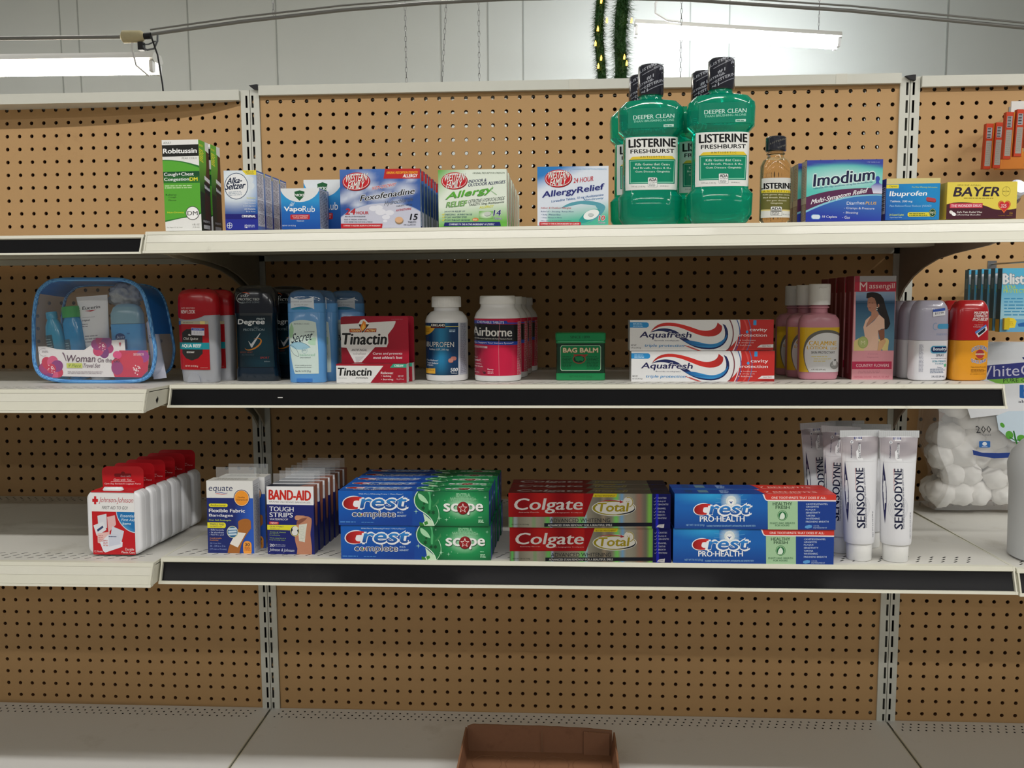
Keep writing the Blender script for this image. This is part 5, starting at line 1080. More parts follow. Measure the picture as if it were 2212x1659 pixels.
# ================================================================== THIRD SHELF
def firstaid():
    root = empty('first_aid_case'); w, h, d = .0840, .0960, .0325
    wp = mat('white_case_plastic', 'E6E7EA', rough=.35)
    def shell(name, y0, y1, ins, back=False):
        mb = MB(); rings = []
        steps = [(y0, .004), (y0+.0006, .0024), (y0+.0018, .0009), (y0+.004, 0), (y1-.0003, 0), (y1, .0003)] if not back else [(y0, .0003), (y0+.0003, 0), (y1-.003, 0), (y1-.001, .0008), (y1, .0022)]
        for y, i in steps:
            rr = .012; pts = []
            for cx, cz, a in ((w/2-rr-ins, h-rr, 0), (-w/2+rr+ins, h-rr, 90), (-w/2+rr+ins, rr, 180), (w/2-rr-ins, rr, 270)):
                for k in range(6):
                    t = math.radians(a+18*k); pts.append((w/2+cx+(rr-i)*math.cos(t), y, cz+(rr-i)*math.sin(t)))
            rings.append(pts)
        mb.rings(rings); mb.build(name, root, mats=[wp], smooth=.7)
    shell('front_shell', 0, .0145, 0); shell('back_shell', .0147, d, 0, True)
    # handle bar on top
    mb = MB(); mb.tube([(.026,.0045,h+.0008),(.0275,.0045,h+.0022),(w-.0305,.0045,h+.0022),(w-.029,.0045,h+.0008)], [.0025,.0046,.0046,.0025], 12); mb.v = [(x,y,h+(z-h)*.9) for x, y, z in mb.v]; mb.build('carry_handle', root, mats=[wp], smooth=.9)
    # printed sleeve: front, over the top, and hang tab rising behind
    mb = MB(); x0, x1 = .0085, .0740
    F = Face(mb, [(232,745),(895,740),(920,1412),(265,1418)], x1-x0, .0945, (x0, -.0002, 0), m=M_card)
    F.R(200,700,960,1440,'C21822'); F.R(200,748,960,952,'ECECEC'); F.R(200,744,960,752,'B9B9BA')
    F.P([(278,788),(312,788),(312,815),(340,815),(340,850),(312,850),(312,876),(278,876),(278,850),(250,850),(250,815),(278,815)][::-1],'C81C26')
    F.T('Johnson',360,795,612,870,'B8283A',b=-.01,sh=.3); F.T('&',614,828,634,845,'B8283A'); F.T('Johnson',640,795,886,870,'B8283A',b=-.01,sh=.3); F.T('FIRST AID TO GO!',402,892,800,926,'4A4A4E',b=0,sh=.25)
    F.P([(618,952),(960,952),(960,1175)]+bez((930,1178),(800,1180),(640,1090),(618,952)), 'C8DCE8'); F.P([(628,952),(960,952),(960,1165)]+bez((930,1168),(800,1170),(650,1080),(628,952)), lambda x, y: lerp('6AB4E0','1C74B4', math.hypot(x-790,y-1050)/150))
    F.T('Essential',690,978,902,1010,'D4E8F4',sh=.2); F.T('First Aid',706,1022,905,1052,'D4E8F4',sh=.2); F.T('Items',722,1062,850,1092,'D4E8F4',sh=.2)
    rr = random.Random(5)
    for pts, c in (([(330,1000),(470,975),(480,1130),(345,1120)],'DADCE4'),([(480,1010),(600,990),(620,1090),(500,1180)],'E4B8B8'),([(268,1105),(420,1060),(470,1150),(320,1220)],'E2E4EA'),([(560,1110),(742,1160),(700,1290),(520,1260)],'D4D8E4'),([(330,1190),(520,1170),(500,1330),(335,1290)],'E8C0BC'),([(370,1290),(500,1200),(720,1280),(715,1330),(450,1395),(420,1380)],'E6E8F0'),([(500,1200),(660,1195),(690,1300),(510,1330)],'D0D4E2')):
        F.P(pts[::-1], c)
    F.P([(322,1150),(412,1105),(425,1125),(335,1172)][::-1],'3A4670'); F.M(505,1215,650,1228,1,'3A4670'); F.M(420,1255,500,1330,4,'C87A7A',fill=.4); F.M(345,1205,430,1280,4,'C87A7A',fill=.4)
    F.T('12 Items',284,1372,415,1394,'F0D0D0'); F.T('Durable',762,1340,895,1368,'F4DCDC'); F.T('Plastic Case',704,1374,905,1398,'F4DCDC')
    # strip over the top edge with the window for the handle
    zt = h+.0004; ya, yb = 0.0, d
    T_ = Face(mb, [(400,600),(870,600),(895,740),(232,740)], x1-x0, yb-ya, (x0, ya, zt), (1,0,0), (0,1,0), (0,0,1), m=M_card)
    T_.P([(232,740),(895,740),(870,600),(400,600)], 'C21822')
    mb.box(x0, -.0002, .0935, x1, .0003, h+.0004, rgb('C21822'), M_card)
    mb.build('printed_sleeve', root)
    mb = MB(); pts = [(x0+.001, h-.004), (x1-.001, h-.004), (x1, h+.020)]
    R_ = .009; pts += [(x1-R_+R_*math.cos(t), h+.0325-R_+R_*math.sin(t)) for t in [PI/2*i/6 for i in range(7)]]+[(x0+R_+R_*math.cos(t), h+.0325-R_+R_*math.sin(t)) for t in [PI/2+PI/2*i/6 for i in range(7)]]
    mb.prism(pts, d+.0002, d+.0008, 'y', rgb('BE1620'), M_card)
    F = Face(mb, [(388,365),(972,365),(972,620),(388,620)], x1-x0, .0330, (x0, d+.0002, h-.0005), m=M_card)
    F.RR(560,450,800,490,18,'7A0C14'); F.E(685,452,30,26,'7A0C14'); F.T('Goes with',648,470,790,492,'C89AA0',sh=.2)
    F.T('Goes with You:',550,510,805,538,'F4D4D4',sh=.3,b=.01); F.R(510,546,845,550,'F4D4D4'); F.T('Gym Bag Backpack Luggage Purse',420,562,930,586,'F4D4D4',sh=.25,b=.01)
    mb.build('hang_tab', root); return root
# six in a row running back to the right
o = firstaid(); o.location = (-.1520, -.4440, z3(-.43)+H+GAP); o.rotation_euler = (T3, 0, 0); tag(o, 'white first aid case with red printed sleeve, front one of its row', 'first aid kit', 'white first aid cases with red tabs')
row(o, 6, lambda i: (-.1520+[0,.0010,.0024,.0030,.0042,.0045][i], -.4440+[0,.0345,.0690,.1035,.1390,.1800][i], z3(-.43+[0,.0345,.0690,.1035,.1390,.1800][i])+H+GAP), 'white first aid case with red printed sleeve, %s in its row from the front')

def equate():
    w, h, d = .0710, .1105, .0290
    mb = carton(w, h, d, '1B2A6E', r='D2D3D6', top='C8C6C0')
    F = Face(mb, [(160,480),(770,478),(775,1398),(168,1402)], w, h)
    F.R(140,460,790,700,'E2E2E0'); F.G(140,698,790,1410, lambda x, y: lerp('1B2A6E','2A5CC0', (x-520)/200), 12, 3)
    F.T('equate',190,548,505,635,'1E2A5A',b=.005,sh=.12); F.B(bez((275,628),(330,612),(380,650),(440,632)),[2,5,7,8,8,8,8,8,7,6,5,4,2],'2A4AA0'); F.B(bez((275,645),(330,635),(380,670),(440,640)),[2,5,7,8,8,8,8,8,7,6,5,4,2],'D04A50')
    F.E(622,697,105,108,'1A2458'); F.E(622,697,97,100,'F0D8C0'); F.E(622,697,91,94,'F09A30'); F.T('Quality',570,678,665,702,'5A2A1C',b=.02); F.T('Guaranteed',548,706,695,728,'5A2A1C',b=.02)
    F.RR(190,770,438,812,20,'E6DC30'); F.T('Antibacterial',210,780,408,804,'3A3A2A',b=.01); F.T('Flexible Fabric',190,836,662,880,'F0F0F4',b=.025); F.T('Bandages',190,902,505,946,'F0F0F4',b=.025); F.T('First Aid Antiseptic',190,970,480,996,'C8D84A')
    F.RR(130,1010,408,1082,30,'E6DC30'); F.T('TRIPLE PAD',196,1022,385,1046,'2A3060',b=.02); F.T('TECHNOLOGY',198,1054,358,1070,'2A3060')
    for t, b_, y in (('- Kills bacteria',380,1115),('- 3x absorbent',380,1148),('- Pain free pad',378,1180)): F.T(t,190,y-22,b_,y,'C4CCE8')
    F.T('Comfortable',192,1200,350,1220,'D08A4A'); F.T('flexibility',192,1228,308,1248,'D08A4A'); F.T('All One Size',194,1266,342,1284,'8A9AD0'); F.T('30 - 3/4 in x 3 in',194,1298,396,1322,'8A9AD0'); F.T('(19 mm x 76 mm)',192,1338,410,1366,'8A9AD0')
    F.P(bez((425,1398),(440,1280),(540,1150),(575,1080))+bez((570,1000),(600,950),(740,940),(738,1000))+bez((740,1080),(660,1180),(600,1260),(583,1398)),'A8682E')
    F.P([(545,1130),(672,1140),(560,1325),(458,1280)][::-1],'ECE6DC'); F.E(495,1128,74,76,'D6D4A8'); F.E(495,1128,66,68,'2A6A98'); 
    for k in (-1,0,1): F.B([(440,1128+k*34),(550,1120+k*34)],24,'C4D6E4')
    F.RR(632,1240,742,1420,50,'F0A040'); F.T('30',656,1268,718,1304,'3A2A30',b=.03); F.M(650,1312,732,1362,4,'A03A2A',fill=.5)
    G = side(mb, (0,0,90,930), w, h, d); G.R(0,0,90,930,'D4D5D8'); G.R(6,60,84,64,'6A6A6E'); G.M(8,80,82,870,52,'7C7E84',fill=.45)
    T_ = topf(mb, (0,0,600,100), w, h, d); T_.M(80,20,560,80,3,'8A8A86')
    # hanging film tab
    F = None
    return put(mb, 'bandage_box', 'navy and white bandage box with an orange seal, front one of its pair', 'box', .0275, -.430, z3(-.42), 'navy bandage boxes with an orange seal', rx=T3)
o = equate(); dup(o, (.0275+.0070, -.430+.0330, z3(-.39)+H+GAP), 'navy and white bandage box with an orange seal, standing behind the front one')
def bandaid():
    w, h, d = .0712, .1030, .0205
    mb = carton(w, h, d, '171F66', r='171F60', top='1A1E2E')
    F = Face(mb, [(908,560),(1530,540),(1540,1405),(940,1420)], w, h)
    F.R(890,530,1560,800,'EAEAEC'); F.P([(890,795),(1560,782),(1560,1440),(890,1440)][::-1],'18216C')
    F.T('BAND-AID',944,604,1494,730,'C8281E',b=.035,sk=6); F.T('BRAND ADHESIVE BANDAGES',948,748,1490,768,'8A8A8E',sk=6)
    F.T('TOUGH',952,820,1268,880,'E8E8EE',b=.02,sk=4); F.T('STRIPS',955,895,1258,955,'E8E8EE',b=.02,sk=4); F.T('WATERPROOF',958,970,1196,994,'D8D8E4',b=.01,sk=4)
    F.RR(950,1012,1075,1046,12,'C8281E'); F.T('NEW!',972,1018,1058,1040,'F4E0E0',b=.02)
    F.P([(926,1056),(1350,1044),(1350,1100)]+bez((1260,1110),(1230,1110),(1210,1120),(1190,1114))+[(928,1116)], 'E2DA30'); F.T('QUILTVENT',958,1066,1140,1086,'2A3060',b=.02,sk=2); F.T('TECHNOLOGY',962,1096,1092,1108,'2A3060')
    for t, b_, y in (('Creates air channels',1168,1150),('for superior',1082,1172),('breathability',1096,1192),('Wicks away blood &',1170,1228),('keep wounds clean',1158,1250)): F.T(t,960,y-16,b_,y,'A0BC5A')
    F.T('20',962,1292,1024,1326,'E8E8EE',b=.02); F.T('All One Size',1032,1292,1165,1306,'C8CCE0'); F.M(1032,1312,1192,1322,1,'9AA0C8'); F.T('Johnson & Johnson',962,1345,1278,1392,'D8DCEC',b=-.01,sh=.2)
    F.P([(1310,930),(1450,925),(1445,950)]+bez((1420,1000),(1330,1040),(1280,1000),(1290,940))[:6],'C48A6E') if False else F.RR(1284,922,1430,982,28,'C9906F')
    F.P([(1400,925),(1460,930)]+bez((1500,950),(1520,1000),(1480,1120),(1490,1180))+bez((1500,1260),(1510,1330),(1505,1405),(1505,1410))+[(1310,1415)]+bez((1320,1340),(1290,1260),(1280,1210),(1290,1180))+bez((1310,1100),(1290,1060),(1310,1010),(1400,925)),'C08468')
    F.P(bez((1310,1000),(1350,960),(1400,950),(1450,945))+bez((1420,980),(1360,1020),(1330,1050),(1308,1030))[::1],'8A5444')
    F.P([(1340,1040),(1446,1020),(1428,1130),(1415,1258),(1340,1240),(1330,1140)][::-1],'D8D8CC'); 
    for a, b_ in ((1380,1080),(1370,1140),(1390,1190),(1365,1230)): F.ring(a,b_,26,20,3,'B8BCAE')
    F.E(1285,1120,58,68,'E6DE7A'); F.E(1285,1120,52,62,'141C30'); F.E(1290,1090,36,30,'E2E2DE'); F.E(1285,1140,40,36,'E2E2DE')
    G = side(mb, (0,0,110,870), w, h, d); G.R(0,0,110,870,'171F60'); G.P([(8,0),(110,0),(110,150),(98,480),(85,520),(60,525),(45,490),(30,230)][::-1],'A8674E'); G.R(0,0,12,230,'DADAE0')
    T_ = topf(mb, (0,0,620,130), w, h, d); T_.M(220,20,500,50,2,'7C8090'); T_.P([(430,130),(620,130),(620,0),(560,10),(470,50)][::-1],'8A5444')
    return put(mb, 'bandage_box', 'navy and red lettered bandage box, front one of its row', 'box', .1201, -.432, z3(-.42), 'red lettered bandage boxes', rx=T3)
o = bandaid(); row(o, 7, lambda i: (.1201+.0012*i, -.432+.0262*i, z3(-.42+.0262*i)+H+GAP+(.0 if i < 6 else 0)), 'navy and red lettered bandage box, %s in its row from the front')

def bigC(F, x0, y0, x1, y1):
    w, h = x1-x0, y1-y0; cx, cy = x0+w*.5, y0+h*.5
    F.E(cx, cy, w*.52, h*.5, 'EDEFF4', rot=8); F.E(cx+w*.12, cy, w*.5, h*.46, 'EDEFF4')
    P_ = lambda a, b: (x0+a*w, y0+b*h)
    F.P(bez(P_(.98,.10),P_(.55,-.02),P_(.05,.10),P_(.04,.55))+bez(P_(.04,.55),P_(.05,.92),P_(.35,1.02),P_(.78,.92))+bez(P_(.80,.78),P_(.56,.84),P_(.50,.68),P_(.54,.52))+bez(P_(.58,.36),P_(.74,.30),P_(.90,.36),P_(.90,.36))+[P_(.98,.10)], lambda x, y: lerp('8A1014','D83030',(x-x0)/w))
def crest1():
    w, h, d = .2205, .0508, .0345
    mb = carton(w, h, d, '12489E', l='0F3A80', r='1B3FA6')
    F = Face(mb, [(160,448),(1962,445),(1970,845),(168,845)], w, h)
    def art(F):
        F.G(150,430,1200,860, lambda x, y: lerp('0E5CB8','123F96', (y-450)/400+(x-700)/1500), 8, 5)
        F.G(1050,430,1990,860, lambda x, y: lerp(lerp('C2F0CC','1E9A58', math.hypot((x-1650)/210,(y-620)/150)), '0B5B34', (math.hypot((x-1650)/330,(y-630)/210)-.5)*1.2), 26, 14)
        F.P([(1050,430),(1105,445)]+bez((1060,520),(1070,620),(1180,690),(1290,790))[::1]+[(1310,850),(1050,850)], '12489E')
        F.P([(1180,700),(1300,800),(1310,850),(1135,850),(1200,790)][::-1],'C8E6C4')
        F.P(bez((1115,450),(1060,500),(1050,600),(1140,660))+bez((1210,700),(1290,760),(1300,790),(1308,830))+bez((1400,760),(1380,660),(1330,610),(1300,570))+[(1260,520),(1290,450)], '1C7A44')
        F.B(bez((1112,450),(1052,520),(1060,620),(1150,670))+bez((1150,670),(1240,720),(1300,770),(1310,845)),[10]*26,'D8EED8'); F.B(bez((1330,600),(1390,680),(1380,780),(1310,845)),6,'B8E4C0')
        F.P(bez((1120,470),(1180,480),(1240,560),(1240,590))+bez((1180,570),(1120,540),(1110,500),(1120,470)),'A8DCB0'); F.P(bez((1225,450),(1280,500),(1230,600),(1250,660))+[(1270,660),(1275,560),(1260,450)],'4FB070'); F.P(bez((1290,620),(1330,590),(1360,540),(1360,530))+bez((1370,570),(1330,610),(1300,640),(1290,620)),'3A8A54')
        for a, b_, r in ((1180,640,30),(1250,690,26),(1300,690,30),(1190,590,18)): F.P(star(a,b_,r,.5,6),'0F4A2A')
        F.P([(1135,800),(1180,815),(1200,850),(1140,850)][::-1],'2F7A30'); F.P([(1190,800),(1230,790),(1240,820),(1205,840)][::-1],'3A8A3A')
        for a, b_, r in ((1920,510,20),(1460,772,24),(1375,755,30),(1095,680,30),(1495,745,12),(1438,550,12),(1305,490,14),(1570,760,8)): F.P(star(a,b_,r,.15,4),'B8F0CC')
        F.T('With More Whitening Power + More Flavor*',405,474,940,494,'CFE4F8',b=.015)
        bigC(F, 212, 505, 452, 668); F.T('rest',432,512,990,655,'EDEFF4',b=.09,sh=.2)
        F.T('rest',440,522,975,645,lambda x, y: lerp('2E86D0','123E8E',(y-540)/110),b=.03,sh=.22)
        F.T('complete',330,672,850,770,'F2F2F4',b=.05); F.T('complete',334,676,846,766,'2A2A4A',b=-.008); 
        for k, c in enumerate(('D83A3A','E8B83A','3AA04A','3A6AC8')): F.E(436+8*math.cos(k*1.57),710+8*math.sin(k*1.57),12,12,c)
        F.E(436,710,7,7,'F4F4F4'); F.T('MULTI-',872,684,945,704,'C4DCF4'); F.T('BENEFIT',872,722,980,742,'C4DCF4'); F.M(185,795,410,820,1,'4A86D0'); F.M(440,800,620,818,1,'4A86D0',seed=3)
        F.T('EXTRA',1575,468,1742,504,'3FAE6C',b=.015,ol=('C8F0D0',.03)); F.T('WHITENING+',1502,516,1812,552,'3FAE6C',b=.0,ol=('C8F0D0',.03))
        for dx, c in ((6,'0B4A2A'),(0,'F0F2EE')):
            F.T('sc',1428+dx,585+dx,1600+dx,675+dx,c,b=.03); F.T('pe',1712+dx,585+dx,1892+dx,710+dx,c,b=.03)
        F.E(1658,637,72,74,'4A0E10'); F.E(1655,634,66,70,'8E1A1E'); F.P(star(1655,638,58,.42),'F0E4E0'); F.P(star(1655,640,42,.42),'9E1E20')
        F.M(1842,765,1912,808,3,'B8E8C4',fill=.6); F.M(1840,732,1895,746,1,'9AD8AC')
    art(F)
    T_ = topf(mb, [(160,448),(1962,445),(1970,845),(168,845)], w, h, d); art(T_)
    G = side(mb, (0,0,100,100), w, h, d); G.R(0,0,100,100,'1B3FA6'); G.M(20,30,80,44,1,'8AA4E0'); G.R(0,0,12,100,'0B6A3A')
    return put(mb, 'toothpaste_box', 'blue and green toothpaste box, front lower one of its stack', 'box', .2378, -.4560, z3(-.44), 'blue and green toothpaste boxes', rx=T3)
E3 = z3(-.44)+H+GAP
o = crest1()
names5 = ['front', 'second', 'third', 'fourth', 'fifth']
for i in range(5):
    y = -.4560+.0385*i; z = z3(y+.016)+H+GAP
    if i: dup(o, (.2378+[0,.0005,.0012,.0030,.0045][i], y, z), 'blue and green toothpaste box, lower layer, %s row from the front' % names5[i])
    dup(o, (.2355+[0,.0006,.0008,.0040,.0052][i], y, z+.0513), 'blue and green toothpaste box, upper layer, %s row from the front' % names5[i])

def colgate():
    w, h, d = .2320, .0502, .0350
    mb = MB(); cs = {k: rgb(c) for k, c in dict(r='1A2060', l='7A7468', t='6A6458', b='6A1A1A').items()}
    mb.box(0, 0, 0, w, d, h, rgb('8A8A86'), M_foil, cs)
    F = Face(mb, [(112,362),(2148,380),(2148,802),(115,775)], w, h, m=M_foil)
    def holo_glints(x, y):  # light streaks of the foil, painted as fixed rainbow bands
        c = lerp('A5A294','787468', .5+.5*math.sin(x*.011)); 
        for cx, wd, q in ((145,30,'64E070'),(200,26,'C8DCF0'),(430,22,'58B060'),(600,50,'60D860'),(645,22,'B8C8F8'),(1020,60,'60E060'),(1075,26,'A8E0F8'),(1300,40,'B0A088'),(1460,50,'70F060'),(1530,38,'60B8F8'),(1750,60,'B07A6A'),(1885,46,'90F050')):
            k = 1-abs(x-cx)/wd
            if k > 0: c = lerp(c, q, k*.75)
        return c
    F.G(100,350,1920,810, holo_glints, 80, 1)
    F.P([(100,340),(1180,365),(1070,652),(100,652)][::-1], '9E1820'); 
    F.G(100,352,1050,640, lambda x, y: lerp('8E141C','B82424', .5+.5*math.sin(x*.013+1)), 30, 1)
    F.P([(1180,368),(1475,372),(1460,418),(1165,416)][::-1],'DCC830'); F.T('BETTER WHITENING*',1192,392,1448,410,'6A5A1C',b=.02,sh=.1)
    F.T('Colgate',185,428,1038,612,'DDDADA',b=.025,sh=.2); F.T('Anticavity Fluoride',240,590,495,604,'E8C8C8',sh=.2); F.T('and Antigingivitis Toothpaste',655,596,1042,610,'E8C8C8',sh=.2)
    F.E(1432,548,280,98,'E0E0DC'); F.E(1432,548,268,88,'9A9028'); F.E(1445,550,250,76,'E4E4E0'); F.ring(1480,552,215,70,16,'1A2030',a0=-95,a1=20,taper=True)
    F.E(1612,478,66,66,'E6E4DC'); F.ring(1612,478,58,58,10,'A89A40',a0=-110,a1=110); F.B([(1585,465),(1605,480),(1628,462)],6,'A89A40'); F.B(bez((1230,480),(1330,450),(1430,450),(1530,474)),[3,6,8,9,10,10,10,10,10,10,10,10,10],'B03A44'); F.P([(1505,452),(1555,478),(1505,490)][::-1],'B03A44')
    F.T('Total',1222,486,1612,590,'A8982A',b=.035,sh=.15,ol=('E4E4E0',.03)); F.T('ADVANCED WHITENING',630,672,1385,718,'2E3038',b=0)
    F.R(560,728,1920,772,'232632'); F.T('ADVANCED STAIN REMOVAL* FOR A BEAUTIFUL SMILE',605,740,1410,766,'D8D8D8',b=.02); F.T('NET WT 5.8 OZ (164g)',150,735,370,752,'4A4A44')
    F.P([(1915,370),(2160,378),(2160,810),(1915,805)][::-1],'1C2066'); F.G(1960,378,1995,802, lambda x, y: rgb('2A30D0'), 1, 1)
    for i, (t, b_) in enumerate((('CAVITIES',2095),('PLAQUE',2085),('GINGIVITIS',2120),('ENAMEL',2090),('TARTAR',2076),('BREATH',2078),('WHITENS',2098))):
        y = [438,480,516,566,606,644,684][i]; F.T(t,1985,y-20,b_,y,'C8CCE4',b=.01); F.B([(1935,y-10),(1945,y-2),(1965,y-20)],3,'C8CCE4')
    F.P(bez((1970,785),(1990,730),(2040,760),(2070,742))+bez((2065,790),(2020,795),(2000,775),(1970,785)),'E4E4EC'); F.T('total',1998,760,2045,772,'4A4A7A')
    T_ = Face(mb, [(112,362),(2148,380),(2148,802),(115,775)], w, d, (0,0,h), (1,0,0), (0,1,0), (0,0,1), m=M_foil)
    T_.P([(100,340),(1180,365),(1070,810),(100,810)][::-1],'6E181E'); T_.T('Colgate',215,460,1040,700,'B8B0AC',b=.025,sh=.2); T_.T('Total',1180,480,1600,640,'8A8038',b=.03,sh=.15,ol=('A8A490',.04)); T_.R(1915,350,2200,820,'20223A')
    return put(mb, 'toothpaste_box', 'red and holographic silver toothpaste box, front lower one of its stack', 'box', .4860, -.4580, z3(-.44), 'red and silver toothpaste boxes', rx=T3)
o = colgate()
for i in range(3):
    y = -.4580+.0372*i; z = z3(y+.016)+H+GAP
    if i: dup(o, (.4860+.0006*i, y, z), 'red and holographic silver toothpaste box, lower layer, %s row from the front' % names5[i])
    dup(o, (.4845+.0008*i, y, z+.0507), 'red and holographic silver toothpaste box, upper layer, %s row from the front' % names5[i])

def crest2():
    w, h, d = .2262, .0505, .0350
    mb = carton(w, h, d, '1450A0', l='12387E', r='1B3FA0')
    F = Face(mb, [(190,350),(2098,372),(2090,778),(180,758)], w, h)
    F.G(170,330,1300,800, lambda x, y: lerp(lerp('2FA4DC','1562B4', math.hypot((x-620)/520,(y-370)/120)), '113E8E', (y-520)/260), 20, 12)
    F.E(860,440,110,92,'2E86CC') if False else F.G(740,348,980,560, lambda x, y: lerp('D8E6EA', lerp('1E78C0','113E8E',(y-520)/260), math.hypot((x-862)/112,(y-440)/100)-.2), 14, 12)
    for a in range(0, 12): F.B([(862,440),(862+190*math.cos(a*.52+.2),440-110*math.sin(a*.52+.2))],3,'6AB4E0')
    F.E(862,440,62,62,'DCE4E4'); F.E(862,452,38,38,'F4F6F6'); F.P([(835,440),(862,450),(888,440),(866,465),(862,480),(856,465)][::-1],'3A5A9A')
    F.R(1295,430,1650,800,'A3C9A0'); F.R(1648,430,2120,800,'143C90')
    F.P([(1225,350),(2110,360),(2110,450),(1290,440)]+bez((1290,440),(1240,430),(1260,370),(1215,350)),'F0E8E8'); F.P([(1235,345),(2110,352),(2110,436),(1290,428)]+bez((1290,428),(1255,420),(1270,370),(1235,345)),'D03A30')
    F.T('ONE TOOTHPASTE THAT DOES IT ALL:',1340,390,1980,416,'F2DCD8',b=.02,sk=-5)
    bigC(F, 412, 462, 626, 606); F.T('rest',602,470,1092,605,'EEF0F4',b=.09,sh=.2)
    F.T('rest',616,482,1078,594,lambda x, y: lerp('2C84D0','1A4A9A',(y-500)/100),b=.03,sh=.22)
    F.T('PRO\u00b7HEALTH',488,614,1018,678,'F0F2F6',b=.025); F.T('NET WT 7.8 OZ (221g)',322,706,540,734,'8AB8E4'); F.T('FLUORIDE TOOTHPASTE FOR ANTICAVITY, ANTIGINGIVITIS, AND SENSITIVE TEETH',568,718,1148,742,'8AB8E4')
    F.T('HEALTHY',1355,456,1582,492,'2A4A34',b=.015); F.T('FRESH',1388,498,1550,532,'2A4A34',b=.015); F.ring(1468,608,56,56,5,'2E7A44'); F.E(1468,610,46,46,'1F6E3C'); F.P(bez((1468,572),(1510,600),(1500,650),(1468,652))+bez((1436,650),(1430,600),(1460,580),(1468,572)),'DCECDC'); F.T('FIGHTS BAD BREATH',1322,686,1612,708,'4E7A5A'); F.T('FOR HOURS',1382,714,1548,734,'4E7A5A')
    for t, b_, y in (('CAVITIES/ENAMEL',2000,488),('GINGIVITIS',1895,520),('PLAQUE',1855,554),('SENSITIVITY',1912,588),('TARTAR',1850,622),('WHITENING',1904,656),('FRESHENS BREATH',2008,692)): F.T(t,1742,y-20,b_,y,'C8D8F0',b=.01)
    F.P([(1735,730),(1780,718),(1815,725),(1810,750),(1760,762),(1730,752)][::-1],'5A9CD8'); F.T('COOL',1830,722,1900,738,'B8CCEC'); F.T('PEPPERMINT',1830,746,1990,760,'B8CCEC')
    T_ = topf(mb, (0,0,1910,300), w, h, d); T_.R(0,0,1910,300,'143C86'); T_.P([(1020,300),(1910,300),(1910,0),(1000,0)]+bez((1000,0),(1060,60),(1040,160),(1080,300)),'C23028'); T_.T('7 BENEFITS',1100,110,1720,200,'E4A8A0',b=.02); T_.M(1110,220,1600,270,2,'D88A80'); T_.R(140,60,230,220,'1A3A6A'); T_.R(300,60,420,220,'5A7A8A'); T_.M(560,60,680,260,5,'8AA4CC')
    return put(mb, 'toothpaste_box', 'bright blue toothpaste box with red and pale green end, front lower one of its stack', 'box', .7209, -.4580, z3(-.44), 'bright blue toothpaste boxes with a red corner', rx=T3)
o = crest2()
for i in range(2):
    y = -.4580+.0372*i; z = z3(y+.016)+H+GAP
    if i: dup(o, (.7205, y, z), 'bright blue toothpaste box with red and pale green end, rear lower one of its stack')
    dup(o, (.7222+.0006*i, y, z+.0510), 'bright blue toothpaste box with red and pale green end, %s upper one of its stack' % ('front', 'rear')[i])

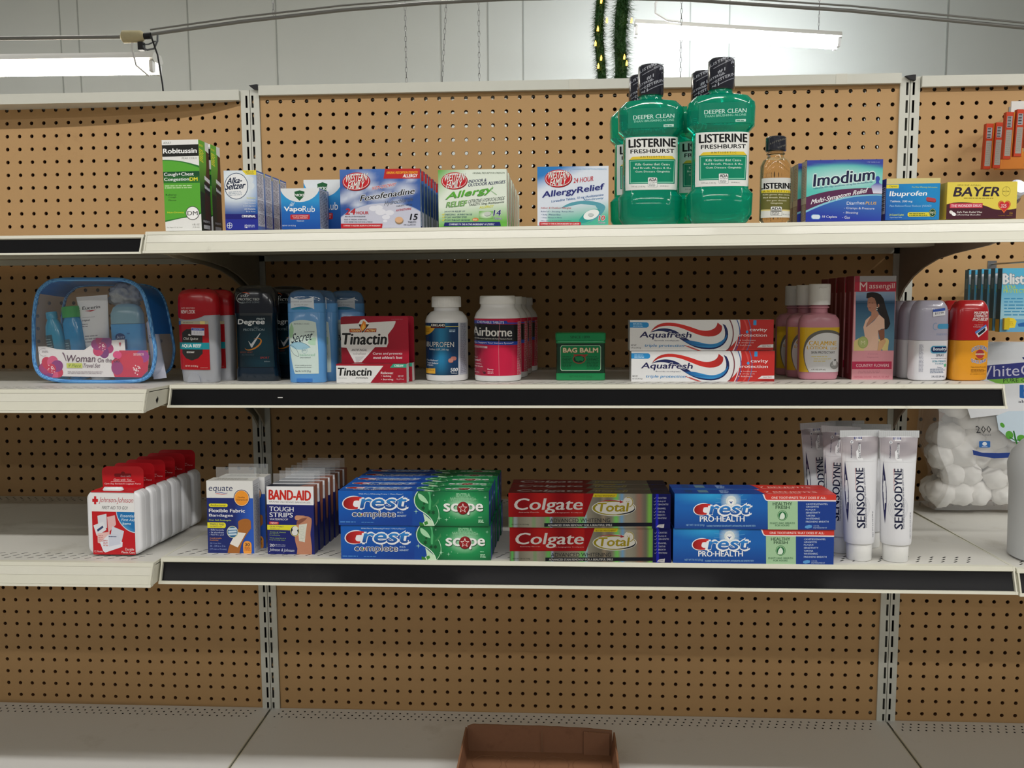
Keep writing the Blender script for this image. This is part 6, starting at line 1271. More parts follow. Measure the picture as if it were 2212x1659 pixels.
# --- toothpaste tubes standing on their caps (crop 1740,880 x4.607)
def tube():
    root = empty('toothpaste_tube'); tb = mat('white_tube_laminate', 'DFE0E4', rough=.35, coat=.2)
    cap = MB(); cap.loft([(0,.0165,.0165,2),(.001,.0172,.0172,2),(.024,.0178,.0178,2),(.0258,.0172,.0172,2)], 36); cap.build('cap', root, mats=[M_white], smooth=.6)
    ring = []; zs = [(.0255,.0205,.0195),(.0285,.0212,.0200),(.034,.0215,.0198),(.070,.0228,.0170),(.110,.0242,.0125),(.150,.0258,.0070),(.172,.0266,.0032),(.180,.0272,.0012)]
    mb = MB(); mb.loft([(z, rx, ry, 2.0) for z, rx, ry in zs], 48); mb.build('tube_body', root, mats=[tb], smooth=.8)
    mb = MB(); mb.box(-.0283,-.0010,.1785,.0283,.0010,.1885); 
    for k in range(20): mb.box(-.0275+.0028*k,-.00125,.1800,-.0275+.0028*k+.0012,.00125,.1875)
    mb.build('crimped_end', root, mats=[mat('clear_crimp', 'C6C9CC', rough=.25, coat=.4)])
    import bisect
    Z_ = [z for z, _, _ in zs]
    def sf(u, v, off):
        i = max(0, min(len(zs)-2, bisect.bisect(Z_, v)-1)); t = (v-Z_[i])/(Z_[i+1]-Z_[i]); rx = zs[i][1]+(zs[i+1][1]-zs[i][1])*t; ry = zs[i][2]+(zs[i+1][2]-zs[i][2])*t
        x = (u-.5)*2*rx*.985; y = -ry*math.sqrt(max(0, 1-(x/rx)**2)); return (x, y-off-.00015, v)
    mb = MB(); F = Face(mb, [(358,268),(805,268),(722,1385),(430,1385)], 1, .1525, surf=lambda u, v, off: sf(u, v+.0265, off), m=M_gloss, step=.12)
    # soft grey pattern at the crimped end, fading downwards
    rr = random.Random(2)
    def puff(x, y):
        t = math.sin(x*.02+y*.013)*.3+math.sin(x*.011-y*.02)*.3
        return lerp(lerp('8F8A90','B4ACB0', .5+t*.5), 'DFE0E4', (y-500+((x-580)/220)**2*60-40)/70)
    F.G(350,268,815,620, puff, 14, 22)
    F.R(510,268,603,305,'4A4A78'); 
    for k in range(5): F.R(528+k*14,268,534+k*14,305,'C4C6D4')
    F.P([(528,305),(603,305),(600,600)]+bez((600,606),(560,616),(530,600),(528,560)),'E6E7EA')
    F.k += 1
    def VT(txt, x0, y0, x1, y1, col, **k):   # runs upwards: x0..x1 is the letter height, y1 start (bottom), y0 end
        base = glyphs(txt, 0, 2); xs = [v[0] for v in base[0]]; ys = [v[1] for v in base[0]]; ax, bx, ay, by = min(xs), max(xs), min(ys), max(ys); F.k += 1
        pts = [(x1-(x1-x0)*(v[1]-ay)/(by-ay), y1-(y1-y0)*(v[0]-ax)/(bx-ax)) for v in base[0]]
        bb = k.get('b', .01)*(x1-x0)/(by-ay)
        for d_ in (-bb, bb):
            F.k += .1
            for f in base[1]: F.poly([(pts[i][0], pts[i][1]+d_) for i in f], col)
    VT('Extra Whitening',548,358,582,572,'3A3A48'); VT('SENSODYNE',515,698,596,1268,'1A1E3C',b=.02); VT('TOOTHPASTE FOR SENSITIVE TEETH AND CAVITY PREVENTION',598,700,614,1268,'5A5C70'); VT('NOW WITH FLUORIDE',508,698,516,936,'C86A6A')
    VT('NET WT 6.5 OZ (184 g)',676,1140,690,1342,'4A4C60'); VT('ProNamel guard',466,396,484,566,'3A3E5A',b=.03); F.E(482,346,18,24,'E4E6EA'); F.P([(470,336),(496,336),(486,346),(484,366),(478,366),(478,346)][::-1],'2A2E48')
    for k in range(4): F.ring(556,1095,96-k*16,104-k*10,2,'B9BBC4',a0=120+k*8,a1=250-k*6); F.ring(556,1095,96-k*16,104-k*10,2,'B9BBC4',a0=-60+k*8,a1=60-k*6)
    mb.build('print', root)
    mb = MB(); F = Face(mb, [(0,0),(100,0),(100,100),(0,100)], .30, .080, surf=lambda u, v, off: tuple(a*b for a, b in zip(sf(.02, v+.045, off), (1.004, 1, 1))), m=M_gloss)
    mb2 = MB()
    for s, x_ in ((-1, 0),):
        pts = []
        n = 10
        for i in range(n):
            za, zb = .055+.09*i/n, .055+.09*(i+1)/n; wa, wb = .18*math.sin(PI*i/n), .18*math.sin(PI*(i+1)/n)
            def q(th, z):
                i_ = max(0, min(len(zs)-2, bisect.bisect(Z_, z)-1)); t = (z-Z_[i_])/(Z_[i_+1]-Z_[i_]); rx = zs[i_][1]+(zs[i_+1][1]-zs[i_][1])*t; ry = zs[i_][2]+(zs[i_+1][2]-zs[i_][2])*t
                a = PI+.55+th; return (rx*1.006*math.cos(a), ry*1.01*math.sin(a), z)
            mb2.add([q(-wa, za), q(wa, za), q(wb, zb), q(-wb, zb)], [[0,1,2,3]], rgb('2A2A52'), M_gloss)
    mb2.build('side_flash', root)
    return root
o = tube(); o.location = (.9940, -.4230, z3(-.423)+H+GAP+.0003); o.rotation_euler = (-.02, math.radians(-1.2), 0); tag(o, 'white toothpaste tube standing on its cap, front left of the group', 'toothpaste tube', 'white toothpaste tubes on their caps')
dup(o, (1.0435, -.4280, z3(-.428)+H+GAP+.0003), 'white toothpaste tube standing on its cap, front right of the group', rot=(-.02, 0, 0))
dup(o, (.9800, -.380, z3(-.380)+H+GAP+.0003), 'white toothpaste tube just behind the front left one, turned sideways', rot=(-.02, math.radians(-1.5), math.radians(-30)))
dup(o, (.9700, -.318, z3(-.318)+H+GAP+.0003), 'white toothpaste tube at the back left, beside the bright blue boxes', rot=(-.02, math.radians(-3), math.radians(8)))
dup(o, (1.0330, -.345, z3(-.345)+H+GAP+.0003), 'white toothpaste tube at the back right, behind the front right one', rot=(-.02, 0, math.radians(-4)))
dup(o, (1.0100, -.300, z3(-.300)+H+GAP+.0003), 'white toothpaste tube at the back, its grey crimp showing between the others', rot=(-.02, 0, math.radians(4)))

# clear hanging tabs on the bandage boxes
for o_ in [q for q in bpy.data.objects if q.get('group') in ('navy bandage boxes with an orange seal', 'red lettered bandage boxes')]:
    eq = 'orange' in o_['group']; w = .0710 if eq else .0712; h = .1105 if eq else .1030; d = .0290 if eq else .0205
    mb = MB(); mb.box(.004, d-.0006, h-.002, w-.004, d-.0003, h+.016); t_ = mb.build('clear_hang_tab', o_, mats=[M_bagfilm])

# ================================================================== TRAVEL BAG ON THE LEFT
def catmull(P, n=5):
    out = []; L_ = len(P)
    for i in range(L_):
        p0, p1, p2, p3 = [Vector(P[(i+k-1) % L_]) for k in range(4)]
        for j in range(n):
            t = j/n; out.append(.5*((2*p1)+(-p0+p2)*t+(2*p0-5*p1+4*p2-p3)*t*t+(-p0+3*p1-3*p2+p3)*t**3))
    return out
K = .0001205
def bq(x, y): return ((x-990)*K, (1478-y)*K)
outline = [(330,1425),(215,1350),(165,1200),(172,1000),(182,800),(205,560),(270,320),(370,215),(480,158),(700,140),(1000,142),(1350,145),(1520,175),(1640,245),(1715,380),(1765,600),(1800,850),(1825,1050),(1800,1230),(1740,1370),(1600,1450),(1300,1470),(900,1470),(550,1462)]
O2 = [bq(*p) for p in outline]
BY = -.362; bz = -.5012-.02*(BY+.03+.47)+.0022; DB = .062
bag = empty('travel_bag', (-.1705, BY, bz+H), (0, 0, math.radians(-2))); tag(bag, 'clear zipped travel bag with a blue woven rim and flowered card', 'bag')
ring_ = catmull([(x, 0, z) for x, z in O2], 4); ring_b = [Vector((p.x*.96+.004, DB, p.z*.93+.003)) for p in ring_]
M_rim = mat('woven_blue_binding', '2C78C8', rough=.7, noise=.5, nscale=1200)
_n = M_rim.node_tree.nodes; 
def wv(M, c1, c2, sc):
    nt = M.node_tree; tc = nt.nodes.new('ShaderNodeTexCoord'); ck = nt.nodes.new('ShaderNodeTexChecker'); ck.inputs['Scale'].default_value = sc
    mp = nt.nodes.new('ShaderNodeMapping'); mp.inputs['Rotation'].default_value = (0, .78, 0); nt.links.new(tc.outputs['Object'], mp.inputs[0]); nt.links.new(mp.outputs[0], ck.inputs['Vector'])
    ck.inputs['Color1'].default_value = (*rgb(c1), 1); ck.inputs['Color2'].default_value = (*rgb(c2), 1); nt.links.new(ck.outputs['Color'], nt.nodes['Principled BSDF'].inputs['Base Color'])
wv(M_rim, '7FC0F0', '2466B4', 700)
for nm, rg in (('front_rim', ring_), ('back_rim', ring_b)):
    mb = MB(); pts = rg+[rg[0], rg[1]]; mb.tube(pts, .0030 if nm == 'front_rim' else .0024, 8, cap=False); mb.build(nm, bag, mats=[M_rim], smooth=.9)
M_zip = mat('blue_zip_band', '1E6FC4', rough=.3, coat=.4); M_film2 = mat('clear_side_film', 'B8C8E0', rough=.08, alpha=.35, coat=1)
mbz = MB(); mbf = MB(); N_ = len(ring_)
for i in range(N_):
    j = (i+1) % N_; q = [tuple(ring_[i]), tuple(ring_[j]), tuple(ring_b[j]), tuple(ring_b[i])]
    (mbz if min(ring_[i].z, ring_[j].z) > .138 or (min(ring_[i].z, ring_[j].z) > .075 and ring_[i].x > 0) else mbf).add(q, [[0,1,2,3]])
mbz.build('zip_band', bag, mats=[M_zip], smooth=.6); mbf.build('side_film', bag, mats=[M_film2], smooth=.6)
M_film = mat('clear_front_film', 'FFFFFF', rough=.04, alpha=.06, coat=1, bump=.8, bscale=22, ior=1.5)
for nm, rg, yy in (('front_film', ring_, -.0012), ('back_film', ring_b, 0)):
    mb = MB(); c = sum(rg, Vector())/len(rg); rs = []
    vs = [tuple(c+Vector((0, yy*4, 0)))]
    for f in (.25,.5,.75,1): vs += [tuple(c+(p-c)*f+Vector((0, yy*4*(1-f*f)+.0008*math.sin(p.x*90+f*9)*(f < 1), 0))) for p in rg]
    fs = [[0, 1+k, 1+(k+1) % N_] for k in range(N_)]
    for a in range(3): fs += [[1+a*N_+k, 1+(a+1)*N_+k, 1+(a+1)*N_+(k+1) % N_, 1+a*N_+(k+1) % N_] for k in range(N_)]
    mb.add(vs, fs); mb.build(nm, bag, mats=[M_film], smooth=1.5)
mb = MB()
card = [(215,1010),(330,1010),(480,1045),(600,1055),(850,1056),(935,1000),(1240,932),(1408,920),(1412,1062),(1720,1062),(1722,1200),(1700,1330),(1610,1412),(300,1400),(230,1300)]
x0, z0 = bq(200,1420); x1, z1_ = bq(1740,900)
F = Face(mb, (200,900,1740,1420), x1-x0, z1_-z0, (x0, .0020, z0), m=M_matte, base=0)
F.P(card[::-1],'E6E2E2')
def flower(cx, cy, r, cols, n=6, a0=0., dots=True):
    for k in range(n): t = a0+2*PI*k/n; F.E(cx+r*.52*math.cos(t), cy+r*.52*math.sin(t), r*.52, r*.46, cols[k % len(cols)], rot=-math.degrees(t))
    F.E(cx, cy, r*.4, r*.4, cols[0])
    if dots:
        rr = random.Random(1)
        for k in range(14): a = rr.uniform(0, 2*PI); d_ = rr.uniform(.05,.4)*r; F.E(cx+d_*math.cos(a), cy+d_*math.sin(a), r*.045, r*.045, 'F6D8DC', n=8)
flower(1100,1010,150,['A82C6C','7A2A78','C83468','94327C'],6,.3); flower(385,1300,165,['C8244E','D8527E','8A2C7C','A83070'],7,.5)
F.P([(1330,1062),(1720,1062),(1720,1210),(1700,1330),(1610,1412),(1250,1408),(1225,1330),(1215,1200),(1300,1150)][::-1],'C8284E'); F.E(1300,1120,60,50,'E04C86'); F.E(1290,1290,80,90,'9C3478'); F.E(1640,1140,90,80,'A03A90'); F.E(1500,1200,150,110,'D02C4C')
rr = random.Random(4)
for k in range(22): a = rr.uniform(0, 2*PI); d_ = rr.uniform(5,66); F.E(1548+d_*math.cos(a), 1316+d_*math.sin(a), 9, 9, 'F6D8DC', n=8)
F.T('Woman',600,1122,1000,1212,'4E2444',b=-.003,sh=.2,sk=0); F.T('On the Go',1030,1160,1330,1218,'4E2444',b=0,sh=.15,sk=0); F.R(600,1228,815,1290,'C9D25E'); F.T('9 Piece',625,1236,800,1282,'5A7A2C',b=-.006,sh=.35); F.T('Travel Set',825,1232,1060,1286,'5A3A50',b=-.006,sh=.35)
F.M(610,1330,1196,1372,2,'9A8A92',fill=.35); F.T('CREATE YOUR PERFECT TRIP',1520,1098,1660,1130,'EFC0CC'); F.ring(295,1085,62,50,3,'8A8088',a0=60,a1=300); F.M(270,1060,370,1090,2,'8A8088',fill=.35); F.B([(555,1090),(570,1110),(600,1200)],[16,14,6],'5A2A50')
F.P([(1330,960),(1362,958),(1345,1015)][::-1],'B02A44')
mb.build('flowered_card', bag)
def inb(px_, py_): x, z = bq(px_, py_); return bag.matrix_basis @ Vector((x, 0, z))
def bag_item(o, px_, y, rot, label, cat, zoff=.0):
    x, z = bq(px_, 1400); o.location = (-.1705+x, BY+y, bz+H+.0030+zoff); o.rotation_euler = rot; tag(o, label, cat)
def vial(rx, ry, h, shoulder, cr, ch, m, mc, e=2.2, nm='toiletry_bottle', capn='cap'):
    root = empty(nm); mb = MB(); mb.loft([(0,rx*.9,ry*.9,e),(.002,rx,ry,e),(h-shoulder,rx,ry,e),(h-shoulder*.4,rx*.85,ry*.85,e),(h,cr*.8,cr*.8,2)], 32); mb.build('bottle', root, mats=[m], smooth=.8)
    mb = MB(); mb.loft([(h-.001,cr,cr,2),(h+ch-.001,cr*.97,cr*.97,2),(h+ch,cr*.9,cr*.9,2)], 28)
    for k in range(3): mb.loft([(h+ch*(.25+.22*k),cr*1.02,cr*1.02,2),(h+ch*(.33+.22*k),cr*1.02,cr*1.02,2)], 28)
    mb.build(capn, root, mats=[mc], smooth=.6); return root
M_aq = mat('aqua_lotion_plastic', '2C9CC6', rough=.2, coat=.5); M_bl = mat('blue_gel_plastic', '138CC8', rough=.15, coat=.6); M_gc = mat('green_cap_plastic', '2F9A4C', rough=.3)
o = vial(.0150,.0105,.098,.030,.0085,.010,M_aq,M_aq); bag_item(o, 455, .021, (0, math.radians(-7), 0), 'aqua lotion bottle at the left inside the clear travel bag', 'bottle')
mb = MB(); Fd = Face(mb,(0,0,100,100),.020,.060,surf=on(osurf(.0152,.0107,2.2),-.0150,.012),m=M_gloss,step=.003); Fd.R(0,0,78,100,'26505E'); Fd.M(6,8,72,92,13,'9AB8C0',fill=.35); mb.build('back_label', o)
o = vial(.0155,.0125,.100,.010,.0142,.0165,M_bl,M_gc); bag_item(o, 700, .021, (0, math.radians(-5), 0), 'blue gel bottle with a green cap inside the clear travel bag', 'bottle')
mb = MB(); Fd = Face(mb,(0,0,100,100),.022,.055,surf=on(osurf(.0157,.0127,2.2),-.0155,.010),m=M_gloss,step=.003); Fd.R(0,0,60,100,'2A5C74'); Fd.M(6,8,54,92,12,'9ABCC8',fill=.35); mb.build('back_label', o)
def lotiontube():
    root = empty('lotion_tube'); mb = MB(); secs = [(0,.0150,.0130,2),(.012,.0158,.0132,2),(.030,.0175,.0120,2),(.080,.0215,.0070,2),(.1235,.0250,.0016,2),(.1325,.0256,.0010,2)]
    mb.loft(secs, 40, col='E2E4E8', m=M_gloss)
    F = Face(mb, [(728,325),(1150,325),(1110,1060),(860,1060)], 1, .100, m=M_gloss, surf=lambda u, v, off: ((u-.5)*2*np.interp(v+.030,[s[0] for s in secs],[s[1] for s in secs])*.97, -np.interp(v+.030,[s[0] for s in secs],[s[2] for s in secs])*math.sqrt(max(0,1-((u-.5)*1.94)**2))-off-.0002, v+.030), step=.1)
    F.T('Eucerin',818,476,1052,528,'2A2630',b=.01,sk=6); F.P([(850,545),(1010,538),(930,562)][::-1],'B02A34'); F.B([(820,640),(985,636)],3,'6A6A74'); F.T('original',812,664,920,692,'4A4A58'); F.M(812,712,910,760,2,'8A8A94',fill=.4); F.M(850,840,1050,920,3,'9A9AA4',fill=.4)
    mb.build('tube_body', root, smooth=.8)
    mb = MB(); mb.loft([(-.0005,.0152,.0132,2),(.010,.0160,.0136,2)], 32); mb.build('cap', root, mats=[M_white], smooth=.6)
    return root
o = lotiontube(); bag_item(o, 985, .0210, (0, math.radians(-4), 0), 'white lotion tube with a red chevron inside the clear travel bag', 'lotion tube')
def stick2():
    root = empty('travel_deodorant'); mb = MB(); m1 = mat('light_blue_stick', '4C9CD8', rough=.3, coat=.3); e = 3
    mb.loft([(0,.0250,.0115,e),(.002,.0262,.0125,e),(.088,.0262,.0125,e)], 40); mb.build('body', root, mats=[m1], smooth=.6)
    mb = MB(); mb.loft([(.0885,.0258,.0123,e),(.104,.0255,.0120,e),(.114,.0215,.0100,2.6),(.1185,.0150,.0060,2.3),(.1200,.006,.002,2)], 40); mb.build('clear_cap', root, mats=[mat('frosted_blue_cap', '8CB8CC', rough=.2, trans=.2, coat=.4)], smooth=.6)
    mb = MB(); Fd = Face(mb,[(1140,690),(1600,690),(1600,1100),(1140,1100)],.0500,.0495,surf=on(osurf(.0264,.0127,e),-.0258,.038),m=M_gloss)
    Fd.E(1305,855,76,52,'1C3E78'); Fd.T('Just',1248,835,1372,882,'B8D0EC',b=-.005,sh=.3); Fd.R(1245,885,1405,1010,'234C88'); Fd.M(1410,795,1460,825,1,'3A78B8'); mb.build('print', root); return root
o = stick2(); bag_item(o, 1390, .0210, (0, math.radians(-1), 0), 'light blue travel deodorant with a navy oval inside the clear travel bag', 'deodorant')
def thin():
    root = empty('travel_toothpaste'); mb = MB(); mb.loft([(0,.0110,.0012,2),(.004,.0110,.0014,2),(.030,.0100,.0045,2),(.090,.0085,.0078,2),(.093,.006,.006,2),(.095,.0045,.0045,2)], 28, col='D8DAEA', m=M_gloss)
    mb.build('tube_body', root, smooth=.8); mb = MB(); mb.loft([(.0948,.0052,.0052,2),(.0955,.0058,.0058,2),(.116,.0050,.0050,2),(.117,.004,.004,2)], 20); mb.build('cap', root, mats=[M_white], smooth=.6)
    mb = MB(); Fd = Face(mb,(0,0,100,300),.013,.058,surf=on(osurf(.0095,.0066,2),-.0065,.030),m=M_gloss,step=.003); Fd.M(15,0,85,120,7,'6A78B4'); Fd.R(30,130,70,290,'E8EAF4'); mb.build('print', root); return root
o = thin(); bag_item(o, 1740, .030, (0, math.radians(-6), 0), 'slim white travel toothpaste tube at the right inside the clear travel bag', 'toothpaste tube')
# bath pouf: crumpled netting
def pouf(name, r, m, seed, sx=1, sz=1, amp=.25, n=4):
    bm = bmesh.new(); bmesh.ops.create_icosphere(bm, subdivisions=n, radius=r)
    from mathutils import noise
    for v in bm.verts:
        d_ = v.co.normalized(); k = 1+amp*noise.noise(d_*3.1+Vector((seed, 0, 0)))+amp*.5*noise.noise(d_*8+Vector((0, seed, 0)))
        v.co = Vector((d_.x*r*k*sx, d_.y*r*k*.8, d_.z*r*k*sz))
    me = bpy.data.meshes.new(name); bm.to_mesh(me); bm.free(); me.materials.append(m); me.polygons.foreach_set('use_smooth', [True]*len(me.polygons)); ob = bpy.data.objects.new(name, me); COL.objects.link(ob); return ob
M_net = mat('white_bath_netting', 'C4CCD4', rough=.8, alpha=.75, noise=.2, nscale=300)
o = pouf('bath_pouf', .0205, M_net, 3.3, 1.25, 1.0, .4); x, z = bq(1290, 330); o.location = (-.1705+x, BY+.040, bz+z+H-.004); tag(o, 'crumpled white bath pouf pressed against the top of the clear travel bag', 'bath pouf')

# ================================================================== RIGHT BAY GOODS
M_cotton = mat('cotton_fluff', 'F2EFEA', rough=1, noise=.05, nscale=120)
cb = empty('cotton_ball_bag', (1.2259, -.125, -.7540+H)); tag(cb, 'big clear bag of white cotton balls standing on the third shelf', 'bag')
rr = random.Random(11); mb = MB(); proto = []
bm = bmesh.new(); bmesh.ops.create_icosphere(bm, subdivisions=3, radius=1); PV = [v.co.copy() for v in bm.verts]; PF = [[v.index for v in f.verts] for f in bm.faces]; bm.free()
from mathutils import noise as _nz
for iz in range(8):
    for ix in range(7):
        for iy in range(2):
            c = Vector((.018+ix*.034+rr.uniform(-.008,.008)+(.016 if iz % 2 else 0), .020+iy*.036+rr.uniform(-.006,.006), .027+iz*.0325+(rr.uniform(-.005,.005) if iz else 0))); r_ = rr.uniform(.0205,.0260)
            if ix == 0 and iz in (4,): continue
            mb.add([tuple(c+v*r_*(1+.22*_nz.noise(v*2+c*40)+.10*_nz.noise(v*6+c*90)+.05*_nz.noise(v*16+c*90))) for v in PV], PF)
balls = mb.build('cotton_balls', cb, mats=[M_cotton], smooth=3); balls['kind'] = 'stuff'
mb = MB(); W_ = .250; Hh = .30
def filmpt(u, v):
    x = -.004+u*W_+.006*math.sin(v*9+1)*(1-u)+(.010*math.sin(v*7)*(1-u)); x += -.004*math.cos(v*17)*(1-u); y = -.006-.011*max(0, math.sin(PI*min(1, v*1.02)))**.5-.0025*math.sin(u*11+v*7); z = v*Hh
    if v < .06: y += .006*(1-v/.06)
    return (x, y, z)
nx, nz = 24, 28
vs = [filmpt(i/nx, j/nz) for j in range(nz+1) for i in range(nx+1)]; mb.add(vs, [[j*(nx+1)+i, j*(nx+1)+i+1, (j+1)*(nx+1)+i+1, (j+1)*(nx+1)+i] for j in range(nz) for i in range(nx)])
vs = []
for j in range(nz+1):
    p = filmpt(0, j/nz); vs += [p, (p[0]-.004, .03, p[2]), (p[0]+.002, .078, p[2])]
mb.add(vs, [[3*j+k, 3*j+k+1, 3*j+k+4, 3*j+k+3][::-1] for j in range(nz) for k in (0, 1)])
mb.build('clear_film', cb, mats=[mat('cotton_bag_film', 'F4F6F8', rough=.06, alpha=.28, coat=1, bump=1, bscale=18)], smooth=1.5)
mb = MB(); q4 = [(2043.4,741.2),(2327.2,740.4),(2305.4,1109.9),(2027.3,1107.8)]
F = Face(mb, q4, .22, .30, m=M_gloss, surf=lambda u, v, off: (u, -.0215-off, v), step=.30, base=0)
F.P([(2090,905),(2300,880),(2300,742),(2050,742),(2060,800),(2075,860)][::-1],'E6E9EE')
F.P([(2125,792),(2330,775),(2330,812),(2125,822)][::-1],'3A3F86'); F.P([(2125,822),(2330,812),(2330,824),(2150,832)][::-1],'7DBB4C')
F.T('WhiteCloud',2096,794,2290,818,'D4D4E8',b=0,sk=8); F.T('PURE COTTON',2160,820,2260,829,'3A5A2A',sk=3); F.P([(2200,775),(2225,770),(2225,786),(2208,784)][::-1],'2A3470')
F.T('b',2196,834,2228,862,'2A6AB8',b=.03,ol=('F0F2F4',.04)); F.T('absorbent',2192,866,2260,872,'4A4A5A')
F.P([(2145,900),(2170,890),(2330,886),(2330,930),(2260,960),(2180,955),(2150,930)][::-1],'D0E2F0')
F.T('200',2101,921,2134,937,'2A2A30',b=-.005,sh=-.1); F.T('Count',2115,938,2134,943,'6A6A70'); F.RR(2108,954,2132,968,2,'2A6CB8'); F.E(2120,960,5,4,'E8EEF4'); F.R(2114,965,2126,966.5,'B8CCE8')
F.P([(2094,973),(2115,979),(2150,980),(2330,972),(2330,982),(2140,991),(2096,984)][::-1],'1E3E8E')
for a, b_, r1, r2, ro in ((2173,941,8,9,30),(2200,949,11,8,-20),(2158,920,4,6,40),(2212,925,7,5,-30)): F.E(a,b_,r1,r2,'5AA83C',rot=ro)
F.B([(2182,932),(2186,950),(2193,971)],[3,4,2],'2F7A34'); F.B([(2173,945),(2184,952),(2198,952)],2,'2F7A34')
mb.build('bag_print', cb)
# jug
jg = empty('white_jug', (1.2700, -.400, -.7560-.024*(-.4+.455)+H+GAP)); tag(jg, 'translucent white jug standing at the far right edge of the third shelf', 'jug')
mb = MB(); mb.loft([(0,.044,.044,2.2),(.003,.049,.049,2.2),(.105,.051,.051,2.2),(.120,.0535,.0535,2.2),(.138,.0545,.0545,2.2),(.155,.050,.050,2.2),(.172,.038,.038,2.1),(.184,.022,.022,2),(.188,.016,.016,2),(.200,.016,.016,2)], 44); mb.build('bottle', jg, mats=[mat('milky_plastic', 'C9CBCC', rough=.4, trans=.1)], smooth=.8)
mb = MB(); mb.loft([(.197,.0185,.0185,2),(.213,.018,.018,2),(.214,.0165,.0165,2)], 30); mb.build('screw_cap', jg, mats=[M_white], smooth=.6)
# orange packs on a peg hook
M_wire = mat('galvanised_wire', '9A9A9A', rough=.3, metal=.9)
def hook(name, x, z, L_, label):
    r = empty(name, (x, 0, z+H)); tag(r, label, 'hook'); mb = MB(); mb.tube([(0,.003,0),(0,-L_+.01,.0),(0,-L_,.003),(0,-L_-.004,.012)], .0016, 8); mb.build('wire_arm', r, mats=[M_wire], smooth=1)
    mb = MB(); mb.box(-.008,-.0012,-.012,.008,-.0002,.006); mb.build('wall_plate', r, mats=[M_wire]); return r
hook('peg_hook', 1.3840, -.040, .150, 'wire peg hook above the orange packs at the right edge')
hook('peg_hook', 1.3600, -.318, .28, 'wire peg hook carrying the light blue lip balm packs')
def opack():
    w, h, d = .0140, .0790, .010; mb = carton(w, h, d, 'C8431E', r='D8822A', l='B03A1A')
    F = Face(mb, (0,0,40,200), w, h); F.R(0,0,40,200,'C8401E'); F.R(6,18,30,66,'A8B0B4')
    for k in range(7): F.R(8,20+k*6.4,24,20+k*6.4+(2 if k % 2 else 4),'3A2A30')
    F.RR(5,76,33,188,2,'A9A49A'); F.M(8,84,30,180,12,'98948A',fill=.4); F.R(36,0,40,200,'E0962E')
    return mb
def mk(x, y, z, label, rz=.0):
    mb = opack(); o = mb.build('hanging_pack'); o.location = (x, y, z+H); o.rotation_euler = (0, rz, 0); tag(o, label, 'hanging pack', 'orange hanging packs'); return o
a_ = mk(1.3140, -.048, -.1500, 'narrow orange pack with barcode, leftmost and lowest of the hanging cluster', .03)
for i, (x, y, z, lb) in enumerate(((1.3290,-.052,-.1490,'narrow orange pack with barcode, second from the left in the hanging cluster'),(1.3240,-.098,-.1400,'narrow orange pack with barcode, third from the left in the hanging cluster'),(1.3400,-.102,-.1365,'narrow orange pack with barcode, fourth from the left in the hanging cluster'),(1.3345,-.150,-.1290,'narrow orange pack with barcode, at the right edge of the hanging cluster'))): dup(a_, (x, y, z+H), lb)
mb = carton(.085,.030,.012,'D9822A'); F = Face(mb,(0,0,200,60),.085,.030); F.R(0,0,200,60,'D9822A'); F.T('200',110,18,160,40,'E8B0A0'); put(mb,'orange_carton','plain orange carton hanging behind the narrow orange packs','hanging pack',1.3420,-.040,-.1500)
mb = carton(.030,.028,.003,'E4E2DE'); put(mb,'white_header_card','white header card hanging above the orange packs','card',1.3520,-.060,-.0640)
# light blue lip balm packs
def blis():
    w, h, d = .0750, .1010, .0150; mb = carton(w, h, d, '5AB8DC', l='2B5C6C', t='9CD0E4')
    F = Face(mb, [(2165.9,579.8),(2271.3,579.1),(2263.7,717.1),(2159.0,717.4)], w, h)
    F.G(2150,570,2280,690, lambda x, y: lerp('58B8DE','A8D8EC', (y-620)/60), 1, 8); F.T('Blistex',2167,592,2238,614,'E6ECEE',b=.035,ol=('8A9AA8',.03)); F.T('ULTRA',2168,617,2194,624,'B8D86A',b=.03); F.T('PROTECTION',2168,625,2232,633,'B8D86A',b=.03); F.M(2169,642,2250,684,6,'3A94C4',fill=.35,seed=3)
    F.R(2150,690,2280,725,'6AB0DC'); F.P([(2176,686),(2190,688),(2196,694),(2192,708),(2176,709)][::-1],'F0D83A'); F.P([(2198,700),(2230,692),(2230,706),(2200,706)][::-1],'2A6AB4'); F.M(2178,694,2190,704,3,'C8A020',fill=.4)
    mb.box(.004,-.0060,.004,.012,-.0002,.022,rgb('D8C02C'),M_card)
    G = side(mb, (0,0,60,400), w, h, d, right=False); G.R(0,0,60,400,'2A5662'); G.R(14,60,46,130,'5A7A80'); G.R(0,320,60,400,'B8A420'); G.R(50,0,60,400,'3A7080')
    return put(mb, 'lip_balm_pack', 'light blue lip balm pack on a hook, front one of its row', 'hanging pack', 1.2600, -.250, -.433, 'light blue lip balm packs')
o = blis(); row(o, 6, lambda i: (1.2600+.0010*i, -.250+.0255*i, -.433+H+.001*(i % 2)), 'light blue lip balm pack on a hook, %s in its row from the front')
dup(o, (1.2925, -.062, -.433+H), 'light blue lip balm pack hanging by itself against the pegboard behind the row')

